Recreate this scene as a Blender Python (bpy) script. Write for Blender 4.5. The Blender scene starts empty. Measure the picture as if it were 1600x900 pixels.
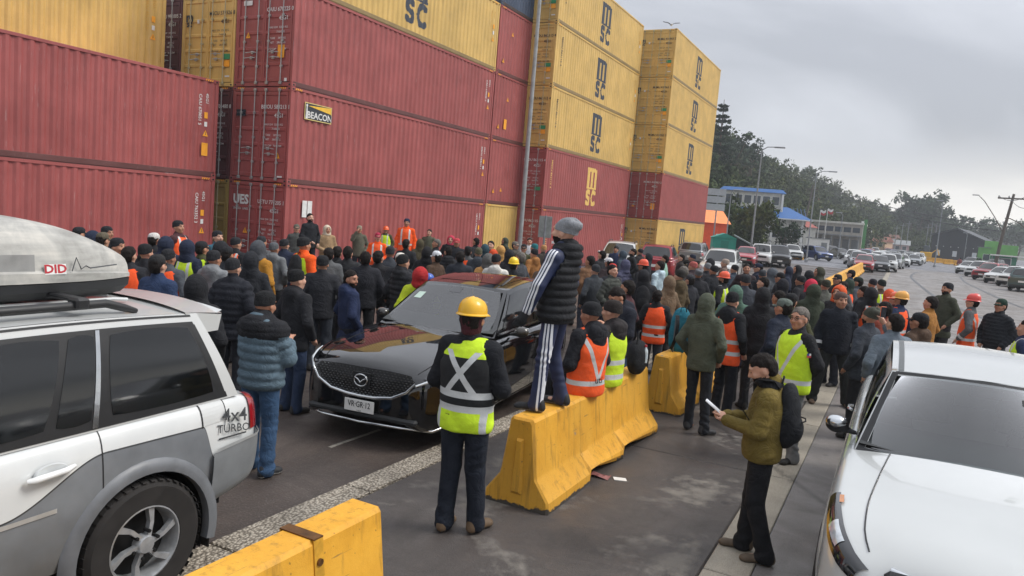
import bpy, math, random
import numpy as np
from mathutils import Matrix, Vector
PI = math.pi
rnd = random.Random(7)
scene = bpy.context.scene
COL = scene.collection

# ------------------------------------------------------------ camera
F_PX = 1169.66                      # focal length for a 1600 px wide frame
YAW, PITCH, ROLL = [math.radians(a) for a in (27.1966, -5.68, 4.6949)]
CAM_H = 2.559
_f = Vector((-math.sin(YAW) * math.cos(PITCH), math.cos(YAW) * math.cos(PITCH), math.sin(PITCH)))
_r = Vector((math.cos(YAW), math.sin(YAW), 0)); _u = _r.cross(_f)
RGT = math.cos(ROLL) * _r + math.sin(ROLL) * _u
UPV = -math.sin(ROLL) * _r + math.cos(ROLL) * _u
FWD = _f
cd = bpy.data.cameras.new('camera'); cam = bpy.data.objects.new('camera', cd); COL.objects.link(cam)
cd.sensor_width = 36; cd.lens = F_PX / 1600 * 36; cd.clip_start = 0.05; cd.clip_end = 6000
M = Matrix.Identity(4)
for i in range(3):
    M[i][0], M[i][1], M[i][2] = RGT[i], UPV[i], -FWD[i]
M[0][3], M[1][3], M[2][3] = 0, 0, CAM_H
cam.matrix_world = M
scene.camera = cam

def at(px, py, z=0.0):
    """point of the plane z seen at a pixel of the 1600x900 photograph"""
    d = FWD + RGT * ((px - 800) / F_PX) - UPV * ((py - 450) / F_PX)
    t = (z - CAM_H) / d.z
    return Vector((0, 0, CAM_H)) + d * t

def at_depth(px, py, dep):
    d = FWD + RGT * ((px - 800) / F_PX) - UPV * ((py - 450) / F_PX)
    return Vector((0, 0, CAM_H)) + d * dep

# ------------------------------------------------------------ world, sun, exposure
SUN_EL, SUN_AZ = math.radians(48), math.radians(62)     # azimuth from +Y towards +X
w = bpy.data.worlds.new('World'); scene.world = w; w.use_nodes = True
nt = w.node_tree; nd = nt.nodes; lk = nt.links; nd.clear()
out = nd.new('ShaderNodeOutputWorld'); bg = nd.new('ShaderNodeBackground'); bg.inputs[1].default_value = 0.1
sky = nd.new('ShaderNodeTexSky'); sky.sky_type = 'NISHITA'; sky.sun_disc = False
sky.sun_elevation = SUN_EL; sky.sun_rotation = SUN_AZ; sky.air_density = 1.0; sky.dust_density = 3.0
tc = nd.new('ShaderNodeTexCoord'); sep = nd.new('ShaderNodeSeparateXYZ'); lk.new(tc.outputs['Generated'], sep.inputs[0])
# an even cloud deck: project the view direction onto a flat layer so that clouds flatten towards the horizon
zz = nd.new('ShaderNodeMath'); zz.operation = 'MAXIMUM'; zz.inputs[1].default_value = 0.0; lk.new(sep.outputs[2], zz.inputs[0])
za = nd.new('ShaderNodeMath'); za.operation = 'ADD'; za.inputs[1].default_value = 0.16; lk.new(zz.outputs[0], za.inputs[0])
dx = nd.new('ShaderNodeMath'); dx.operation = 'DIVIDE'; lk.new(sep.outputs[0], dx.inputs[0]); lk.new(za.outputs[0], dx.inputs[1])
dy = nd.new('ShaderNodeMath'); dy.operation = 'DIVIDE'; lk.new(sep.outputs[1], dy.inputs[0]); lk.new(za.outputs[0], dy.inputs[1])
cmb = nd.new('ShaderNodeCombineXYZ'); lk.new(dx.outputs[0], cmb.inputs[0]); lk.new(dy.outputs[0], cmb.inputs[1])
cmap = nd.new('ShaderNodeMapping'); cmap.inputs['Location'].default_value = (3.7, 1.9, 0); cmap.inputs['Scale'].default_value = (1.0, 0.75, 1)
lk.new(cmb.outputs[0], cmap.inputs[0])
ns = nd.new('ShaderNodeTexNoise'); ns.inputs['Scale'].default_value = 0.62; ns.inputs['Detail'].default_value = 6; ns.inputs['Roughness'].default_value = 0.5
ns.inputs['Distortion'].default_value = 0.5
lk.new(cmap.outputs[0], ns.inputs[0])
cr = nd.new('ShaderNodeValToRGB')
cr.color_ramp.elements[0].position = 0.40; cr.color_ramp.elements[0].color = (3.5, 3.62, 3.95, 1)
cr.color_ramp.elements[1].position = 0.62; cr.color_ramp.elements[1].color = (5.7, 5.85, 6.25, 1)
lk.new(ns.outputs[0], cr.inputs[0])
# thin bright band of open, milky air under the deck, the same all round the horizon
hr = nd.new('ShaderNodeMapRange'); hr.inputs[1].default_value = 0.0; hr.inputs[2].default_value = 0.13; hr.inputs[3].default_value = 1; hr.inputs[4].default_value = 0
hr.interpolation_type = 'SMOOTHSTEP'
hn = nd.new('ShaderNodeMath'); hn.operation = 'MULTIPLY_ADD'; hn.inputs[1].default_value = 0.14; lk.new(ns.outputs[0], hn.inputs[0])
hsub = nd.new('ShaderNodeMath'); hsub.operation = 'SUBTRACT'; hsub.inputs[1].default_value = 0.07; lk.new(sep.outputs[2], hsub.inputs[0])
lk.new(hsub.outputs[0], hn.inputs[2]); lk.new(hn.outputs[0], hr.inputs[0])
mixh = nd.new('ShaderNodeMix'); mixh.data_type = 'RGBA'; mixh.inputs[7].default_value = (8.6, 8.25, 7.6, 1)
# an overcast sky grows brighter towards the zenith
zg = nd.new('ShaderNodeMath'); zg.operation = 'MULTIPLY_ADD'; zg.inputs[1].default_value = 0.9; zg.inputs[2].default_value = 0.64; lk.new(zz.outputs[0], zg.inputs[0])
ov = nd.new('ShaderNodeVectorMath'); ov.operation = 'SCALE'; lk.new(cr.outputs[0], ov.inputs[0]); lk.new(zg.outputs[0], ov.inputs['Scale'])
lk.new(hr.outputs[0], mixh.inputs[0]); lk.new(ov.outputs[0], mixh.inputs[6])
mixs = nd.new('ShaderNodeMix'); mixs.data_type = 'RGBA'; mixs.inputs[0].default_value = 0.9
lk.new(sky.outputs[0], mixs.inputs[6]); lk.new(mixh.outputs[2], mixs.inputs[7])
lk.new(mixs.outputs[2], bg.inputs[0]); lk.new(bg.outputs[0], out.inputs[0])

sl = bpy.data.lights.new('sun', 'SUN'); so = bpy.data.objects.new('sun', sl); COL.objects.link(so)
sl.energy = 1.5; sl.angle = math.radians(24); sl.color = (1.0, 0.965, 0.91)
sd = Vector((math.sin(SUN_AZ) * math.cos(SUN_EL), math.cos(SUN_AZ) * math.cos(SUN_EL), math.sin(SUN_EL)))
so.rotation_euler = sd.to_track_quat('Z', 'Y').to_euler()
vs = scene.view_settings; vs.view_transform = 'Standard'; vs.look = 'None'; vs.gamma = 1; vs.use_curve_mapping = False
vs.exposure = 0.86
scene.cycles.max_bounces = 6; scene.cycles.volume_bounces = 0; scene.cycles.use_denoising = True

# ------------------------------------------------------------ object helpers
def link(o, parent=None):
    COL.objects.link(o)
    if parent is not None: o.parent = parent
    return o

def tag(o, label=None, cat=None, group=None, kind=None):
    if label: o['label'] = label
    if cat: o['category'] = cat
    if group: o['group'] = group
    if kind: o['kind'] = kind
    return o

def empty(name, loc=(0, 0, 0), rz=0, parent=None):
    o = bpy.data.objects.new(name, None); o.empty_display_size = 0.2
    o.location = loc; o.rotation_euler = (0, 0, rz)
    return link(o, parent)

def copy_tree(o, parent=None):
    c = o.copy(); link(c); c.parent = parent
    for ch in [x for x in o.children]:
        copy_tree(ch, c)
    return c

class MB:
    """collects faces, then links them as one mesh object"""
    def __init__(s): s.v = []; s.f = []; s.m = []; s.uv = None
    def add(s, vs, fs, m=0):
        n = len(s.v); s.v.extend([tuple(p) for p in vs]); s.f.extend([[i + n for i in f] for f in fs]); s.m.extend([m] * len(fs)); return s
    def box(s, lo, hi, m=0, bev=0.0):
        x0, y0, z0 = lo; x1, y1, z1 = hi
        if bev <= 0:
            return s.add([(x0, y0, z0), (x1, y0, z0), (x1, y1, z0), (x0, y1, z0), (x0, y0, z1), (x1, y0, z1), (x1, y1, z1), (x0, y1, z1)],
                         [(0, 3, 2, 1), (4, 5, 6, 7), (0, 1, 5, 4), (1, 2, 6, 5), (2, 3, 7, 6), (3, 0, 4, 7)], m)
        b = min(bev, (x1 - x0) * .49, (y1 - y0) * .49, (z1 - z0) * .49)
        vs = []; idx = {}
        for sx in (0, 1):
            for sy in (0, 1):
                for sz in (0, 1):
                    for ax in range(3):
                        p = [(x0, x1)[sx], (y0, y1)[sy], (z0, z1)[sz]]
                        for k, (sg, a) in enumerate(((sx, 0), (sy, 1), (sz, 2))):
                            if k != ax: p[k] += -b if sg else b
                        idx[(sx, sy, sz, ax)] = len(vs); vs.append(p)
        fs = []
        g = lambda *a: idx[a]
        for t in (0, 1):
            a = [g(t, 0, 0, 0), g(t, 1, 0, 0), g(t, 1, 1, 0), g(t, 0, 1, 0)]; fs.append(a if t else a[::-1])
            a = [g(0, t, 0, 1), g(0, t, 1, 1), g(1, t, 1, 1), g(1, t, 0, 1)]; fs.append(a if t else a[::-1])
            a = [g(0, 0, t, 2), g(1, 0, t, 2), g(1, 1, t, 2), g(0, 1, t, 2)]; fs.append(a if t else a[::-1])
        for p in (0, 1):
            for q in (0, 1):
                fs.append([g(0, p, q, 1), g(1, p, q, 1), g(1, p, q, 2), g(0, p, q, 2)])
                fs.append([g(p, 0, q, 0), g(p, 1, q, 0), g(p, 1, q, 2), g(p, 0, q, 2)])
                fs.append([g(p, q, 0, 0), g(p, q, 1, 0), g(p, q, 1, 1), g(p, q, 0, 1)])
                for r in (0, 1): fs.append([g(p, q, r, 0), g(p, q, r, 1), g(p, q, r, 2)])
        return s.add(vs, fs, m)
    def tube(s, pts, r, n=8, m=0, cap=True):
        pts = [Vector(p) for p in pts]; rs = r if isinstance(r, (list, tuple)) else [r] * len(pts)
        vs = []; up = Vector((0, 0, 1))
        for i, p in enumerate(pts):
            d = (pts[min(i + 1, len(pts) - 1)] - pts[max(i - 1, 0)]).normalized()
            a = d.cross(up if abs(d.z) < .95 else Vector((1, 0, 0))).normalized(); b = d.cross(a)
            for k in range(n):
                t = 2 * PI * k / n; vs.append(p + (a * math.cos(t) + b * math.sin(t)) * rs[i])
        fs = [[i * n + k, i * n + (k + 1) % n, (i + 1) * n + (k + 1) % n, (i + 1) * n + k] for i in range(len(pts) - 1) for k in range(n)]
        if cap: fs += [list(range(n))[::-1], [(len(pts) - 1) * n + k for k in range(n)]]
        return s.add(vs, fs, m)
    def lathe(s, prof, n=16, m=0, org=(0, 0, 0), ax='z', sc=(1, 1)):
        vs = []
        for r, h in prof:
            for k in range(n):
                t = 2 * PI * k / n; c, d = math.cos(t) * r * sc[0], math.sin(t) * r * sc[1]
                p = (c, d, h) if ax == 'z' else ((h, c, d) if ax == 'x' else (c, h, d))
                vs.append((p[0] + org[0], p[1] + org[1], p[2] + org[2]))
        fs = [[i * n + k, i * n + (k + 1) % n, (i + 1) * n + (k + 1) % n, (i + 1) * n + k] for i in range(len(prof) - 1) for k in range(n)]
        if ax == 'y': fs = [f[::-1] for f in fs]
        return s.add(vs, fs, m)
    def prism(s, poly, a0, a1, ax='x', m=0):
        """closed 2-D outline extruded along one axis"""
        n = len(poly)
        def P(u, v, a): return (a, u, v) if ax == 'x' else ((u, a, v) if ax == 'y' else (u, v, a))
        vs = [P(u, v, a0) for u, v in poly] + [P(u, v, a1) for u, v in poly]
        fs = [[k, (k + 1) % n, n + (k + 1) % n, n + k] for k in range(n)] + [list(range(n))[::-1], [n + k for k in range(n)]]
        return s.add(vs, fs, m)
    def grid(s, P, m=0, flip=False):
        """P[i][j] points"""
        a, b = len(P), len(P[0]); vs = [p for row in P for p in row]
        fs = []
        for i in range(a - 1):
            for j in range(b - 1):
                q = [i * b + j, i * b + j + 1, (i + 1) * b + j + 1, (i + 1) * b + j]; fs.append(q[::-1] if flip else q)
        return s.add(vs, fs, m)
    def mesh(s, name, smooth=None, recalc=False):
        me = bpy.data.meshes.new(name); me.from_pydata(s.v, [], s.f)
        if any(s.m): me.polygons.foreach_set('material_index', s.m)
        if recalc:
            import bmesh
            bm = bmesh.new(); bm.from_mesh(me); bmesh.ops.recalc_face_normals(bm, faces=bm.faces); bm.to_mesh(me); bm.free()
        if smooth is not None:
            me.polygons.foreach_set('use_smooth', [True] * len(me.polygons))
            if smooth < 180: me.set_sharp_from_angle(angle=math.radians(smooth))
        me.update(); return me
    def build(s, name, mats, parent=None, smooth=None, loc=None, recalc=False):
        me = s.mesh(name, smooth, recalc)
        return mobj(name, me, mats, parent, loc)

def mobj(name, me, mats, parent=None, loc=None, rot=None):
    """object on (possibly shared) mesh data with its own materials"""
    mats = mats if isinstance(mats, (list, tuple)) else [mats]
    while len(me.materials) < len(mats): me.materials.append(None)
    o = bpy.data.objects.new(name, me); link(o, parent)
    for i, mt in enumerate(mats):
        o.material_slots[i].link = 'OBJECT'; o.material_slots[i].material = mt
    if loc is not None: o.location = loc
    if rot is not None: o.rotation_euler = rot
    return o

# ------------------------------------------------------------ materials
def srgb(h):
    if isinstance(h, str):
        h = [int(h[i:i + 2], 16) / 255 for i in (0, 2, 4)]
    return tuple((c / 12.92 if c <= .04045 else ((c + .055) / 1.055) ** 2.4) for c in h) + (1,)

class NT:
    """tiny node-graph helper"""
    def __init__(s, name):
        s.mat = bpy.data.materials.new(name); s.mat.use_nodes = True
        s.t = s.mat.node_tree; s.n = s.t.nodes; s.b = s.n['Principled BSDF']
    def node(s, typ, **kw):
        x = s.n.new('ShaderNode' + typ)
        for k, v in kw.items(): setattr(x, k, v)
        return x
    def set(s, sock, v):
        if v is None: return
        if hasattr(v, 'is_output'): s.t.links.new(v, sock)
        else: sock.default_value = v
    def co(s, kind='Object', scale=None, rot=None):
        o = s.node('TexCoord').outputs[kind]
        if scale or rot:
            m = s.node('Mapping'); s.t.links.new(o, m.inputs[0])
            if scale: m.inputs['Scale'].default_value = scale
            if rot: m.inputs['Rotation'].default_value = rot
            o = m.outputs[0]
        return o
    def wpos(s): return s.node('NewGeometry').outputs['Position']
    def noise(s, vec, scale, detail=4, rough=.55, dist=0.0, dim=None):
        x = s.node('TexNoise'); s.set(x.inputs['Vector'], vec); x.inputs['Scale'].default_value = scale
        x.inputs['Detail'].default_value = detail; x.inputs['Roughness'].default_value = rough; x.inputs['Distortion'].default_value = dist
        return x.outputs[0]
    def vor(s, vec, scale, feature='F1', out='Distance'):
        x = s.node('TexVoronoi', feature=feature); s.set(x.inputs['Vector'], vec); x.inputs['Scale'].default_value = scale
        return x.outputs[out]
    def ramp(s, v, stops):
        x = s.node('ValToRGB'); s.set(x.inputs[0], v); e = x.color_ramp.elements
        while len(e) < len(stops): e.new(.5)
        for k, (p, c) in enumerate(stops):
            e[k].position = p; e[k].color = c if isinstance(c, tuple) else (c, c, c, 1)
        return x.outputs[0]
    def math(s, op, a, b=None, c=None, clamp=False):
        x = s.node('Math', operation=op, use_clamp=clamp)
        for k, v in enumerate((a, b, c)): s.set(x.inputs[k], v)
        return x.outputs[0]
    def mix(s, fac, a, b, mode='MIX'):
        x = s.node('Mix', data_type='RGBA', blend_type=mode); s.set(x.inputs[0], fac); s.set(x.inputs[6], a); s.set(x.inputs[7], b); return x.outputs[2]
    def sep(s, v):
        x = s.node('SeparateXYZ'); s.set(x.inputs[0], v); return x.outputs
    def comb(s, a, b, c):
        x = s.node('CombineXYZ')
        for k, v in enumerate((a, b, c)): s.set(x.inputs[k], v)
        return x.outputs[0]
    def bump(s, h, strength=.3, dist=.01):
        x = s.node('Bump'); s.set(x.inputs['Height'], h); x.inputs['Strength'].default_value = strength; x.inputs['Distance'].default_value = dist
        s.t.links.new(x.outputs[0], s.b.inputs['Normal'])
    def out(s, col=None, rough=None, metal=None, spec=None, coat=None, trans=None):
        s.set(s.b.inputs['Base Color'], col); s.set(s.b.inputs['Roughness'], rough); s.set(s.b.inputs['Metallic'], metal)
        s.set(s.b.inputs['Specular IOR Level'], spec); s.set(s.b.inputs['Coat Weight'], coat); s.set(s.b.inputs['Transmission Weight'], trans)
        return s.mat

_pl = {}
def plain(col, rough=.6, metal=0.0, var=.12, scale=8.0, coat=0.0, spec=.5, bump=0.0):
    """a plain surface with a little tonal and gloss unevenness"""
    c = srgb(col) if isinstance(col, str) else tuple(col) + ((1,) if len(col) == 3 else ())
    key = (c, rough, metal, var, scale, coat, spec, bump)
    if key in _pl: return _pl[key]
    g = NT('plain'); p = g.co()
    n = g.noise(p, scale, 5)
    a = tuple(x * (1 - var) for x in c[:3]) + (1,); b = tuple(min(1, x * (1 + var)) for x in c[:3]) + (1,)
    colr = g.ramp(n, [(.3, a), (.7, b)])
    r = g.math('MULTIPLY_ADD', n, .25, rough - .12, clamp=True)
    if bump: g.bump(g.noise(p, scale * 6, 3), bump, .004)
    _pl[key] = g.out(colr, r, metal, spec, coat)
    return _pl[key]

_cl = {}
def cloth(col, rough=.85, sheen=.2, scale=9.0, bump=.5):
    c = srgb(col)
    if (col, rough) in _cl: return _cl[(col, rough)]
    g = NT('cloth_' + col); p = g.co()
    n = g.noise(p, scale, 6, .6, .6)
    a = tuple(x * .78 for x in c[:3]) + (1,); b = tuple(min(1, x * 1.22 + .004) for x in c[:3]) + (1,)
    colr = g.ramp(n, [(.3, a), (.72, b)])
    n2 = g.noise(p, scale * 1.7, 4, .55, 1.6); rd = g.math('ABSOLUTE', g.math('SUBTRACT', g.noise(p, scale * .8, 3, .5, 1.8), .5))
    g.bump(g.math('ADD', g.math('MULTIPLY', n2, .5), g.math('MULTIPLY', g.math('POWER', rd, .6), 1.6)), bump * .9, .02)
    _cl[(col, rough)] = g.out(colr, rough, spec=.22)
    return _cl[(col, rough)]

# ------------------------------------------------------------ text
_tx = {}
def text_mesh(t, size=1.0, bold=0.0):
    key = (t, bold)
    if key not in _tx:
        cu = bpy.data.curves.new('letters', 'FONT'); cu.body = t; cu.size = 1; cu.align_x = 'CENTER'; cu.align_y = 'CENTER'; cu.offset = bold
        cu.resolution_u = 2; cu.fill_mode = 'FRONT'
        o = bpy.data.objects.new('letters', cu); COL.objects.link(o)
        dg = bpy.context.evaluated_depsgraph_get(); dg.update()
        me = bpy.data.meshes.new_from_object(o.evaluated_get(dg)); me.name = 'letters'
        COL.objects.unlink(o); bpy.data.objects.remove(o); bpy.data.curves.remove(cu)
        me.materials.clear(); _tx[key] = me
    return _tx[key]

def text(t, mat, parent, loc, size, right, up, bold=0.0, sx=1.0, name='lettering'):
    """lettering in the plane spanned by right and up"""
    me = text_mesh(t, 1, bold)
    o = mobj(name, me, mat, parent)
    r, u = Vector(right).normalized(), Vector(up).normalized(); n = r.cross(u)
    m = Matrix.Identity(4)
    for i in range(3): m[i][0], m[i][1], m[i][2], m[i][3] = r[i] * size * sx, u[i] * size, n[i] * size, loc[i]
    o.matrix_local = m
    return o
# ============================================================ ground
def asphalt(name, dark, light, wet=.35, grain=160, tint=None, dry=None, seed=0.0):
    g = NT(name); p = g.wpos()
    big = g.noise(p, .35, 5, .6, .4); mid = g.noise(p, 1.7, 5, .62, .6); fine = g.noise(p, grain, 3, .7)
    stones = g.vor(p, grain * .6)
    sp = g.sep(p)
    wear = g.noise(g.comb(g.math('MULTIPLY', sp[0], 2.2), g.math('MULTIPLY', sp[1], .08), seed), 1.0, 4, .6)
    c = g.ramp(g.math('ADD', g.math('MULTIPLY', mid, .55), g.math('MULTIPLY', wear, .45)), [(.33, srgb(dark)), (.68, srgb(light))])
    c = g.mix(.75, c, g.ramp(fine, [(.3, .2), (.72, .85)]), 'OVERLAY')
    c = g.mix(g.math('MULTIPLY', g.ramp(g.vor(p, grain * .5), [(.16, 1.0), (.3, 0.0)]), .22), c, srgb('8f8880'))
    wetm = g.ramp(g.math('ADD', g.math('MULTIPLY', big, .6), g.math('MULTIPLY', mid, .4)), [(.40, 0.0), (.56, 1.0)])
    if dry:
        d = g.ramp(g.math('ADD', g.math('MULTIPLY', g.noise(p, .55, 6, .62, .7), .75), g.math('MULTIPLY', g.noise(p, 6, 4), .25)), [(.55, 0.0), (.62, 1.0)])
        c = g.mix(g.math('MULTIPLY', d, .8), c, g.mix(.35, srgb(dry), g.ramp(g.noise(p, 3, 5), [(.3, .2), (.7, .6)]), 'OVERLAY'))
        wetm = g.math('MULTIPLY', wetm, g.math('SUBTRACT', 1.0, d))
    # oil drips and tar-sealed cracks
    spots = g.ramp(g.vor(p, 1.3), [(.035, 0.55), (.07, 1.0)])
    c = g.mix(1.0, c, spots, 'MULTIPLY')
    crk = g.node('TexVoronoi', feature='DISTANCE_TO_EDGE'); g.set(crk.inputs['Vector'], g.mix(.25, p, g.node('TexNoise').outputs['Color'])); crk.inputs['Scale'].default_value = .16
    c = g.mix(1.0, c, g.ramp(crk.outputs[0], [(.002, .55), (.006, 1.0)]), 'MULTIPLY')
    r = g.math('SUBTRACT', .78, g.math('MULTIPLY', wetm, wet))
    g.bump(g.math('ADD', g.math('MULTIPLY', stones, .6), g.math('MULTIPLY', mid, .5)), .35, .012)
    return g.out(c, r, spec=.5)

m_ground = asphalt('ground_asphalt', '56565a', '74747a', .5, 60)
m_left = asphalt('wet_coarse_asphalt', '38312d', '574d47', .38, 70, seed=4.0)
m_right = asphalt('grey_asphalt', '625e5b', '85807d', .4, 110, seed=9.0)
m_slab = asphalt('smooth_wet_concrete', '383432', '4f4946', .38, 190, dry='77726b', seed=2.0)

mb = MB(); mb.add([(-3000, -400, -.02), (3000, -400, -.02), (3000, 5000, -.02), (-3000, 5000, -.02)], [(0, 1, 2, 3)])
tag(mb.build('ground', m_ground), 'flat grey asphalt yard reaching to the horizon', kind='structure')
road = tag(empty('road'), 'wet port road beside the containers', kind='structure')
MB().box((-13, -3, -.3), (-4.205, 75, 0)).build('left_lane', m_left, road)
MB().box((-.715, -3, -.3), (9.0, 95, 0)).build('right_lane', m_right, road)
# a faint painted lane line
mline = plain('8a857b', .7, var=.3, scale=14)
for y0, y1 in ((5.9, 6.75),):
    MB().box((-5.02, y0, .001), (-4.975, y1, .004)).build('painted_line', mline, road)
pave = tag(empty('median_pavement'), 'wet concrete median between the two lanes', kind='structure')
for i, y0 in enumerate((-2.35, 2.95, 8.25, 13.55, 18.85, 24.15, 29.45)):
    MB().box((-3.905, y0 + .012, -.3), (-1.065, y0 + 5.288, .0), bev=.012).build('slab', m_slab, pave)
for i in range(8):
    MB().box((-3.905, 34.75 + i * 5.3 + .012, -.3), (-1.065, 34.75 + (i + 1) * 5.3 - .012, 0)).build('slab', m_slab, pave)
# textured edge strips, cast in short lengths
def strip_mat():
    g = NT('ribbed_strip'); p = g.co('Object')
    v = g.node('TexVoronoi', feature='F1'); g.set(v.inputs['Vector'], g.co('Object', (1, .75, 1))); v.inputs['Scale'].default_value = 44
    n = g.noise(p, 14, 5, .65); n2 = g.noise(p, 2.2, 4)
    h = g.math('ADD', v.outputs[0], g.math('MULTIPLY', n, .8))
    c = g.ramp(h, [(.55, srgb('bbb2a3')), (.85, srgb('a39a8c')), (1.15, srgb('787064'))])
    c = g.mix(.6, c, g.ramp(n2, [(.3, .3), (.7, .72)]), 'OVERLAY')
    g.bump(g.math('SUBTRACT', 1.0, h), .9, .02)
    return g.out(c, .75)
m_strip = strip_mat()
m_kerb = asphalt('pale_concrete', '7c766b', 'a39b8c', .2, 150)
m_grey = plain('5f6266', .6, var=.25, scale=5)
sl_ = tag(empty('edge_strip'), 'pale ribbed concrete strip along the wet lane', kind='structure')
y = -.8
while y < 60:
    MB().box((-4.195, y + .008, -.2), (-3.915, y + 1.492, .012), bev=.008).build('strip_segment', m_strip, sl_)
    y += 1.5
sr_ = tag(empty('kerb'), 'pale flush concrete kerb strip beside the right lane', kind='structure')
y = -2.35
while y < 75:
    MB().box((-1.055, y + .01, -.2), (-.725, y + 2.64, .008), bev=.008).build('kerb_segment', m_kerb, sr_)
    y += 2.65
# flush steel rails curving across the far road
m_rail = plain('4c4d50', .35, .7)
def rail(pts, nm):
    P = []
    for a, b in zip(pts[:-1], pts[1:]):
        for k in range(10): P.append(Vector(a).lerp(Vector(b), k / 10))
    P.append(Vector(pts[-1]))
    for _ in range(6): P = [P[0]] + [(P[i - 1] + P[i] * 2 + P[i + 1]) / 4 for i in range(1, len(P) - 1)] + [P[-1]]
    b = MB()
    b.grid([[(p.x - .09, p.y, .006) for p in P], [(p.x + .09, p.y, .006) for p in P]], flip=True)
    tag(b.build('tram_rail', m_rail), nm, 'rail', 'rails set flush into the road')
rail([(3.6, 30, 0), (1.75, 44.6, 0), (.75, 71, 0), (1.5, 87, 0), (5.5, 100, 0)], 'steel rail bending across the open road, the one nearer the red hatchback')
rail([(7.6, 30, 0), (5.35, 44, 0), (4.7, 70, 0), (5.25, 86, 0), (9, 100, 0)], 'steel rail sweeping in front of the parked white cars')
# litter by the barrier
tag(MB().box((0, 0, 0), (.13, .085, .006)).build('paper_scrap', plain('d8d8d4', .8), loc=(-2.27, 6.98, .003)), 'white paper scrap lying on the wet ground beside the barrier', 'litter').rotation_euler = (0, .05, .5)
b = MB(); b.grid([[(i * .05, j * .035, .008 * ((i * 3 + j * 5) % 4)) for j in range(4)] for i in range(5)], flip=True)
tag(b.build('crushed_wrapper', plain('8d5a58', .5, var=.4, scale=20), loc=(-2.52, 6.93, .004), smooth=30), 'crushed pink wrapper lying next to the paper scrap', 'litter')

# ============================================================ shipping containers
CH, CW, CL = 2.896, 2.438, 12.192
def corr(y, pitch=.2785, dep=.036):
    t = (y % pitch) / pitch
    if t < .26: return 0.0
    if t < .5: return -dep * (t - .26) / .24
    if t < .76: return -dep
    return -dep * (1 - (t - .76) / .24)

def paint(col, seed, rust=.5, dirt=.5, gloss=.5):
    g = NT('container_paint'); p = g.co()
    sp = g.sep(p)
    off = g.comb(g.math('ADD', sp[0], seed * 3.1), g.math('ADD', sp[1], seed * 7.7), g.math('ADD', sp[2], seed))
    c0 = srgb(col); fade = tuple(min(1, x * 1.12 + .012) for x in c0[:3]) + (1,); dk = tuple(x * .84 for x in c0[:3]) + (1,)
    n = g.noise(off, .9, 5, .6)
    c = g.ramp(n, [(.3, dk), (.7, fade)])
    st = g.noise(g.comb(g.math('MULTIPLY', sp[0], 9), g.math('MULTIPLY', g.math('ADD', sp[1], seed), 9), g.math('MULTIPLY', sp[2], .5)), 1.0, 5, .65)
    c = g.mix(g.math('MULTIPLY', g.ramp(st, [(.5, 0.0), (.7, 1.0)]), dirt * .6), c, tuple(x * .45 + .02 for x in c0[:3]) + (1,))
    sc = g.noise(g.comb(g.math('MULTIPLY', sp[0], 30), g.math('MULTIPLY', g.math('ADD', sp[1], seed), 24), g.math('MULTIPLY', sp[2], 2.2)), 1.0, 4, .7)
    c = g.mix(g.math('MULTIPLY', g.ramp(sc, [(.63, 0.0), (.74, 1.0)]), .5), c, tuple(x * .5 + .33 for x in c0[:3]) + (1,))
    rs = g.noise(off, 4.5, 8, .72, .4)
    c = g.mix(g.math('MULTIPLY', g.ramp(rs, [(.65, 0.0), (.72, 1.0)]), rust * .8), c, srgb('5b3322'))
    g.bump(g.noise(off, 1.6, 3), .25, .05)
    return g.out(c, g.math('MULTIPLY_ADD', n, .3, .42))

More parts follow.
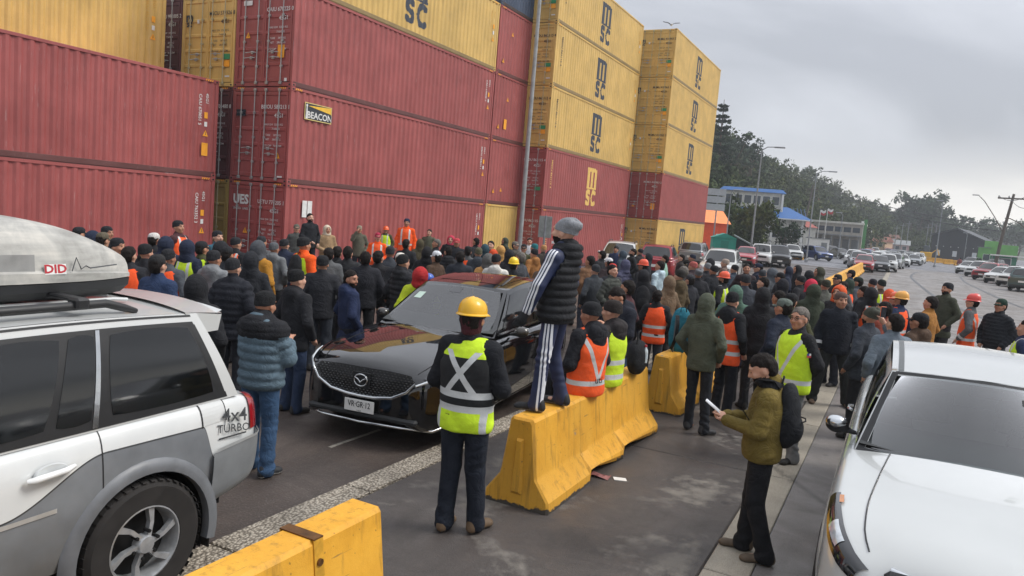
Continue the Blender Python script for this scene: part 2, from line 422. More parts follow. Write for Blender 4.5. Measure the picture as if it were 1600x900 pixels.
PAINT = {}
def cpaint(col, k):
    if (col, k) not in PAINT: PAINT[(col, k)] = paint(col, k * 1.37)
    return PAINT[(col, k)]
RED, YEL, MAR, OLV, BLU = '9a4b48', 'd2ae62', '552429', 'a38d48', '36455c'
m_dark = plain('1b1a1c', .8); m_steel = plain('a9aaa8', .45, .5, .2); m_white = plain('d9d9d6', .6); m_black = plain('17181b', .5)
m_org = plain('efa32a', .55); m_yel = plain('e8b93a', .55); m_grn = plain('2f8a5c', .55); m_ink = plain('2b3038', .6)
DKR = {RED: '5e3330', YEL: '8a7448', MAR: '3a1e20', OLV: '6a5c34'}
_cm = {}
def cmesh():
    if _cm: return _cm
    # one corrugated side, local x outward
    z0, z1 = .165, CH - .085
    ys = [.11]; y = .11
    while y < CL - .11:
        k = math.floor(y / .2785 + 1e-6)
        for t in (.26, .5, .76, 1.0):
            yy = (k + t) * .2785
            if yy > y + 1e-4: break
        y = min(yy, CL - .11); ys.append(y)
    b = MB(); b.grid([[(corr(y) - .012, y, z) for z in (z0, (z0 + z1) / 2, z1)] for y in ys]); _cm['side'] = b.mesh('side_panel')
    b = MB(); b.grid([[(x, y, CH - .03 + (.02 if (i // 2) % 2 else 0)) for x in (-CW / 2 + .05, CW / 2 - .05)] for i, y in enumerate(np.linspace(.1, CL - .1, 60))], flip=True); _cm['roof'] = b.mesh('roof_panel')
    b = MB(); b.grid([[(x, CL - .015 + corr(x + 2, .25, .045), z) for z in (.165, CH - .1)] for x in np.linspace(-CW / 2 + .1, CW / 2 - .1, 40)], flip=True); _cm['end'] = b.mesh('end_panel')
    b = MB().box((-.045, .02, -.0), (.0, CL - .02, .084), bev=.006); _cm['trail'] = b.mesh('top_rail')
    b = MB(); b.box((-.05, .05, .002), (0, CL - .05, .165), bev=.006); b.box((-.004, .15, .03), (.012, CL - .15, .045)); _cm['brail'] = b.mesh('bottom_rail')
    b = MB().box((-.10, 0, .11), (0, .12, CH - .11), bev=.012); _cm['post'] = b.mesh('corner_post')
    b = MB().box((-.165, -.005, 0), (.006, .175, .118), bev=.012); b.box((-.01, .05, .035), (.0075, .12, .085), 1); b.box((-.12, -.0065, .035), (-.05, .01, .085), 1); _cm['cast'] = b.mesh('corner_casting')
    b = MB().box((-CW / 2 + .1, 0, 0), (CW / 2 - .1, .1, .12), bev=.01); _cm['head'] = b.mesh('door_header')
    # one door leaf: recessed horizontal ribs, half width
    hw = CW / 2 - .11
    prof = [(0, .0), (.10, .0), (.12, .028)]
    z = .12; H = CH - .30
    for k in range(5):
        z2 = .12 + (k + 1) * (H - .24) / 5
        prof += [(z2 - .13, .028), (z2 - .10, .0), (z2 - .03, .0), (z2, .028)] if k < 4 else [(H - .12, .028)]
    prof += [(H - .10, 0), (H, 0)]
    b = MB(); b.grid([[(x, -(-d), .15 + z) for x in (0, hw * .5, hw)] for z, d in prof]); b.box((0, .045, .15), (hw, .07, .15 + H))
    b.box((0, -.008, .15), (.06, .04, .15 + H)); b.box((hw - .06, -.008, .15), (hw, .04, .15 + H)); _cm['door'] = b.mesh('door')
    b = MB().tube([(0, -.045, .08), (0, -.045, CH - .07)], .017, 8)
    for z in (.12, .6, 1.35, 2.1, CH - .12): b.box((-.045, -.06, z - .035), (.045, -.012, z + .035), 0, .008)
    b.box((-.05, -.07, .06), (.05, -.02, .14), 0, .01); b.box((-.05, -.07, CH - .14), (.05, -.02, CH - .06), 0, .01)
    _cm['rod'] = b.mesh('lock_rod', 40)
    b = MB().tube([(0, -.05, 0), (.12, -.075, .01), (.42, -.075, -.01)], .014, 6); b.box((.10, -.07, -.05), (.2, -.02, .04), 0, .008); _cm['handle'] = b.mesh('handle', 40)
    b = MB()
    for k in range(4): b.add([(0, k * .075, 0), (0, k * .075 + .04, 0), (0, k * .075 + .065, .055), (0, k * .075 + .025, .055)], [(0, 1, 2, 3)])
    _cm['haz'] = b.mesh('hazard_marking')
    b = MB()
    for k in range(4): b.add([(k * .075, 0, 0), (k * .075 + .04, 0, 0), (k * .075 + .065, 0, .055), (k * .075 + .025, 0, .055)], [(0, 1, 2, 3)])
    _cm['hazd'] = b.mesh('hazard_marking')
    # warning triangle and placard
    b = MB().add([(0, -.1, -.085), (0, .1, -.085), (0, 0, .1)], [(0, 1, 2)]); b.add([(.002, -.012, -.05), (.002, .012, -.05), (.002, .006, .05), (.002, -.006, .05)], [(0, 1, 2, 3)], 1); _cm['tri'] = b.mesh('warning_triangle')
    b = MB().add([(-.1, 0, -.085), (.1, 0, -.085), (0, 0, .1)], [(0, 1, 2)]); b.add([(-.012, -.002, -.05), (.012, -.002, -.05), (.006, -.002, .05), (-.006, -.002, .05)], [(0, 1, 2, 3)], 1); _cm['trid'] = b.mesh('warning_triangle')
    # the big side emblem, painted over the corrugation
    def seg(px, py, pts, wd):
        for (ax, ay), (bx, by) in zip(pts[:-1], pts[1:]):
            t = max(0, min(1, ((px - ax) * (bx - ax) + (py - ay) * (by - ay)) / ((bx - ax) ** 2 + (by - ay) ** 2)))
            if math.hypot(px - ax - t * (bx - ax), py - ay - t * (by - ay)) < wd: return True
        return False
    arc = lambda cx, cy, rx, ry, a0, a1, n=10: [(cx + rx * math.cos(math.radians(a0 + (a1 - a0) * k / n)), cy + ry * math.sin(math.radians(a0 + (a1 - a0) * k / n))) for k in range(n + 1)]
    Sp = arc(-.25, .13, .13, .115, 60, 240, 8) ; Sp = arc(-.25, .16, .12, .10, 30, 270, 8) + arc(-.25, -.04, .13, .10, 90, -150, 8)
    Cp = arc(.24, .06, .17, .2, 50, 310, 12)
    def ins(u, v):        # u in +-.55, v in -.3 .. 1.0
        if v > .32:
            for cx in (-.30, .0, .30):
                if abs(u - cx) < .10 and v < .93 and v > .36: return True
                if abs(u - cx) < .15 and .32 < v < .37: return True
            if seg(u, v, arc(-.15, .84, .16, .09, 180, 0), .075) or seg(u, v, arc(.15, .84, .16, .09, 180, 0), .075): return True
            return seg(u, v, [(-.42, .93), (-.3, .9)], .05)
        return seg(u, v, Sp, .06) or seg(u, v, Cp, .065)
    W2, H2, st = 1.75, 2.05, .03
    b = MB(); yc = CL / 2; cache = {}
    def vert(i, j):
        if (i, j) not in cache:
            y = yc - W2 / 2 + i * st; cache[(i, j)] = len(b.v); b.v.append((corr(y) - .012 + .004, y, .42 + j * st))
        return cache[(i, j)]
    for i in range(int(W2 / st)):
        for j in range(int(H2 / st)):
            u = ((i + .5) * st / W2 - .5) * 1.1; v = (j + .5) * st / H2 * 1.15 - .18
            if ins(u, v): b.f.append([vert(i, j), vert(i + 1, j), vert(i + 1, j + 1), vert(i, j + 1)]); b.m.append(0)
    _cm['logo'] = b.mesh('emblem')
    return _cm
cmesh()

def container(X, Y, tier, col, label, k=0, door=None, logo=None, marks='w', dtext=(), far=False, L_text=None):
    """X: world x of the road-side face, Y: world y of the door end"""
    c = _cm; P = cpaint(col, k); D = cpaint(door or col, k + .5) if door else P
    t = tag(empty('shipping_container', (X - CW / 2, Y, tier * CH + .002)), label, 'container', 'stacked shipping containers')
    hwid = CW / 2
    for s in (1, -1):
        rz = 0 if s > 0 else PI
        ly = 0 if s > 0 else CL
        for nm, key, z in (('side_panel', 'side', 0), ('top_rail', 'trail', CH - .085), ('bottom_rail', 'brail', 0)):
            mobj(nm, c[key], P if key != 'brail' else cpaint(DKR.get(col, '3a2a26'), 0), t, (s * hwid, ly, z), (0, 0, rz))
        for e in (0, 1):
            # posts and castings: mirrored by turning half round for the opposite corner
            o = mobj('corner_post', c['post'], D if e == 0 else P, t)
            o.scale = (s, 1 if e == 0 else -1, 1); o.location = (s * hwid, 0 if e == 0 else CL, 0)
            for z in (0, 1):
                q = mobj('corner_casting', c['cast'], [P, m_dark], t); q.scale = (s, 1 if e == 0 else -1, 1 if z == 0 else -1); q.location = (s * hwid, 0 if e == 0 else CL, 0 if z == 0 else CH)
        mobj('hazard_marking', c['haz'], m_org, t, (hwid + .003, .18 if s > 0 else CL - .5, CH - .075))
        mobj('hazard_marking', c['hazd'], m_org, t, (-hwid + .2 if s > 0 else hwid - .5, -.003, CH - .075))
    mobj('roof_panel', c['roof'], P, t); mobj('end_panel', c['end'], P, t)
    mobj('door_header', c['head'], D, t, (0, 0, CH - .14)); mobj('door_sill', c['head'], D, t, (0, 0, .01))
    for s in (1, -1):
        d = mobj('door', c['door'], D, t, (s * .006, 0, 0)); d.scale = (s, 1, 1)
        for x in (.22, .78):
            r = mobj('lock_rod', c['rod'], m_steel if col != YEL and col != OLV else plain('b5ad8a', .5, .3), d, (x, 0, 0))
        mobj('handle', c['handle'], m_steel, d, (.26, 0, 1.02)); mobj('handle', c['handle'], m_steel, d, (.3, 0, .86))
    # writing on the door end
    wm = m_white if col in (RED, MAR, BLU) else m_ink
    R, U = (1, 0, 0), (0, 0, 1)
    if dtext is not None:
        ttl = dtext[0] if dtext else 'MSCU 528741 3'
        text(ttl, wm, t, (.62, -.013, 2.28), .17, R, U, .012, name='marking')
        text('45G1', wm, t, (.78, -.013, 2.02), .17, R, U, .012, name='marking')
        for i, q in enumerate(('MAX GW  32500 KG', '        71650 LB', 'TARE     3870 KG', 'NET     28630 KG', 'CU CAP   76.4 CBM')):
            text(q, wm, t, (.58, -.013, 1.75 - i * .13 - (i // 2) * .06), .085, R, U, .004, name='marking')
        for q in dtext[1:]:
            q(t)
    # writing on the road side, at the far end
    R, U, n = (0, 0, -1), (0, 1, 0), hwid + .004
    if L_text:
        wm2 = m_white if col in (RED, MAR, BLU) else plain('c79a3e', .6)
        text(L_text, wm2, t, (n, CL - .66, 1.95), .15, (0, 0, -1), (0, 1, 0), .012, .95, name='marking')
        text('45G1', wm2, t, (n, CL - .42, 2.3), .14, (0, 0, -1), (0, 1, 0), .01, name='marking')
        mobj('warning_triangle', c['tri'], [m_org, m_ink], t, (n, CL - .44, 1.28))
        MB().box((n - .002, CL - .50, 1.72), (n + .001, CL - .38, 1.9)).build('marking', m_org, t)
        MB().box((n - .002, CL - .49, 1.48), (n + .001, CL - .39, 1.62)).build('marking', m_white, t)
    if logo:
        mobj('emblem', c['logo'], logo, t, (hwid, 0, 0))
    return t

def placard(x, z, w_, h_, m, nm='placard'):
    return lambda t: MB().box((x, -.014, z), (x + w_, -.009, z + h_)).build(nm, m, t)
def dtri(x, z): return lambda t: mobj('warning_triangle', _cm['trid'], [m_org, m_ink], t, (x, -.014, z))
def dtx(s, x, z, size, m, bold=.02): return lambda t: text(s, m, t, (x, -.014, z), size, (1, 0, 0), (0, 0, 1), bold, name='marking')
STICK = [placard(.72, .85, .32, .17, m_grn), placard(.72, .62, .32, .2, m_org), placard(-.5, 2.0, .1, .12, m_white), placard(.85, .3, .2, .05, m_white)]
MLOGO = [dtx('m', -.86, 2.2, .42, m_ink, .04), dtx('sc', -.86, 2.0, .3, m_ink, .03)]
m_logoD = plain('39404c', .65, var=.2); m_logoY = plain('e3bd69', .6)

# row at the frame's edge, side on
container(-18.79, 4.02, 0, RED, 'red container at ground level behind the white estate car with the roof box', 1, L_text='CAIU 763352 3')
container(-18.79, 4.02, 1, RED, 'red container lying on another red one above the roof box', 2, L_text='CAIU 670051 5')
o = [c for c in scene.objects if c.get('label', '').startswith('red container lying')][0]
MB().box((CW / 2 + .002, CL - .56, .62), (CW / 2 + .006, CL - .34, 1.0)).build('placard', m_org, o)
container(-21.29, 4.02, 2, YEL, 'yellow container high behind the red pair at the frame edge', 3, L_text='MSCU 431127 7')
# second row: doors to the camera
X2, Y2 = -16.746, 17.1
container(X2, Y2, 0, RED, 'red container with UES on its door and a white notice on its side', 4, 'x' and RED, dtext=('UETU 774205 1', dtx('UES', -.66, 2.3, .4, m_white, .04), dtx('UNITED  LINES', -.66, 2.02, .1, m_white, .004), dtri(-.42, 1.35), placard(.82, .2, .2, .05, m_white)), L_text='UETU 774205 1')
t2 = container(X2, Y2, 1, RED, 'red container with the black BEACON sign on its side', 5, dtext=('BMOU 584213 1', placard(-1.02, 2.0, .4, .2, m_ink, 'sign_board'), dtx('BEACON', -.82, 2.1, .1, m_white, .01), dtri(.8, .82), placard(.82, .16, .2, .05, m_white)), L_text='BMOU 584213 1')
container(X2, Y2, 2, RED, 'weathered red container with smears of bright red, above the BEACON one', 6, dtext=('CAIU 670225 0', dtri(-.66, 1.55), placard(-.9, 2.45, .36, .14, m_white), placard(.6, .85, .27, .38, m_org), placard(.92, .15, .1, .1, m_white)), L_text='CAIU 670225 0')
container(X2, Y2, 3, YEL, 'yellow container with a dark emblem, topmost of the nearest long stack', 7, logo=m_logoD, L_text='MSDU 214577 8')
# BEACON sign on its side
n = CW / 2 + .02
sb = empty('sign_board', (n, .58, 2.02), 0, t2)
MB().box((-.006, 0, 0), (.0, 1.22, .52)).build('backing', m_ink, sb)
for a, b_ in (((0, 0, 0), (.004, 1.22, .025)), ((0, 0, .495), (.004, 1.22, .52)), ((0, 0, .025), (.004, .025, .495)), ((0, 1.195, .025), (.004, 1.22, .495))):
    MB().box(a, b_).build('border', plain('d9c27a', .6), sb)
MB().add([(.003, .16, .42), (.003, 1.19, .30), (.003, 1.19, .49), (.003, .3, .44)], [(0, 1, 2, 3)]).build('light_beam', m_yel, sb)
MB().prism([(.05, .03), (.15, .03), (.12, .38), (.14, .44), (.10, .48), (.06, .44), (.08, .38)], .001, .004, 'x').build('tower', m_white, sb)
text('BEACON', m_white, sb, (.004, .68, .15), .28, (0, 1, 0), (0, 0, 1), .02, name='lettering')
nt_ = [c for c in scene.objects if c.get('label', '').startswith('red container with UES')][0]
for y0 in (.72, .95): MB().box((CW / 2 + .002, y0, 1.9), (CW / 2 + .006, y0 + .2, 2.42)).build('notice', m_white, nt_)
for yy, zz_, ww, hh in ((.95, 2.0, .12, .35), (1.25, 1.75, .1, .25), (1.1, 1.0, .14, .35), (1.3, 1.35, .06, .18)):
    sm = [c for c in scene.objects if c.get('label', '').startswith('weathered red')][0]
    b = MB(); b.grid([[(corr(yy + i * .03) - .0085, yy + i * .03, zz_ + j * hh / 3 + .02 * math.sin(i * 2.1 + j)) for j in range(4)] for i in range(int(ww / .03) + 2)]); b.build('paint_smear', plain('b0323c', .55, var=.3, scale=20), sm)
# its neighbours, seen door on through the gap
container(X2 - CW - .03, Y2, 0, OLV, 'olive container at ground level in the gap between red stacks', 8, dtext=None)
container(X2 - CW - .03, Y2, 1, MAR, 'dark maroon container in the gap, one up from the ground', 9, dtext=('TCKU 703480 8',))
container(X2 - CW - .03, Y2, 2, YEL, 'yellow container showing doors with a small dark emblem in the gap', 10, dtext=['MSCU 579326 8'] + STICK + MLOGO)
container(X2 - 2 * CW - .06, Y2, 2, MAR, 'dark maroon container, a sliver beside the yellow doors in the gap', 11, dtext=('CAXU 991005 2',))
# beyond the first long stack, same line
Y2b = Y2 + CL + .08
for i, (cc, lb) in enumerate(((YEL, 'bright yellow container end at ground level by the lamp post foot'), (RED, 'red container sliver between stacks, second from the ground'), (RED, 'red container sliver between stacks with an orange placard, third up'), (RED, 'red container sliver between stacks, fourth up'), (BLU, 'dark blue container end at the top of the frame'))):
    t = container(X2, Y2b, i, cc, lb, 12 + i, dtext=None)
    if i: mobj('warning_triangle', _cm['tri'], [m_org, m_ink], t, (CW / 2 + .004, .55, .6)); mobj('warning_triangle', _cm['tri'], [m_org, m_ink], t, (CW / 2 + .004, 1.25, .7 if i == 1 else 1.9))
    if i == 2: MB().box((CW / 2 + .002, 1.05, .55), (CW / 2 + .006, 1.3, 1.0)).build('placard', m_org, t)
# third and fourth stacks
for i, (cc, lg, lb) in enumerate(((RED, None, 'red container at the foot of the stack behind the grey sign board'), (RED, m_logoY, 'red container with a yellow emblem'), (YEL, m_logoD, 'yellow container with a dark emblem resting on the red emblem one'), (YEL, m_logoD, 'yellow emblem container, fourth from the ground behind the lamp post'), (YEL, m_logoD, 'yellow emblem container cut by the frame top behind the lamp post'))):
    container(-15.436, 32.48, i, cc, lb, 20 + i, logo=lg, dtext=(['MEDU 862115 4'] + (STICK + MLOGO if cc == YEL else [placard(.72, .85, .32, .17, m_grn)] if i else [])), L_text='MEDU 862115 4' if i != 1 else None)
    t = [c for c in scene.objects if c.get('label') == lb][0]
    text('MEDU 862115 4', m_logoY if cc == RED else m_ink, t, (CW / 2 + .004, .72, 1.7), .2, (0, 0, -1), (0, 1, 0), .012, name='marking')
for i, (cc, lg, lb) in enumerate(((YEL, m_logoD, 'yellow container on the ground behind the parked cars, far stack'), (RED, None, 'red container of the far stack resting on the ground-level yellow one'), (YEL, m_logoD, 'yellow container of the far stack, middle of five'), (YEL, m_logoD, 'yellow container of the far stack, second from the top'), (YEL, m_logoD, 'yellow container topping the far stack beneath the gull'))):
    container(-13.607, 45.51, i, cc, lb, 30 + i, logo=lg, dtext=['MSMU 410963 2'] + (STICK + MLOGO if cc == YEL else [placard(.62, .6, .26, .38, m_org), dtri(-.5, .8)]))
# ============================================================ people: distance fields turned into smooth skins
class Field:
    def __init__(s, xs, ys, zs):
        s.xs, s.ys, s.zs = [np.asarray(a, np.float32) for a in (xs, ys, zs)]
        s.d = np.full((len(xs), len(ys), len(zs)), 1.0, np.float32)
    def sl(s, lo, hi):
        r = []
        for a, l, h in zip((s.xs, s.ys, s.zs), lo, hi):
            r.append(slice(max(0, np.searchsorted(a, l) - 1), min(len(a), np.searchsorted(a, h) + 1)))
        return tuple(r)
    def pts(s, q):
        return s.xs[q[0]][:, None, None], s.ys[q[1]][None, :, None], s.zs[q[2]][None, None, :]
    def put(s, q, e, k, op):
        d = s.d[q]
        if op == 'sub': s.d[q] = np.maximum(d, -e); return
        if k > 0:
            h = np.clip(.5 + .5 * (e - d) / k, 0, 1); s.d[q] = e * (1 - h) + d * h - k * h * (1 - h)
        else: s.d[q] = np.minimum(d, e)
    def rc(s, a, b, r1, r2, k=.02, sy=1.0, op='add'):
        a = np.array(a, np.float32); b = np.array(b, np.float32); R = max(r1, r2) * max(1, sy) + k + .05
        q = s.sl(np.minimum(a, b) - R, np.maximum(a, b) + R); x, y, z = s.pts(q)
        X, Y, Z = x - a[0], (y - a[1]) / sy, z - a[2]; ba = (b - a) / np.array([1, sy, 1], np.float32)
        L = float(ba @ ba) + 1e-9
        t = np.clip((X * ba[0] + Y * ba[1] + Z * ba[2]) / L, 0, 1)
        e = np.sqrt((X - t * ba[0]) ** 2 + (Y - t * ba[1]) ** 2 + (Z - t * ba[2]) ** 2) - (r1 + (r2 - r1) * t)
        s.put(q, e, k, op)
    def ell(s, c, r, k=.02, rot=None, op='add'):
        c = np.array(c, np.float32); R = max(r) + k + .05
        q = s.sl(c - R, c + R); x, y, z = s.pts(q); X, Y, Z = x - c[0], y - c[1], z - c[2]
        if rot is not None:
            m = np.array(rot, np.float32)
            X, Y, Z = (m[0, 0] * X + m[1, 0] * Y + m[2, 0] * Z), (m[0, 1] * X + m[1, 1] * Y + m[2, 1] * Z), (m[0, 2] * X + m[1, 2] * Y + m[2, 2] * Z)
        n = np.sqrt((X / r[0]) ** 2 + (Y / r[1]) ** 2 + (Z / r[2]) ** 2)
        s.put(q, (n - 1) * min(r) * (1 + .35 * (np.mean(r) / min(r) - 1)), k, op)
    def cut(s, axis, v, keep_above=True):
        a = (s.xs, s.ys, s.zs)[axis]; sh = [1, 1, 1]; sh[axis] = -1
        e = ((v - a) if keep_above else (a - v)).reshape(sh); s.d = np.maximum(s.d, e)
    def mesh(s):
        d = s.d; d[0] = d[-1] = 1; d[:, 0] = d[:, -1] = 1; d[:, :, 0] = d[:, :, -1] = 1
        n = d.shape; c = tuple(k - 1 for k in n)
        ins = d < 0
        acc = np.zeros(c + (3,), np.float32); cnt = np.zeros(c, np.float32)
        co = [s.xs, s.ys, s.zs]
        for ax in range(3):
            o1, o2 = [(1, 2), (0, 2), (0, 1)][ax]
            for i in (0, 1):
                for j in (0, 1):
                    q0 = [None] * 3; q1 = [None] * 3
                    q0[ax] = slice(0, n[ax] - 1); q1[ax] = slice(1, n[ax])
                    for o, v in ((o1, i), (o2, j)): q0[o] = q1[o] = slice(v, n[o] - 1 + v)
                    A, B = d[tuple(q0)], d[tuple(q1)]; m = (A < 0) != (B < 0)
                    if not m.any(): continue
                    idx = np.nonzero(m); t = A[m] / (A[m] - B[m])
                    p = np.empty((len(t), 3), np.float32)
                    for o in range(3):
                        if o == ax: p[:, o] = co[o][idx[o]] + t * (co[o][idx[o] + 1] - co[o][idx[o]])
                        else: p[:, o] = co[o][idx[o] + (i if o == o1 else j)]
                    acc[idx] += p; cnt[idx] += 1
        cell = cnt > 0
        ids = np.full(c, -1, np.int64); ids[cell] = np.arange(cell.sum())
        V = acc[cell] / cnt[cell][:, None]
        Q = []
        for ax in range(3):
            o1, o2 = [(1, 2), (2, 0), (0, 1)][ax]
            q0 = [slice(None)] * 3; q1 = [slice(None)] * 3
            q0[ax] = slice(0, n[ax] - 1); q1[ax] = slice(1, n[ax])
            for o in (o1, o2): q0[o] = q1[o] = slice(1, n[o] - 1)
            A, B = ins[tuple(q0)], ins[tuple(q1)]
            for m, flip in ((A & ~B, False), (~A & B, True)):
                i = np.array(np.nonzero(m))
                if i.shape[1] == 0: continue
                b = i.copy(); b[o1] += 1; b[o2] += 1
                def g(da, db):
                    e = b.copy(); e[o1] -= da; e[o2] -= db; return ids[e[0], e[1], e[2]]
                qd = np.stack([g(1, 1), g(0, 1), g(0, 0), g(1, 0)], 1); Q.append(qd[:, ::-1] if flip else qd)
        return V, np.concatenate(Q)

def vnorm(V, Q):
    N = np.zeros_like(V); n = np.cross(V[Q[:, 2]] - V[Q[:, 0]], V[Q[:, 3]] - V[Q[:, 1]])
    for k in range(4): np.add.at(N, Q[:, k], n)
    return N / (np.linalg.norm(N, axis=1, keepdims=True) + 1e-9)

def relax(V, Q, it=1, f=.5):
    for _ in range(it):
        S = np.zeros_like(V); C = np.zeros((len(V), 1), np.float32)
        for a, b in ((0, 1), (1, 2), (2, 3), (3, 0)):
            np.add.at(S, Q[:, a], V[Q[:, b]]); np.add.at(S, Q[:, b], V[Q[:, a]]); np.add.at(C, Q[:, a], 1); np.add.at(C, Q[:, b], 1)
        V = V * (1 - f) + f * S / np.maximum(C, 1)
    return V

def sines(P, rs, n, freq, stretch=(1, 1, 1)):
    o = np.zeros(len(P), np.float32)
    for _ in range(n):
        k = rs.normal(size=3); k = k / np.linalg.norm(k) * freq * rs.uniform(.6, 1.6) * np.array(stretch); o += np.sin(P @ k.astype(np.float32) + rs.uniform(0, 6.28))
    return o / n

def npmesh(name, V, Q, mi=None):
    me = bpy.data.meshes.new(name)
    me.vertices.add(len(V)); me.vertices.foreach_set('co', np.ascontiguousarray(V, np.float32).ravel())
    me.loops.add(len(Q) * 4); me.loops.foreach_set('vertex_index', np.ascontiguousarray(Q, np.int32).ravel())
    me.polygons.add(len(Q)); me.polygons.foreach_set('loop_start', np.arange(0, len(Q) * 4, 4, dtype=np.int32))
    me.update(calc_edges=True)
    if mi is not None: me.polygons.foreach_set('material_index', mi.astype(np.int32))
    me.polygons.foreach_set('use_smooth', np.ones(len(Q), bool)); me.update()
    return me

def axis(lo, hi, step, fine=()):
    """grid line positions: coarse steps, finer inside the given spans"""
    a = [lo]
    while a[-1] < hi:
        st = step
        for f0, f1, fs in fine:
            if f0 - st <= a[-1] <= f1: st = min(st, fs)
        a.append(a[-1] + st)
    return a

HIPZ = .93
def pose(arms='down', legs='stand', look=(0, 0), **kw):
    """joint positions of a 1.75 m figure facing -Y; index 0 is its right side (-X), 1 its left (+X)"""
    J = dict(sh=[(-.175, .01, 1.405), (.175, .01, 1.405)], hip=[(-.09, .01, HIPZ), (.09, .01, HIPZ)], neck=(0, .015, 1.46), look=look, lean=0)
    A = {'down': ((.255, .04, 1.14), (.25, -.05, .89)), 'pocket': ((.30, .07, 1.15), (.205, -.10, .95)), 'cross': ((.25, -.03, 1.13), (-.07, -.215, 1.17)),
         'phone': ((.235, -.06, 1.14), (.06, -.29, 1.24)), 'front': ((.265, 0, 1.13), (.055, -.20, 1.0)), 'high': ((.21, -.21, 1.32), (.09, -.27, 1.57)),
         'hip': ((.33, .10, 1.17), (.20, -.02, 1.0)), 'back': ((.27, .10, 1.15), (.06, .17, .98))}
    L = {'stand': ((.10, -.02, .50), (.11, .02, .085)), 'apart': ((.17, -.03, .50), (.23, .02, .085)), 'step': None, 'sit': ((.12, -.36, .90), (.13, -.36, .45))}
    ar = arms if isinstance(arms, tuple) else (arms, arms)
    J['el'] = []; J['wr'] = []
    for i, s in enumerate((-1, 1)):
        e, w_ = A[ar[i]]
        if ar[i] == 'cross': w_ = (w_[0] if i else w_[0], w_[1] - (.0 if i else .03), w_[2] - (.05 if i else 0))
        J['el'].append((s * e[0], e[1], e[2])); J['wr'].append((s * w_[0], w_[1], w_[2]))
    J['kn'] = []; J['an'] = []
    for i, s in enumerate((-1, 1)):
        if legs == 'step':
            k, a = (((.10, -.10, .50), (.10, -.20, .085)), ((.10, .02, .50), (.11, .20, .10)))[i]
        else: k, a = L[legs]
        J['kn'].append((s * k[0], k[1], k[2])); J['an'].append((s * a[0], a[1], a[2]))
    J.update(kw)
    return J

def headmat(J):
    yaw, pit = J['look']                     # yaw + turns to the figure's left, pitch + looks up
    m = Matrix.Rotation(yaw, 4, 'Z') @ Matrix.Rotation(-pit, 4, 'X')
    n = Vector(J['neck'])
    return Matrix.Translation(n) @ m @ Matrix.Translation(Vector((0, 0, 0))) 

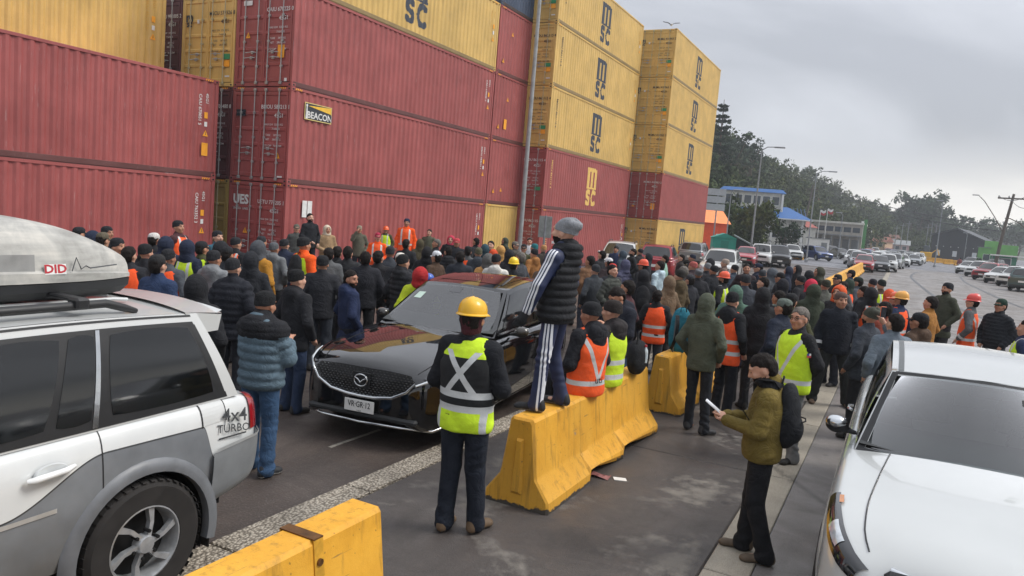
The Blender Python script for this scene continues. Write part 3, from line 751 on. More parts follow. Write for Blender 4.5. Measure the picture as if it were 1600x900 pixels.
_body = {}
def body_mesh(key, J, fine=False):
    if key in _body: return _body[key]
    hm = headmat(J); H = lambda p: tuple(hm @ Vector(p)); R = np.array(hm.to_3x3())
    hc = Vector(H((0, -.015, .165)))
    st, sf = (.02, .0078) if fine else (.027, .0115)
    al = np.array(J['el'] + J['wr'] + J['kn'] + J['an'] + J['sh'])
    lo = al.min(0) - .2; hi = al.max(0) + .2
    spans = [[(hc[i] - .135, hc[i] + .135, sf)] for i in range(3)]
    if fine:
        for w_, e in zip(J['wr'], J['el']):
            d = (Vector(w_) - Vector(e)).normalized()
            for i in range(3): c = w_[i] + d[i] * .08; spans[i].append((c - .115, c + .115, .008))
    f = Field(*[axis(min(lo[i], hc[i] - .16), max(hi[i], hc[i] + .16), st, spans[i]) for i in range(3)])
    nk = J['neck']
    f.ell((nk[0] * .8, .01, 1.27), (.16, .10, .2)); f.ell((nk[0] * .4, .01, 1.05), (.145, .10, .18), .05); f.ell((0, .01, .92), (.15, .105, .12), .05)
    f.rc(J['sh'][0], J['sh'][1], .055, .055, .05); f.rc((nk[0], nk[1] + .01, nk[2] - .04), H((0, .0, .08)), .058, .054, .03)
    for i in (0, 1):
        f.rc(J['sh'][i], J['el'][i], .05, .04, .02); f.rc(J['el'][i], J['wr'][i], .038, .028, .02)
        f.rc(J['hip'][i], J['kn'][i], .078, .052, .03); f.rc(J['kn'][i], J['an'][i], .05, .037, .02)
        a = Vector(J['an'][i]); f.rc(a + Vector((0, .02, -.03)), a + Vector((0, -.12, -.045)), .034, .026, .02)
        # hand: palm, four fingers of unequal length curling, thumb from the side of the palm
        e, w_ = Vector(J['el'][i]), Vector(J['wr'][i]); d = (w_ - e).normalized()
        cur = Vector(J.get('curl', [(0, 0, 0), (0, 0, 0)])[i])
        side = d.cross(Vector((0, 0, 1))) if abs(d.z) < .8 else Vector((0, 1, 0))
        side = (side - d * side.dot(d)).normalized(); inn = side.cross(d).normalized()
        pd = (d + cur * .5).normalized(); kn_ = w_ + pd * .085
        f.rc(w_, kn_, .03, .034, .015)
        f.rc(kn_ - side * .022, kn_ + side * .022, .017, .015, .012)
        for q, (o, ln) in enumerate(((-.03, .072), (-.01, .082), (.01, .076), (.029, .058))):
            b0 = kn_ + side * o; k1 = b0 + (pd + cur * .7).normalized() * ln * .5; k2 = k1 + (pd + cur * 2.0).normalized() * ln * .5
            f.rc(b0, k1, .0095, .0088, .004); f.rc(k1, k2, .0088, .0075, .004)
        th = w_ + pd * .03 - side * .028; t1 = th + (pd * .6 - side * .8).normalized() * .035; t2 = t1 + (pd + cur - side * .15).normalized() * .035
        f.rc(th, t1, .014, .0105, .008); f.rc(t1, t2, .0105, .009, .004)
    # head
    f.ell(H((0, .0, .19)), (.077, .096, .10), .02, R); f.ell(H((0, -.03, .125)), (.06, .07, .078), .03, R)
    f.ell(H((0, -.062, .078)), (.03, .03, .026), .025, R)
    f.rc(H((0, -.098, .185)), H((0, -.117, .143)), .009, .0145, .012); f.ell(H((0, -.105, .140)), (.021, .014, .011), .008, R)
    f.rc(H((-.04, -.084, .203)), H((.04, -.084, .203)), .015, .015, .012)
    for s in (-1, 1):
        f.ell(H((s * .033, -.101, .178)), (.019, .012, .0125), .006, R, 'sub'); f.ell(H((s * .033, -.084, .178)), (.0145, .0145, .0125), .003, R)
        f.ell(H((s * .042, -.07, .14)), (.025, .025, .025), .02, R); f.ell(H((s * .079, .008, .155)), (.01, .026, .034), .008, R)
    f.rc(H((-.02, -.094, .105)), H((.02, -.094, .105)), .010, .010, .008); f.ell(H((0, -.108, .109)), (.026, .01, .0025), .003, R, 'sub')
    V, Q = f.mesh(); V = relax(V, Q, 1, .3)
    # colour zones in head space
    C = V[Q].mean(1); iv = np.array(hm.inverted()); P = C @ iv[:3, :3].T + iv[:3, 3]
    mi = np.zeros(len(Q), np.int32); x, y, z = np.abs(P[:, 0]), P[:, 1], P[:, 2]
    front = y < -.04
    eye = front & (((x - .033) / .0135) ** 2 + ((z - .178) / .0068) ** 2 < 1); brow = front & (x > .016) & (x < .05) & (z > .197) & (z < .207)
    lips = front & (x < .023) & (z > .098) & (z < .117)
    beard = (y < .0) & (z < .125) & (z > .05) & (np.abs(P[:, 0]) < .08) & ~(lips) & ((y < -.03) | (z < .115))
    mi[beard] = 2; mi[lips] = 3; mi[eye | brow] = 1
    _body[key] = npmesh('body', V, Q, mi); return _body[key]

_jk = {}
def jacket_mesh(key, J, hem=.80, puff=0.0, hood=0, fat=1.0, vest=False, collar=1.0, res=.02, seed=0, sleeves=True, wr=1.0):
    """coat built over the pose: hood 0 none, 1 down, 2 up; vest leaves the arms out"""
    if key in _jk: return _jk[key]
    hm = headmat(J); H = lambda p: tuple(hm @ Vector(p)); R = np.array(hm.to_3x3())
    al = np.array(J['el'] + J['wr'] + J['sh']); lo = al.min(0) - .16; hi = al.max(0) + .16
    hi[2] = max(hi[2], 1.83 if hood == 2 else 1.62); lo[2] = min(lo[2], hem - .06)
    lo[0] = min(lo[0], -.3); hi[0] = max(hi[0], .3); lo[1] = min(lo[1], -.3); hi[1] = max(hi[1], .3)
    f = Field(*[axis(lo[i], hi[i], res) for i in range(3)])
    F = fat; nx = J['neck'][0]
    f.ell((nx * .8, .012, 1.26), (.205 * F, .142 * F, .235), .03); f.ell((nx * .5, .0, 1.05), (.192 * F, .146 * F, .25), .06); f.ell((0, .005, hem + .06), (.198 * F, .142 * F, .17), .06)
    f.rc(J['sh'][0], J['sh'][1], .073, .073, .06)
    f.rc((nx * .9, .02, 1.42), (nx, J['neck'][1] + .012, 1.47 + .045 * collar), .10, .072, .04)
    f.cut(2, hem)
    if sleeves:
        for i in (0, 1):
            s, e, w_ = J['sh'][i], J['el'][i], J['wr'][i]
            f.rc((s[0] * .97, s[1], s[2]), e, .068 * F, .063 * F, .03); d = (Vector(w_) - Vector(e)).normalized(); w2 = Vector(w_) - d * .005
            f.rc(e, w2, .062 * F, .047 * F, .02)
            if not vest: f.rc(w2 - d * .05, w2, .047 * F, .045, .006)
    if vest:
        for i in (0, 1): f.rc(J['sh'][i], J['el'][i], .084, .08, .0, op='sub')
    if hood == 1:
        f.ell((nx, .105, 1.475), (.125, .075, .085), .04); f.ell((nx, .12, 1.40), (.10, .06, .09), .04)
    if hood == 2:
        f.ell(H((0, .012, .165)), (.112, .128, .148), .03, R); f.ell(H((0, .02, .03)), (.12, .115, .09), .04, R)
        f.ell(H((0, -.125, .15)), (.074, .10, .105), .0, R, 'sub')
    V, Q = f.mesh(); V = relax(V, Q, 1, .5); rs = np.random.RandomState(seed + 3)
    N = vnorm(V, Q); x, y, z = V.T
    # along-sleeve coordinate so that folds and quilting cross the arms
    u = z.copy(); arm = np.zeros(len(V), np.float32)
    for i in (0, 1):
        s, e, w_ = [np.array(J[k][i], np.float32) for k in ('sh', 'el', 'wr')]
        for a, b, o in ((s, e, 0), (e, w_, np.linalg.norm(e - s))):
            ba = b - a; L = np.linalg.norm(ba); t = np.clip((V - a) @ ba / L / L, 0, 1)
            m = (np.linalg.norm(V - a - t[:, None] * ba, axis=1) < .085 * F) & (np.abs(x) > .13 if a is s else True); u[m] = -(o + t[m] * L); arm[m] = 1
    w_ = sines(V, rs, 10, 26, (.8, .8, 1.5)) * .55 + sines(V, rs, 8, 60, (.6, .6, 1.5)) * .3
    mk = np.clip(sines(V, rs, 6, 9) * 2.2 + .35, 0, 1); fold = np.sin(u * 55 + 14 * sines(V, rs, 6, 8)) * (arm * .8 + .25) * mk
    dsp = (w_ * .011 + fold * .0055) * wr
    if puff: 
        q = np.abs(np.sin(PI * (u + .004 * w_) / puff)); dsp = dsp * .45 + (np.sqrt(q + 1e-4) * .024 - .013)
        if hood == 2: dsp = np.where(z > 1.5, dsp * .3, dsp)
    V = V + N * dsp[:, None]
    _jk[key] = npmesh('jacket', V, Q); return _jk[key]

_tr = {}
def trousers_mesh(key, J, slim=1.0, res=.02, seed=0):
    if key in _tr: return _tr[key]
    al = np.array(J['hip'] + J['kn'] + J['an']); lo = al.min(0) - .17; hi = al.max(0) + .17; lo[2] = max(.0, lo[2]); 
    f = Field(*[axis(lo[i], hi[i], res) for i in range(3)])
    f.ell((0, .012, HIPZ + .02), (.172, .128, .15), .03)
    for i in (0, 1):
        h, k, a = J['hip'][i], J['kn'][i], Vector(J['an'][i])
        f.rc((h[0] * 1.05, h[1], h[2] - .03), k, .098 * slim, .076 * slim, .02); d = (a - Vector(k)).normalized()
        f.rc(k, tuple(a - d * .02), .076 * slim, .064 * slim, .015)
        f.rc(tuple(a - d * .1), tuple(a + d * .025), .062 * slim, .072 * slim, .02)
        f.rc(tuple(a), tuple(a + Vector((0, -.03, -.02))), .066 * slim, .06 * slim, .02)
    V, Q = f.mesh(); V = relax(V, Q, 1, .4); rs = np.random.RandomState(seed + 11); N = vnorm(V, Q); z = V[:, 2]
    low = np.exp(-((z - .12) / .12) ** 2) + .8 * np.exp(-((z - .5) / .1) ** 2) + .35
    mk = np.clip(sines(V, rs, 6, 10) * 2.2 + .3, 0, 1)
    dsp = (np.sin(z * 62 + 16 * sines(V, rs, 6, 8)) * .0062 * mk + sines(V, rs, 10, 24, (1, 1, .5)) * .010) * low
    V = V + N * dsp[:, None]
    _tr[key] = npmesh('trousers', V, Q); return _tr[key]

def shoe_mesh():
    f = Field(axis(-.07, .07, .009), axis(-.22, .11, .009), axis(-.02, .14, .009))
    f.rc((0, .045, .045), (0, -.13, .035), .042, .034, .02); f.rc((0, .03, .09), (0, -.03, .065), .044, .038, .03)
    f.ell((0, -.145, .03), (.046, .05, .034), .02); f.cut(2, .004)
    V, Q = f.mesh(); V = relax(V, Q, 1, .4)
    mi = (V[Q].mean(1)[:, 2] < .024).astype(np.int32)
    return npmesh('shoe', V, Q, mi)
SHOE = shoe_mesh()

# headwear, in head space (origin at the neck joint)
def head_cap(prof, sc=(1, 1), n=22):
    return MB().lathe(prof, n, 0, (0, .0, 0), 'z', sc)
def hw_beanie(slouch=0):
    b = MB(); pr = [(.083, .172), (.0895, .175), (.091, .21), (.0895, .213), (.090, .235), (.080, .268), (.055, .293), (.022, .302), (.001, .303)]
    if slouch: pr = [(.083, .172), (.0905, .175), (.092, .21), (.091, .214), (.096, .235), (.093, .262), (.08, .288), (.055, .303), (.022, .309), (.001, .31)]
    P = [[(r * math.cos(t) * .97, .008 + r * math.sin(t) * 1.17 + slouch * (.085 * max(0, h - .2) / .1) ** 1.0 * .62, h - (.22 * (r * math.sin(t)) if h < .22 else 0) - slouch * max(0, math.sin(t)) * .03 * (h > .22) + (.002 * math.sin(t * 30) if h < .24 else .003 * math.sin(t * 18))) for t in np.linspace(0, 2 * PI, 37)] for r, h in pr]
    b.grid(P, flip=False); return b.mesh('knitted_hat', 50)
def hw_helmet():
    b = MB()
    pr = [(.112, .200), (.128, .196), (.129, .201), (.114, .212), (.113, .235), (.106, .268), (.086, .30), (.05, .322), (.001, .330)]
    P = []
    for r, h in pr:
        row = []
        for t in np.linspace(0, 2 * PI, 41):
            c, s_ = math.cos(t), math.sin(t); brim = max(0, -s_) ** 2 * .035 if r > .118 else 0
            ridge = .006 * (abs(c) < .18) * (.215 < h < .33) + .004 * (.3 < abs(c) < .42) * (.25 < h < .325)
            row.append(((r + brim) * c * .92, .006 + (r + brim) * s_ * 1.08, h + ridge - (.012 * max(0, -s_) if r > .118 else 0) + .02 * -s_ * -.3))
        P.append(row)
    b.grid(P); b.lathe([(.105, .18), (.108, .205)], 24, 1, (0, .006, 0), 'z', (.9, 1.05)); return b.mesh('hard_hat', 45)
def hw_cap(back=False):
    b = MB(); pr = [(.084, .19), (.089, .2), (.09, .225), (.084, .26), (.062, .287), (.03, .298), (.001, .30)]
    P = [[(r * math.cos(t) * .97, .006 + r * math.sin(t) * 1.14, h + (.0025 if abs((t / (PI / 3)) % 1 - .5) > .46 else 0)) for t in np.linspace(0, 2 * PI, 37)] for r, h in pr]
    b.grid(P); vis = []
    for k in np.linspace(-1, 1, 13):
        row = []
        for q in np.linspace(0, 1, 4):
            a = k * 1.05; row.append((math.sin(a) * (.086 + q * .0), .006 - math.cos(a) * 1.1 * .09 - q * .075 * math.cos(k * 1.45), .202 - q * .022 - .012 * (1 - math.cos(a))))
        vis.append(row)
    b.grid(vis); b.grid([[(x, y, z - .006) for x, y, z in r] for r in vis], flip=True); b.lathe([(.008, .298), (.007, .303), (.001, .304)], 8, 0, (0, .006, 0))
    return b.mesh('cap', 50)
def hw_hair(long=0, seed=0):
    f = Field(axis(-.12, .12, .009), axis(-.14, .15, .009), axis(.03, .33, .009))
    f.ell((0, .012, .198), (.088, .106, .107), .01); f.ell((0, .05, .16), (.074, .064, .085 + .04 * long), .02)
    f.ell((0, -.162, .155), (.112, .12, .122), .0, None, 'sub'); f.ell((0, -.02, .05), (.1, .085, .085), 0, None, 'sub')
    f.cut(2, .095)
    for s_ in (1, -1): f.ell((s_ * .09, -.01, .115), (.04, .085, .088), 0, None, 'sub'); f.ell((s_ * .085, -.075, .18), (.045, .06, .06), 0, None, 'sub')
    V, Q = f.mesh(); V = relax(V, Q, 1, .2); rs = np.random.RandomState(seed); N = vnorm(V, Q)
    V = V + N * (sines(V, rs, 14, 80) * .011 + np.abs(sines(V, rs, 10, 170)) * .010)[:, None]
    return npmesh('hair', V, Q)
HW = {'beanie': hw_beanie(), 'slouch': hw_beanie(1), 'helmet': hw_helmet(), 'cap': hw_cap(), 'hair': hw_hair(0, 1), 'hair2': hw_hair(1, 5)}
HW['hood'] = None; HW['bald'] = None
HWN = {'beanie': 'knitted_hat', 'slouch': 'knitted_hat', 'helmet': 'hard_hat', 'cap': 'cap', 'hair': 'hair', 'hair2': 'hair'}

def hair_mat(col):
    g = NT('hair'); p = g.co('Object', (60, 60, 14)); n = g.noise(p, 1.5, 5, .7)
    c = srgb(col); g.bump(n, .8, .01)
    return g.out(g.ramp(n, [(.3, tuple(x * .5 for x in c[:3]) + (1,)), (.75, tuple(x * 1.5 + .004 for x in c[:3]) + (1,))]), .7, spec=.15)
HAIR = {'k': hair_mat('1d1816'), 'b': hair_mat('3a2b22'), 'g': hair_mat('6d6862')}
def skin_mat(col):
    g = NT('skin'); n = g.noise(g.co(), 22, 4); c = srgb(col)
    g.b.inputs['Subsurface Weight'].default_value = .08; g.b.inputs['Subsurface Radius'].default_value = (.01, .004, .002)
    return g.out(g.ramp(n, [(.3, tuple(x * .86 for x in c[:3]) + (1,)), (.7, (min(1, c[0] * 1.08), c[1] * 1.02, c[2], 1))]), .5)
SKIN = [skin_mat(c) for c in ('c0927a', 'b5846a', 'c99d86', 'a97a62')]
m_eye = plain('2a211d', .4); m_lip = plain('96604f', .5)

def hivis(name, base, kind):
    """safety vest cloth with its reflective tapes; object space of the figure"""
    g = NT(name); s = g.sep(g.co()); x, y, z = s[0], s[1], s[2]; ax = g.math('ABSOLUTE', x)
    band = lambda v, a, b: g.math('MULTIPLY', g.math('GREATER_THAN', v, a), g.math('LESS_THAN', v, b))
    def tot(ms):
        o = ms[0]
        for m in ms[1:]: o = g.math('MAXIMUM', o, m)
        return o
    n = g.noise(g.co(), 11, 5, .6, .5); c0 = srgb(base)
    col = g.ramp(n, [(.3, tuple(v * .8 for v in c0[:3]) + (1,)), (.7, c0)])
    if kind == 'x':        # crossed tapes on a dark back panel between two bright ones
        t = g.math('MULTIPLY', g.math('SUBTRACT', z, 1.24), .72)
        diag = band(g.math('ABSOLUTE', g.math('SUBTRACT', ax, g.math('ABSOLUTE', t))), -1, .026)
        mid = band(z, 1.07, 1.40); diag = g.math('MULTIPLY', diag, mid)
        tape = tot([diag, band(z, 1.055, 1.105), band(z, .95, 1.0), g.math('MULTIPLY', band(ax, .155, .195), g.math('LESS_THAN', z, 1.0))])
        dark = g.math('MULTIPLY', band(z, 1.0, 1.355), 1.0); col = g.mix(dark, col, srgb('17191c'))
    elif kind == 'two':    # two hoops and braces
        tape = tot([band(z, .93, .975), band(z, 1.06, 1.105), g.math('MULTIPLY', band(ax, .075, .115), g.math('GREATER_THAN', z, 1.105))])
    elif kind == 'hoop': tape = tot([band(z, .90, .955), band(z, 1.06, 1.115)])
    elif kind == 'v':      # V braces and one hoop
        t = g.math('MULTIPLY', g.math('SUBTRACT', z, .98), .42)
        tape = tot([band(g.math('ABSOLUTE', g.math('SUBTRACT', ax, t)), -1, .022), band(z, .92, .97)])
    elif kind == 'brace': tape = tot([band(z, .98, 1.03), g.math('MULTIPLY', band(ax, .09, .135), g.math('GREATER_THAN', z, 1.03))])
    col = g.mix(tape, col, srgb('c3c6c6'))
    g.bump(n, .5, .02)
    g.b.inputs['Emission Strength'].default_value = 0
    return g.out(col, g.math('SUBTRACT', .8, g.math('MULTIPLY', tape, .4)))
VEST = {'yx': hivis('yellow_vest_x', 'd0f22c', 'x'), 'y': hivis('yellow_vest', 'cdec2a', 'two'), 'yh': hivis('yellow_vest_hoop', 'cdec2a', 'hoop'), 'o': hivis('orange_vest', 'fb5f22', 'two'), 'oh': hivis('orange_vest_hoop', 'fb5a20', 'hoop'), 'ov': hivis('orange_vest_v', 'fb5f22', 'v'), 'ob': hivis('orange_vest_brace', 'fb5f22', 'brace')}

NPEOPLE = 0
def person(loc, face, label, J, jacket='26272b', trousers='22242b', hat=None, hatcol='1c1d20', hood=0, puff=0.0, hem=.80, vest=None, skin=None, hair='k', h=1.75,
           beard=False, shoes='23211f', sole='3a3836', fine=False, key=None, fat=1.0, legkey=None, slim=1.0, mats=None, sleeves=True, under=None, jmat=None, tmat=None, group='people in the crowd', name='person', collar=1.0, glove=None, z=None):
    """face: compass angle the figure looks to, measured from -Y counter-clockwise"""
    global NPEOPLE; NPEOPLE += 1
    i = NPEOPLE; loc = Vector(loc)
    t = empty(name, loc, face); s = h / 1.75; wx = s * (1 + .06 * math.sin(i * 7.3)); t.scale = (wx, wx, s)
    tag(t, label, 'person', group)
    sk = SKIN[(skin if skin is not None else i) % len(SKIN)]
    key = key or str(i); res = .014 if fine else .0205
    hr = HAIR[hair]
    mobj('body', body_mesh(key, J, fine), [sk, m_eye, hr if beard else sk, m_lip], t)
    jm = jmat or cloth(jacket)
    if under:            # sleeves of another garment under a sleeveless one
        mobj('shirt', jacket_mesh((key, 'under', hem), J, hem + .02, 0, 0, .93, res=res, seed=i, wr=1.0), under if not isinstance(under, str) else cloth(under), t)
    mobj('jacket', jacket_mesh((key, hem, puff, hood, fat, sleeves), J, hem, puff, hood, fat, vest=not sleeves, res=res, seed=i, sleeves=sleeves, collar=collar), jm, t)
    if vest:
        mobj('safety_vest', jacket_mesh((key, 'vest', hem, fat), J, hem - .03 if hem > .78 else hem + .02, 0, 0, fat * 1.075, vest=True, res=res, seed=i + 5, sleeves=False, collar=.0), VEST[vest] if isinstance(vest, str) else vest, t)
    lk_ = legkey or key
    mobj('trousers', trousers_mesh((lk_, slim), J, slim, res=.0145 if fine else .022, seed=i), tmat or cloth(trousers), t)
    for k in (0, 1):
        a = J['an'][k]; o = mobj('shoe', SHOE, [plain(shoes, .7, var=.2), plain(sole, .7)], t, (a[0], a[1], a[2] - .085))
        o.rotation_euler = (0, 0, J.get('toe', (-.12, .12))[k])
    if glove:
        for k in (0, 1):
            e, w_ = Vector(J['el'][k]), Vector(J['wr'][k]); d = (w_ - e).normalized(); cur = Vector(J.get('curl', [(0, 0, 0), (0, 0, 0)])[k])
            f = Field(*[axis(min(w_[q], w_[q] + d[q] * .2) - .1, max(w_[q], w_[q] + d[q] * .2) + .1, .009) for q in range(3)])
            pd = (d + cur * .5).normalized(); kn_ = w_ + pd * .085; side = (d.cross(Vector((0, 0, 1))) if abs(d.z) < .8 else Vector((0, 1, 0))); side = (side - d * side.dot(d)).normalized()
            f.rc(w_ - d * .02, kn_, .038, .041, .015)
            for o_, ln in ((-.034, .075), (-.012, .086), (.012, .08), (.034, .06)):
                b0 = kn_ + side * o_; k1 = b0 + (pd + cur * .7).normalized() * ln * .5; f.rc(b0, k1, .0145, .014, .003); f.rc(k1, k1 + (pd + cur * 2).normalized() * ln * .5, .014, .012, .003)
            th = w_ + pd * .03 - side * .03; f.rc(th, th + (pd * .6 - side * .8).normalized() * .06, .019, .014, .006)
            V, Q = f.mesh(); mobj('glove', npmesh('glove', V, Q), cloth(glove), t)
    hm = headmat(J)
    if hat in HWN:
        mt = hr if hat.startswith('hair') else (plain(hatcol, .35, coat=.3, var=.06) if hat == 'helmet' else cloth(hatcol, scale=22))
        o = mobj(HWN[hat], HW[hat], [mt, m_dark], t); o.matrix_local = hm
    if hat in ('cap', 'helmet') or hat == 'half':
        o = mobj('hair', HW['hair'], hr, t); o.matrix_local = hm @ Matrix.Diagonal((.965, .965, .955 if hat == 'cap' else .95, 1))
    return t
# ============================================================ vehicles
def car_paint(col, flake=0.0, rough=.3):
    g = NT('car_paint'); n = g.noise(g.co(), 2.5, 4); c = srgb(col)
    dirt = g.ramp(g.math('ADD', g.math('MULTIPLY', g.sep(g.co())[2], -1.1), g.math('MULTIPLY', g.noise(g.co(), 6, 5), .6)), [(.0, 0.0), (.25, .35)])
    base = g.mix(dirt, g.ramp(n, [(.3, tuple(x * .95 for x in c[:3]) + (1,)), (.7, c)]), srgb('5d564c'))
    return g.out(base, g.math('ADD', rough, g.math('MULTIPLY', dirt, .4)), flake, .5, .8)
PNT = {k: car_paint(v, f) for k, v, f in (('white', 'c6c8c7', 0), ('black', '0c0d0f', .2), ('red', '97202a', .2), ('silver', '8d9194', .6), ('grey', '4c5054', .5), ('blue', '23407a', .4), ('green', '2f8a35', .2), ('dark', '2a2d31', .4), ('crimson', 'a8303c', .1), ('teal', '39504f', .3))}
def glass_mat(col='0b0e10', rough=.04):
    g = NT('window_glass'); n = g.noise(g.co(), 3, 3); return g.out(srgb(col), g.math('MULTIPLY_ADD', n, .06, rough), 0, .7, .2)
m_glass = glass_mat(); m_glass2 = glass_mat('31383b', .05)
m_rub = plain('262423', .85, var=.35, scale=9); m_plast = plain('26282a', .6); m_chr = plain('c9ccce', .18, 1.0, .04); m_alloy = plain('b4b7ba', .35, .55, .15, 20)
m_lens = plain('c7cdd0', .1, .4, .15, 20, coat=1.0); m_lamp = plain('17191c', .08, 0, .2, 10, coat=1.0); m_tail = plain('8e1420', .15, 0, .15, 12, coat=1.0); m_amber = plain('b8702a', .2, 0, .1, 12, coat=.8)
m_well = plain('0d0d0e', .95)

def sm(xs, pts):
    """smooth interpolation through (x, y) control points"""
    px = [p[0] for p in pts]; py = [p[1] for p in pts]
    if np.isscalar(xs): xs = np.array([xs]); sc = True
    else: xs = np.asarray(xs, float); sc = False
    n = len(px); m = np.zeros(n)
    d = [(py[i + 1] - py[i]) / (px[i + 1] - px[i]) for i in range(n - 1)]
    for i in range(1, n - 1): m[i] = 0 if d[i - 1] * d[i] <= 0 else 2 * d[i - 1] * d[i] / (d[i - 1] + d[i])
    m[0], m[-1] = d[0], d[-1]
    k = np.clip(np.searchsorted(px, xs) - 1, 0, n - 2); px = np.array(px); py = np.array(py); h = px[k + 1] - px[k]
    t = np.clip((xs - px[k]) / h, 0, 1)
    o = (2 * t ** 3 - 3 * t ** 2 + 1) * py[k] + (t ** 3 - 2 * t ** 2 + t) * h * m[k] + (-2 * t ** 3 + 3 * t ** 2) * py[k + 1] + (t ** 3 - t ** 2) * h * m[k + 1]
    return float(o[0]) if sc else o

SECP = [(0, .84, 0), (.06, .955, .03), (.14, .985, .18), (.3, 1.0, .46), (.46, .99, .72), (.56, .965, .90), (.64, .92, .985), (.7, .86, 1.0)]
TPROF = {}
class Car:
    """body lofted from profiles; front at y=0, rear at y=L, x symmetric, facing -Y"""
    def __init__(s, L, W, top, bot, wid, shoulder, wheels, wr, cabin, roofz, tumble, step=.05, belt=None):
        s.L, s.W, s.top, s.bot, s.wid, s.sh, s.wh, s.wr, s.cab, s.rz, s.tum = L, W, top, bot, wid, shoulder, wheels, wr, cabin, roofz, tumble
        s.step = step; s.belt = belt; s._c = {}
    def sec(s, y, t):
        """half-section point; t 0 sill .. .62 shoulder .. 1 centre line of bonnet / deck"""
        ky = round(y, 4)
        if ky not in s._c: s._c[ky] = (sm(y, s.top), sm(y, s.bot), sm(y, s.wid) * s.W / 2, sm(y, s.sh))
        zt, zb, w_, zs = s._c[ky]
        if t <= .7:
            kt = round(t, 5)
            if kt not in TPROF: TPROF[kt] = (sm(t, [(p[0], p[1]) for p in SECP]), sm(t, [(p[0], p[2]) for p in SECP]))
            a, b = TPROF[kt]; return (a * w_, zb + (zs - zb) * b)
        q = min(1.0, (t - .7) / .3)
        return (.86 * w_ * (1 - q), zs + (zt - zs) * (1 - (1 - q) ** 2.2))
    def P(s, y, t, side, off=0.0):
        x, z = s.sec(y, t); p = Vector((side * x, y, z))
        if off:
            e = .02; a = s.sec(min(y + e, s.L), t); b = s.sec(max(y - e, 0), t); c = s.sec(y, min(t + .02, 1)); d = s.sec(y, max(t - .02, 0))
            ty = Vector((side * (a[0] - b[0]), 2 * e, a[1] - b[1])); tt = Vector((side * (c[0] - d[0]), 0, c[1] - d[1]))
            n = ty.cross(tt) * (1 if side > 0 else -1); n.normalize()
            if n.x * side < -.3: n = -n
            p += n * off
        return p
    def patch(s, y0, y1, t0, t1, side, off=.006, n=(8, 6), fy=None):
        """panel lying on the body skin; fy(u, v) may warp the corners"""
        rows = []
        for i in range(n[0] + 1):
            u = i / n[0]; row = []
            for j in range(n[1] + 1):
                v = j / n[1]; uu, vv = fy(u, v) if fy else (u, v)
                row.append(s.P(y0 + (y1 - y0) * uu, t0 + (t1 - t0) * vv, side, off))
            rows.append(row)
        return MB().grid(rows, 0, flip=side < 0)
    def body(s, nm, mat, parent, t0=0.0, t1=1.0, off=0.0):
        ys = list(np.concatenate([np.linspace(0, .16, 6), np.arange(.16 + s.step, s.L - .16, s.step), np.linspace(s.L - .16, s.L, 6)]))
        ts = list(np.linspace(0, .7, 21)) + list(np.linspace(.76, 1, 5)); b = MB()
        for side in (1, -1):
            G = [[s.P(y, t, side, off) for t in ts] for y in ys]
            keep = {}
            def inside(p): return any(math.hypot(p.y - wy, p.z - s.wr) < s.wr * 1.16 for wy in s.wh) and p.z < s.wr * 2.4
            IN = [[inside(p) and ts[j] < .62 for j, p in enumerate(r)] for r in G]
            vid = {}
            def vx(i, j):
                if (i, j) not in vid:
                    p = G[i][j]
                    if IN[i][j]:
                        wy = min(s.wh, key=lambda q: abs(q - p.y)); d = Vector((0, p.y - wy, p.z - s.wr))
                        if d.length > 1e-4:
                            d = d / d.length * s.wr * 1.16; p = Vector((p.x, wy + d.y, s.wr + d.z))
                    vid[(i, j)] = len(b.v); b.v.append(tuple(p))
                return vid[(i, j)]
            for i in range(len(ys) - 1):
                for j in range(len(ts) - 1):
                    c = [(i, j), (i, j + 1), (i + 1, j + 1), (i + 1, j)]
                    if sum(IN[a][d] for a, d in c) >= 3: continue
                    f = [vx(*q) for q in c]; b.f.append(f if side < 0 else f[::-1]); b.m.append(0)
            for i in (0, len(ys) - 1):      # close the ends
                n = len(b.v); b.v += [tuple(G[i][j]) for j in range(len(ts))] + [(0, ys[i], G[i][j].z) for j in range(len(ts))]
                for j in range(len(ts) - 1):
                    f = [n + j, n + j + 1, n + len(ts) + j + 1, n + len(ts) + j]; b.f.append(f if (side > 0) == (i == 0) else f[::-1]); b.m.append(0)
        o = b.build(nm, mat, parent, 38)
        # dark floor and wheel wells
        f = MB(); f.box((-s.W * .40, .25, sm(s.L / 2, s.bot) + .02), (s.W * .40, s.L - .25, sm(s.L / 2, s.bot) + .1))
        for wy in s.wh:
            for side in (1, -1):
                f.prism([(wy + s.wr * 1.17 * math.cos(a), s.wr + s.wr * 1.17 * math.sin(a)) for a in np.linspace(-.5, PI + .5, 20)], side * (s.W / 2 - .36), side * (s.W / 2 - .33), 'x')
                A = [(wy + s.wr * 1.17 * math.cos(a), s.wr + s.wr * 1.17 * math.sin(a)) for a in np.linspace(-.4, PI + .4, 20)]
                f.grid([[(side * (s.W / 2 - .34), a, c) for a, c in A], [(side * (s.W / 2 - .035), a, c) for a, c in A]])
        f.build('underbody', m_well, parent)
        return o
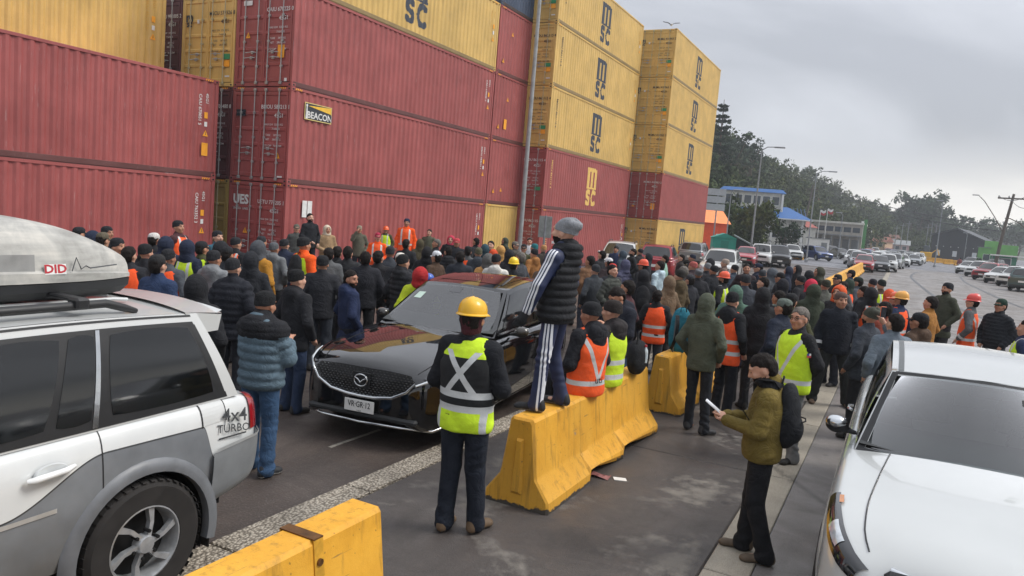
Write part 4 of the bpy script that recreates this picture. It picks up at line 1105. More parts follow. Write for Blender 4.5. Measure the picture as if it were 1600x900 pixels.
    # --- cabin: corners (y, half width, z): wb windscreen base, wt its top, rt rear-glass top, rb its base
    def cab_pt(s, panel, u, v):
        c = s.cab; wb, wt, rt, rb = c['wb'], c['wt'], c['rt'], c['rb']; bow = c.get('bow', .1)
        L = lambda a, b, q: a + (b - a) * q
        if panel == 'front':      # u -1..1 across, v 0 base..1 top
            y = L(wb[0], wt[0], v) - bow * (1 - u * u) * (1.25 - .5 * v); return Vector((u * L(wb[1], wt[1], v), y, L(wb[2], wt[2], v) + .035 * (1 - u * u) * (v if v > 0 else 0) - .0))
        if panel == 'rear':
            y = L(rb[0], rt[0], v) + bow * .5 * (1 - u * u); return Vector((u * L(rb[1], rt[1], v), y, L(rb[2], rt[2], v) + .03 * (1 - u * u) * v))
        if panel == 'roof':       # u -1..1 across, v 0 front..1 rear
            a, b = s.cab_pt('front', u, 1), s.cab_pt('rear', u, 1); p = a.lerp(b, v); p.z += c.get('crown', .04) * 4 * v * (1 - v) ; p.z += c.get('arch', 0) * 0; return p
        side = 1 if panel == 'sideL' else -1
        a = Vector((wb[1], wb[0], wb[2])).lerp(Vector((rb[1], rb[0], rb[2])), u); b = Vector((wt[1], wt[0], wt[2])).lerp(Vector((rt[1], rt[0], rt[2])), u)
        b.z += c.get('crown', .04) * 4 * u * (1 - u); b.x += .015 * 4 * u * (1 - u); a.x += .02 * 4 * u * (1 - u); a.z += c.get('beltarc', 0) * 4 * u * (1 - u)
        p = a.lerp(b, v); p.x += .025 * math.sin(PI * v); p.x *= side; return p
    def cpatch(s, panel, u0, u1, v0, v1, off=0.0, n=(12, 6), shape=None):
        rows = []
        for i in range(n[0] + 1):
            row = []
            for j in range(n[1] + 1):
                a, b = i / n[0], j / n[1]
                if shape: a, b = shape(a, b)
                u, v = u0 + (u1 - u0) * a, v0 + (v1 - v0) * b; p = s.cab_pt(panel, u, v)
                if off:
                    e = .01; n_ = (s.cab_pt(panel, u + e, v) - s.cab_pt(panel, u - e, v)).cross(s.cab_pt(panel, u, v + e) - s.cab_pt(panel, u, v - e)); n_.normalize()
                    ref = {'front': Vector((0, -1, .3)), 'rear': Vector((0, 1, .3)), 'roof': Vector((0, 0, 1)), 'sideL': Vector((1, 0, 0)), 'sideR': Vector((-1, 0, 0))}[panel]
                    if n_.dot(ref) < 0: n_ = -n_
                    p = p + n_ * off
                row.append(p)
            rows.append(row)
        return MB().grid(rows, 0)
    def cabin(s, mat, parent, gm=None, panes=((.07, .47), (.5, .78), (.81, .95)), wind=(.93, .06, .93), rear=(.88, .14, .9), solid_rear=False, vlo=.10, vhi=.9, open_front=False):
        gm = gm or m_glass; b = MB()
        if open_front:
            e0, e1, e2 = wind
            for a in ((-1, -e0 + .01, 0, 1), (e0 - .01, 1, 0, 1), (-e0 + .01, e0 - .01, 0, e1 + .02), (-e0 + .01, e0 - .01, e2 - .02, 1)):
                q = s.cpatch('front', a[0], a[1], a[2], a[3], 0, (8, 4)); b.add(q.v, q.f)
        for pn, n in ((('front', (14, 8)),) if not open_front else ()) + (('rear', (14, 8)), ('roof', (14, 14)), ('sideL', (20, 8)), ('sideR', (20, 8))):
            q = s.cpatch(pn, -1 if not pn.startswith('side') else 0, 1, 0, 1, 0, n); b.add(q.v, q.f)
        o = b.build('cabin', mat, parent, 35, recalc=True)
        import bmesh
        bm = bmesh.new(); bm.from_mesh(o.data); bmesh.ops.remove_doubles(bm, verts=bm.verts, dist=.004); bmesh.ops.recalc_face_normals(bm, faces=bm.faces); bm.to_mesh(o.data); bm.free()
        o.data.polygons.foreach_set('use_smooth', [True] * len(o.data.polygons)); o.data.set_sharp_from_angle(angle=math.radians(32))
        # rounded-corner pane shape
        def rs_(a, b_):
            x, y = a * 2 - 1, b_ * 2 - 1; k = .06; return ((x * (1 - k * y * y * abs(x) ** 3) + 1) / 2, (y * (1 - k * x * x * abs(y) ** 3) + 1) / 2)
        s.cpatch('front', -wind[0], wind[0], wind[1], wind[2], .005, (16, 8), rs_).build('windscreen', gm, parent, 60, recalc=True)
        if not solid_rear: s.cpatch('rear', -rear[0], rear[0], rear[1], rear[2], .005, (14, 6), rs_).build('rear_window', gm, parent, 60, recalc=True)
        for pn in ('sideL', 'sideR'):
            for u0, u1 in panes: s.cpatch(pn, u0, u1, vlo, vhi, .006, (8, 6), rs_).build('side_window', gm, parent, 60, recalc=True)
        return o

def clear_glass(tint='9aa6a4', k=.10):
    g = NT('clear_windscreen'); g.n.remove(g.b); o = g.n['Material Output']
    tr = g.node('BsdfTransparent'); tr.inputs[0].default_value = srgb(tint); gl = g.node('BsdfGlossy'); gl.inputs['Roughness'].default_value = .03
    fr = g.node('Fresnel'); fr.inputs[0].default_value = 1.52; mx = g.node('MixShader')
    g.t.links.new(g.math('ADD', fr.outputs[0], k, clamp=True), mx.inputs[0]); g.t.links.new(tr.outputs[0], mx.inputs[1]); g.t.links.new(gl.outputs[0], mx.inputs[2]); g.t.links.new(mx.outputs[0], o.inputs[0])
    return g.mat
def interior(t, cab, W, dash='2b2d2f', seat='3a3c3f', wheel_side=-1):
    y0, hw, zb = cab['wb']; zr = cab['wt'][2]; y1 = cab['rb'][0]
    MB().box((-hw * .97, y0 + .02, zb - .05), (hw * .97, y1 - .1, zb + .045)).build('cabin_floor', m_well, t)
    b = MB(); b.grid([[(x * hw * .96, y0 + dy_ + .03 - .1 * (1 - x * x), zb + .05 + dz) for dy_, dz in ((-.02, .0), (.15, .05), (.4, .075), (.55, .06), (.58, -.02))] for x in np.linspace(-1, 1, 13)]); b.build('dashboard', plain(dash, .7), t, 50, recalc=True)
    for s in (1, -1):
        f = Field(axis(-.3, .3, .03), axis(-.15, .15, .03), axis(-.1, .7, .03)); f.rc((-.12, 0, .1), (.12, 0, .1), .1, .1, .03); f.rc((-.14, .02, .3), (.14, .02, .3), .08, .08, .12); f.ell((0, .03, .50), (.13, .06, .09), .02)
        V, Q = f.mesh(); V[:, 2] *= (zr - zb - .02) / .62; mobj('seat', npmesh('seat', V, Q), cloth(seat), t, (s * .36, y0 + 1.25, zb))
    MB().tube([(wheel_side * .36 + .18 * math.cos(a), y0 + .70 + .05 * math.sin(a), zb + .08 + .16 * math.sin(a)) for a in np.linspace(0, 2 * PI, 25)], .014, 6).build('steering_wheel', m_black, t, 60)
    MB().box((-.11, y0 + .62, zr - .12), (.11, y0 + .65, zr - .05), bev=.01).build('rear_view_mirror', m_black, t)

def wheel(parent, x, y, r, side, style='five', width=.235, rimr=.66):
    t = empty('wheel', (x, y, r), 0, parent); w2 = width / 2 * side
    key = (round(r, 3), style, round(width, 3), side, rimr)
    if key not in _wm:
        b = MB(); q = rimr * r
        pr = [(q * .97, -width / 2), (r * .90, -width / 2 - .004), (r * .98, -width / 2 + .02), (r, -width / 2 + .045), (r, width / 2 - .045), (r * .98, width / 2 - .02), (r * .90, width / 2 + .004), (q * .98, width / 2 - .004), (q * .95, width / 2 - .03), (q * .95, -width / 2)]
        b.lathe([(a, h * side) for a, h in pr], 40, 0, (0, 0, 0), 'x')
        if r > .36:
            for k in range(44):
                a = 2 * PI * k / 44
                for e in (-1, 1):
                    c0, s0, c1, s1 = math.cos(a), math.sin(a), math.cos(a + .09), math.sin(a + .09)
                    b.add([(e * .02 + .0, r * c0 * 1.0, r * s0 * 1.0), (e * width * .49, r * .985 * c0, r * .985 * s0), (e * width * .49, r * .985 * c1, r * .985 * s1), (e * .02, r * c1, r * s1), (e * .02, r * 1.018 * c0, r * 1.018 * s0), (e * width * .47, r * 1.0 * c0, r * 1.0 * s0), (e * width * .47, r * 1.0 * c1, r * 1.0 * s1), (e * .02, r * 1.018 * c1, r * 1.018 * s1)],
                          [(4, 5, 6, 7), (0, 1, 5, 4), (1, 2, 6, 5), (2, 3, 7, 6), (3, 0, 4, 7)])
        tyre = b.mesh('tyre', 35, True)
        b = MB(); o = side * (width / 2 - .02)
        b.lathe([(q * .97, o + side * .012), (q * .93, o + side * .014), (q * .86, o - side * .03), (q * .84, -o)], 36, 0, (0, 0, 0), 'x')
        b.lathe([(q * .86, o - side * .10), (.001, o - side * .10)], 24, 1, (0, 0, 0), 'x')
        n = 6 if style == 'six' else 5; tw = .35 if style == 'six' else 0
        for k in range(n):
            a0 = 2 * PI * k / n
            for (ra, rb, wa, wb_, da) in ((.16, .55, .20, .13, tw * .5), (.55, .9, .13, .2, tw * .5)):
                st = tw * .5 if ra > .3 else 0; pts = []
                for (rr, ww, ex) in ((ra, wa, st), (rb, wb_, st + da)):
                    for e in (-1, 1): pts.append((rr * q, a0 + ex + e * ww / max(rr, .25) * .42))
                dep = [side * -.0, side * -.0, 0, 0]; v = []
                for h in (0, 1):
                    for i_, (rr, aa) in enumerate(pts): v.append((o + side * (.0 if rr > .5 * q else .012) - h * side * .035, rr * math.cos(aa), rr * math.sin(aa)))
                b.add(v, [(0, 1, 3, 2), (4, 6, 7, 5), (0, 2, 6, 4), (1, 5, 7, 3)])
        b.lathe([(.001, o + side * .025), (q * .2, o + side * .022), (q * .24, o + side * .005), (q * .24, o - side * .04)], 20, 0, (0, 0, 0), 'x')
        for k in range(6):
            a = 2 * PI * k / 6 + .3; b.lathe([(.001, o + side * .02), (.011, o + side * .02), (.011, o - .03 * side)], 6, 1, (0, q * .34 * math.cos(a), q * .34 * math.sin(a)), 'x')
        _wm[key] = (tyre, b.mesh('rim', 40, True))
    ty, rim = _wm[key]
    mobj('tyre', ty, m_rub, t); mobj('rim', rim, [m_alloy, m_well], t)
    return t
_wm = {}

def mirror(parent, p, side, mat, sc=1.0):
    t = empty('wing_mirror', p, 0, parent)
    f = Field(axis(-.04, .26, .014), axis(-.1, .1, .014), axis(-.1, .14, .014))
    f.ell((.15, -.01, .03), (.095, .07, .075), .02); f.rc((0, .0, -.02), (.1, 0, .0), .022, .03, .03); f.cut(1, .04, False)
    V, Q = f.mesh(); V = V * np.array([side, 1, 1]) * sc; Q = Q if side > 0 else Q[:, ::-1]
    me = npmesh('shell', V, Q, (V[Q].mean(1)[:, 2] < .0).astype(np.int32)); mobj('shell', me, [mat, m_plast], t)
    MB().box((side * .08 * sc if side > 0 else -.22 * sc, .036 * sc, -.02 * sc), (.22 * sc if side > 0 else -.08 * sc, .044 * sc, .085 * sc), bev=.003).build('mirror_glass', m_chr, t)
    return t

def plate(parent, p, txt, rz=0, w_=.36, h_=.13, sub=None):
    t = empty('number_plate', p, rz, parent)
    MB().box((-w_ / 2, -.006, -h_ / 2), (w_ / 2, .004, h_ / 2), bev=.004).build('plate', m_white, t)
    if txt: text(txt, m_black, t, (0, -.0075, .012 if sub else 0), h_ * .66, (1, 0, 0), (0, 0, 1), .012, .78)
    if sub: text(sub, m_black, t, (0, -.0075, -h_ * .4), h_ * .16, (1, 0, 0), (0, 0, 1))
    return t

SHAPES = {
 'suv': dict(L=4.5, W=1.82, top=[(0, .86), (.08, .93), (.5, 1.0), (1.15, 1.06), (1.7, 1.08), (3.9, 1.1), (4.35, 1.08), (4.5, 1.0)], bot=[(0, .42), (.25, .26), (.6, .24), (3.9, .24), (4.3, .32), (4.5, .5)],
    wid=[(0, .74), (.05, .84), (.18, .93), (.5, .985), (1.2, 1.0), (3.6, 1.0), (4.2, .96), (4.42, .88), (4.5, .78)], shoulder=[(0, .80), (.1, .88), (.6, .96), (1.3, 1.02), (4.1, 1.06), (4.5, .98)], wheels=(.86, 3.52), wr=.355,
    cabin=dict(wb=(1.18, .80, 1.03), wt=(1.95, .63, 1.585), rt=(3.95, .62, 1.6), rb=(4.36, .77, 1.07), bow=.12, crown=.045), roofz=1.65, tumble=.1),
 'hatch': dict(L=3.75, W=1.68, top=[(0, .74), (.08, .82), (.5, .93), (1.0, 1.0), (1.5, 1.02), (3.2, 1.04), (3.65, 1.02), (3.75, .95)], bot=[(0, .36), (.25, .22), (.6, .2), (3.2, .2), (3.6, .28), (3.75, .42)],
    wid=[(0, .72), (.05, .82), (.18, .92), (.45, .98), (1.0, 1.0), (3.0, 1.0), (3.5, .95), (3.68, .87), (3.75, .76)], shoulder=[(0, .70), (.1, .78), (.5, .88), (1.1, .96), (3.5, 1.0), (3.75, .92)], wheels=(.68, 3.05), wr=.30,
    cabin=dict(wb=(.88, .74, .97), wt=(1.62, .56, 1.43), rt=(3.2, .55, 1.44), rb=(3.62, .70, 1.0), bow=.1, crown=.045), roofz=1.49, tumble=.1),
 'sedan': dict(L=4.4, W=1.74, top=[(0, .70), (.08, .76), (.5, .86), (1.1, .94), (1.7, .96), (3.5, .99), (4.25, .98), (4.4, .9)], bot=[(0, .36), (.25, .21), (.6, .19), (3.8, .19), (4.2, .27), (4.4, .42)],
    wid=[(0, .70), (.05, .8), (.18, .9), (.5, .98), (1.2, 1.0), (3.4, 1.0), (4.0, .95), (4.32, .87), (4.4, .76)], shoulder=[(0, .66), (.1, .73), (.6, .82), (1.3, .9), (4.1, .95), (4.4, .86)], wheels=(.8, 3.4), wr=.31,
    cabin=dict(wb=(1.15, .76, .91), wt=(1.95, .57, 1.4), rt=(3.0, .56, 1.41), rb=(3.75, .72, .96), bow=.1, crown=.04), roofz=1.45, tumble=.1),
 'pickup': dict(L=5.2, W=1.8, top=[(0, .92), (.08, 1.0), (.5, 1.07), (1.2, 1.12), (1.8, 1.13), (3.5, 1.13), (5.05, 1.12), (5.2, 1.08)], bot=[(0, .48), (.25, .32), (.6, .3), (4.6, .34), (5.0, .42), (5.2, .55)],
    wid=[(0, .76), (.05, .86), (.18, .94), (.5, .99), (1.2, 1.0), (4.6, 1.0), (5.0, .98), (5.15, .95), (5.2, .9)], shoulder=[(0, .84), (.1, .93), (.6, 1.02), (1.3, 1.07), (5.0, 1.09), (5.2, 1.04)], wheels=(.92, 3.92), wr=.37,
    cabin=dict(wb=(1.35, .78, 1.09), wt=(2.05, .64, 1.70), rt=(3.15, .63, 1.72), rb=(3.5, .74, 1.12), bow=.1, crown=.03), roofz=1.76, tumble=.1)}

PROTO = {}
def make_car(kind, step=.09):
    """a distant parked car with its parts; paint goes in slot 0 of each painted part"""
    S = SHAPES[kind]; c = Car(step=step, **S); t = empty('parked_car')
    P = PNT['white']; off = Vector((0, -S['L'] / 2, 0))
    c.body('body', P, t)
    c.cabin(P, t, panes=((.08, .46), (.5, .78), (.81, .94)) if kind != 'pickup' else ((.1, .5), (.55, .9)))
    L, W, wr = S['L'], S['W'], S['wr']
    for y in S['wheels']:
        for s in (1, -1): wheel(t, s * (W / 2 - .13), y, wr, s, 'five', .2)
    zs = sm(.1, S['shoulder'])
    for s in (1, -1):
        c.patch(.02, .42, .46, .62, s, .008, fy=lambda u, v: (u, v * (1 - .3 * u))).build('headlight', m_lens, t, 50, recalc=True)
        c.patch(L - .22, L - .02, .44, .68, s, .008).build('tail_light', m_tail, t, 50, recalc=True)
        mirror(t, (s * (W / 2 - .08), S['cabin']['wb'][0] + .32, S['cabin']['wb'][2] + .06), s, P, .8)
        for y in (1.95, 2.75):
            if kind == 'hatch': y -= .35
            MB().tube([(s * (W / 2 + .0), y, zs + .02), (s * (W / 2 + .02), y + .03, zs + .025), (s * (W / 2 + .02), y + .14, zs + .025), (s * (W / 2), y + .17, zs + .02)], .012, 6).build('door_handle', P, t)
    MB().box((-W * .30, -.012, zs - .22), (W * .30, .02, zs - .06), bev=.02).build('grille', m_plast, t)
    MB().box((-W * .36, -.012, .34), (W * .36, .03, .47), bev=.02).build('air_intake', m_plast, t)
    MB().box((-W * .36, L - .03, .36), (W * .36, L + .012, .5), bev=.02).build('rear_bumper', m_plast, t)
    plate(t, (0, -.016, .55), None); plate(t, (0, L + .02, .72), None, PI)
    if kind == 'pickup':
        MB().box((-W * .40, 3.62, 1.0), (W * .40, 5.08, 1.136)).build('load_bed', m_well, t)
    if kind == 'suv':
        for s in (1, -1): MB().tube([(s * .6, 2.1, 1.6), (s * .6, 2.2, 1.68), (s * .6, 3.7, 1.7), (s * .6, 3.85, 1.63)], .016, 6).build('roof_rail', m_plast, t)
    PROTO[kind] = t
    for ch in t.children: ch.location = Vector(ch.location) + off
    return t

USED = set()
def put_car(kind, px, py, hgt, heading, col, label, group, xy=None):
    """roof seen at a pixel and the roof's height give the place; heading 0 faces the camera side (-Y)"""
    if kind not in PROTO: make_car(kind)
    t = PROTO[kind] if kind not in USED else copy_tree(PROTO[kind])
    USED.add(kind)
    p = Vector((xy[0], xy[1], 0)) if xy else at(px, py, hgt)
    t.location = (p.x, p.y, .0); t.rotation_euler = (0, 0, heading); tag(t, label, 'car', group)
    for ch in t.children:
        if ch.name.split('.')[0] in ('body', 'cabin', 'door_handle'): ch.material_slots[0].material = PNT[col]
        if ch.name.split('.')[0] == 'wing_mirror':
            for g in ch.children:
                if g.name.split('.')[0] == 'shell': g.material_slots[0].material = PNT[col]
    return t
# ============================================================ concrete barriers
def barrier_mat():
    g = NT('yellow_barrier_paint'); p = g.co(); wp = g.wpos(); s = g.sep(p)
    n = g.noise(wp, 2.2, 6, .65); n2 = g.noise(wp, 11, 6, .7)
    c = g.ramp(n, [(.3, srgb('c98f22')), (.7, srgb('edb13a'))])
    st = g.noise(g.comb(g.math('MULTIPLY', s[0], 14), g.math('MULTIPLY', s[1], 14), g.math('MULTIPLY', s[2], 1.2)), 1, 5, .65)
    c = g.mix(g.math('MULTIPLY', g.ramp(st, [(.52, 0.0), (.72, 1.0)]), .6), c, srgb('6f5222'))
    scr = g.noise(g.comb(g.math('MULTIPLY', s[0], 40), g.math('MULTIPLY', s[1], 1.6), g.math('MULTIPLY', s[2], 30)), 1, 4, .6); c = g.mix(g.math('MULTIPLY', g.ramp(scr, [(.66, 0.0), (.7, 1.0)]), .55), c, srgb('4a4640'))
    bare = g.ramp(g.noise(wp, 3.1, 8, .75, .6), [(.66, 0.0), (.69, 1.0)]); c = g.mix(g.math('MULTIPLY', bare, .75), c, srgb('8d867a'))
    c = g.mix(g.math('MULTIPLY', g.ramp(g.noise(wp, 1.1, 5), [(.45, 0.0), (.7, 1.0)]), .35), c, srgb('8a6a30'))
    sp = g.ramp(g.vor(g.mix(.1, wp, g.node('TexNoise').outputs['Color']), 17), [(.06, 1.0), (.12, 0.0)])
    c = g.mix(g.math('MULTIPLY', sp, .55), c, srgb('4d3f28'))
    # chipped foot where the paint has gone
    chip = g.ramp(g.math('ADD', g.math('MULTIPLY', s[2], 7.0), g.math('MULTIPLY', n2, 1.0)), [(.68, 1.0), (.72, 0.0)])
    c = g.mix(chip, c, srgb('45403a'))
    g.bump(g.math('ADD', n2, g.math('MULTIPLY', chip, -1.0)), .35, .012)
    return g.out(c, .62)
m_bar = barrier_mat()
def barrier_mesh(L):
    b = MB(); ys = [0, .02, L * .30, L * .30 + .02, L * .36, L * .36 + .02, L * .60, L * .60 + .02, L * .66, L * .66 + .02, L - .02, L]
    rows = []
    for y in ys:
        notch = any(abs(y - q) < .025 or (q0 < y < q) for q0, q in ((L * .30 + .015, L * .36 + .005), (L * .60 + .015, L * .66 + .005)))
        zb = .11 if notch else 0.0; e = .02 if y in (0, L) else 0
        hb = .315 - e
        P = [(hb - (.03 if notch else 0), zb), (hb, .05 + zb * .8), (hb - .005, .10 + zb * .4), (.185 - e, .27), (.175 - e, .31), (.115 - e, .775 - e), (.095 - e, .80 - e)]
        rows.append([(x, y, z) for x, z in P] + [(-x, y, z) for x, z in P[::-1]])
    n = len(rows[0])
    b.grid(rows, flip=False)
    b.add(rows[0], [list(range(n))]); b.add(rows[-1], [list(range(n))[::-1]])
    return b.mesh('barrier', 30, True)
BARM = barrier_mesh(3.27)
def barrier(x, y, label, rz=0, ext=True):
    t = tag(empty('concrete_barrier', (x, y, 0), rz), label, 'barrier', 'yellow concrete barriers')
    mobj('block', BARM, m_bar, t)
    for yy, d in ((-.001, -1), (3.271, 1)):
        b = MB(); w0, w1 = .055, .035
        b.add([(-w0, yy, .12), (w0, yy, .12), (w1, yy, .62), (-w1, yy, .62), (-w0 + .02, yy + d * .028, .15), (w0 - .02, yy + d * .028, .15), (w1 - .015, yy + d * .028, .60), (-w1 + .015, yy + d * .028, .60)], [(4, 5, 6, 7), (0, 1, 5, 4), (1, 2, 6, 5), (2, 3, 7, 6), (3, 0, 4, 7)])
        b.build('end_key', m_bar, t, recalc=True)
    return t
b0 = barrier(-2.62, .19, 'yellow barrier at the frame bottom with a steel strap over its top')
m_strap = plain('6a4a2c', .55, .6, .4, 18)
sb = empty('strap', (0, 2.72, 0), 0, b0)
MB().box((-.12, -.035, .8005), (.12, .035, .808)).build('strap_top', m_strap, sb)
for s in (1, -1):
    o = MB().box((-.004, -.035, .60), (.004, .035, .808)).build('strap_leg', plain('c9962e', .6, .2, .3, 12), sb); o.location = (s * .1, 0, 0); o.rotation_euler = (0, -s * .128, 0); o.location.z = .0; o.location.x = s * (.118 + .1)
    MB().lathe([(.02, 0), (.02, .012), (.001, .013)], 10, 0, (0, 0, 0), 'x').build('bolt', m_strap, sb, 40, loc=(s * .134, 0, .68))
barrier(-2.745, 5.74, 'yellow barrier that the man in the tracksuit stands on')
barrier(-2.72, 9.95, 'yellow barrier with a cracked foot behind the green hooded man', -.02)
barrier(3.05, 19.6, 'brownish yellow barrier at the frame edge behind the man in the black puffer coat', -.1)
ORD = ['first', 'second', 'third', 'fourth', 'fifth', 'sixth', 'seventh', 'eighth', 'ninth', 'tenth', 'eleventh', 'twelfth', 'thirteenth', 'fourteenth']
for k in range(13):
    barrier(-2.75 - .02 * k, 27.2 + 3.42 * k, '%s barrier of the yellow row beyond the crowd, counted from the crowd' % ORD[k])
q = at(1254, 406); barrier(q.x, q.y, 'lone yellow barrier block at the far lane by the blue car', 1.3)
for k in range(4):
    p = at(1440 + k * 17, 408 + k * 2.2); barrier(p.x, p.y, '%s yellow barrier before the black warehouse' % ORD[k], -1.25)

# ============================================================ white estate car with roof box
def two_tone():
    g = NT('white_over_grey'); p = g.co(); s = g.sep(p)
    y, z = s[1], s[2]
    ss = g.node('MapRange', interpolation_type='SMOOTHSTEP'); g.set(ss.inputs[0], y); ss.inputs[1].default_value = 2.75; ss.inputs[2].default_value = 3.35; ss.inputs[3].default_value = .80; ss.inputs[4].default_value = 1.03
    s2 = g.node('MapRange', interpolation_type='SMOOTHSTEP'); g.set(s2.inputs[0], y); s2.inputs[1].default_value = 4.0; s2.inputs[2].default_value = 4.09; s2.inputs[3].default_value = 0; s2.inputs[4].default_value = .22
    ln = g.math('SUBTRACT', ss.outputs[0], s2.outputs[0]); up = g.math('GREATER_THAN', z, ln); seam = g.math('LESS_THAN', g.math('ABSOLUTE', g.math('SUBTRACT', z, ln)), .005)
    n = g.noise(p, 3, 5)
    gr = g.ramp(n, [(.3, srgb('63666a')), (.7, srgb('7b7f83'))]); wh = g.ramp(n, [(.3, srgb('c6c9c9')), (.7, srgb('d4d6d5'))])
    dirt = g.ramp(g.math('ADD', z, g.math('MULTIPLY', g.noise(p, 7, 6), .35)), [(.5, .55), (.95, 0.0)])
    c = g.mix(up, gr, wh); c = g.mix(seam, c, srgb('3c3e40')); c = g.mix(dirt, c, srgb('6b6459'))
    return g.out(c, g.math('MULTIPLY_ADD', dirt, .4, .28), 0, .5, g.math('MULTIPLY', up, .8))
S = dict(L=4.55, W=1.84, top=[(0, .9), (.1, .98), (.6, 1.06), (1.3, 1.12), (2, 1.17), (4.3, 1.2), (4.5, 1.17), (4.55, 1.1)], bot=[(0, .5), (.25, .36), (.6, .36), (3.7, .40), (4.1, .50), (4.45, .56), (4.55, .62)],
         wid=[(0, .76), (.06, .86), (.2, .94), (.6, .99), (1.2, 1.0), (3.9, 1.0), (4.25, .975), (4.45, .93), (4.52, .88), (4.55, .8)], shoulder=[(0, .84), (.1, .92), (.6, 1.0), (1.3, 1.08), (2.2, 1.13), (4.3, 1.17), (4.55, 1.12)], wheels=(.9, 3.6), wr=.395,
         cabin=dict(wb=(1.25, .83, 1.11), wt=(2.0, .70, 1.72), rt=(4.08, .70, 1.74), rb=(4.34, .83, 1.17), bow=.1, crown=.035), roofz=1.8, tumble=.1)
wc = Car(step=.035, **S)
wsuv = tag(empty('estate_car', (-4.74, -.70, 0)), 'white and grey four wheel drive car carrying a grey roof box', 'car')
m_two = two_tone(); W_ = PNT['white']
wc.body('body', m_two, wsuv)
wc.cabin(W_, wsuv, m_glass, panes=((.04, .34), (.37, .57), (.585, .655), (.69, .945)), vlo=.09, vhi=.87)
m_trim = plain('1f2022', .5)
for pn in ('sideL', 'sideR'):           # black surround under and over the windows, bright pillar strip
    wc.cpatch(pn, .03, .955, .08, .88, .003, (24, 8)).build('window_surround', m_trim, wsuv, 60, recalc=True)
    wc.cpatch(pn, .02, .97, .02, .085, .004, (20, 1)).build('window_trim', m_trim, wsuv, recalc=True)
    wc.cpatch(pn, .02, .965, .875, .91, .004, (20, 1)).build('window_trim', m_trim, wsuv, recalc=True)
    wc.cpatch(pn, .95, .968, .085, .88, .004, (1, 8)).build('window_trim', m_trim, wsuv, recalc=True)
    wc.cpatch(pn, .657, .668, .03, .9, .007, (1, 8)).build('pillar_strip', m_chr, wsuv, recalc=True)
    wc.cpatch(pn, .668, .688, .03, .9, .004, (1, 8)).build('window_trim', m_trim, wsuv, recalc=True)
    wc.cpatch(pn, .0, .97, .965, .985, .003, (20, 1)).build('roof_gutter', m_trim, wsuv, recalc=True)
for y in (2.2, 3.31):                  # door shut lines
    for s in (1, -1): wc.patch(y, y + .008, .08 if y < 3 else .30, .69, s, .0015, (1, 14)).build('door_seam', m_trim, wsuv, recalc=True)
# flared arch lips
for wy in S['wheels']:
    for s in (1, -1):
        A = np.linspace(-.25, PI + .25, 26); b = MB()
        R_ = .395 * 1.16
        b.grid([[(s * (.925 + d), wy + (R_ + r) * math.cos(a), .395 + (R_ + r) * math.sin(a)) for a in A] for r, d in ((-.012, -.05), (-.012, .012), (.02, .016), (.06, .004), (.075, -.02))]); b.build('arch_flare', plain('6b6e72', .45, var=.15), wsuv, 50, recalc=True)
for y in S['wheels']:
    for s in (1, -1): wheel(wsuv, s * .80, y, .395, s, 'six', .25, .62)
# rear bumper wraps round the corner
for s in (1, -1):
    b = wc.patch(4.06, 4.545, .02, .34, s, .028, (14, 8)); b.build('rear_bumper', plain('8b8f92', .4, .3, .1), wsuv, 50, recalc=True)
    wc.patch(4.08, 4.54, .34, .36, s, .034, (14, 1)).build('bumper_lip', plain('b4b7b8', .35, .4), wsuv, recalc=True)
    wc.patch(4.42, 4.545, .40, .70, s, .012, (8, 6)).build('tail_light', m_tail, wsuv, 50, recalc=True)
    MB().box((-.11, 0, 0), (.11, .012, .34), bev=.004).build('mud_flap', m_rub, wsuv, loc=(s * .80, 4.07, .2))
MB().box((-.76, 4.50, .62), (.76, 4.585, .86), bev=.03).build('bumper_bar', plain('8b8f92', .4, .3, .1), wsuv)
# handle, filler flap, badge lettering
hd = empty('door_handle', (.925, 3.02, 1.005), 0, wsuv)
MB().lathe([(.001, .0), (.058, .002), (.062, -.01)], 20, 0, (0, 0, 0), 'x', (1.5, .8)).build('recess', plain('c2c5c5', .35), hd, 40)
MB().tube([(.008, -.13, -.012), (.028, -.10, -.006), (.03, .06, .006), (.01, .115, .012)], [.014, .02, .018, .012], 8).build('grip', plain('dfe1e0', .3, coat=.5), hd, 50)
wc.patch(4.00, 4.19, .505, .645, 1, .004, (6, 6)).build('filler_flap', W_, wsuv, recalc=True)
for a in ((3.99, 4.0, .5, .65), (4.19, 4.2, .5, .65)): wc.patch(a[0], a[1], a[2], a[3], 1, .003, (1, 6)).build('flap_seam', m_trim, wsuv, recalc=True)
m_dec = plain('3b3d40', .5)
text('4x4', m_dec, wsuv, (.908, 4.25, 1.06), .125, (-.12, 1, .05), (-.05, .3, 1), .012, 1.1, 'badge'); text('TURBO', m_dec, wsuv, (.914, 4.24, .975), .075, (-.12, 1, .05), (-.05, .3, 1), .01, 1.1, 'badge')
MB().box((-.001, 4.12, .92), (.001, 4.35, .93)).build('badge', m_dec, wsuv, loc=(.912, 0, 0))
wc.patch(1.5, 3.05, .33, .35, 1, .006, (20, 1)).build('side_moulding', plain('c9cbcb', .3, .5), wsuv, recalc=True)
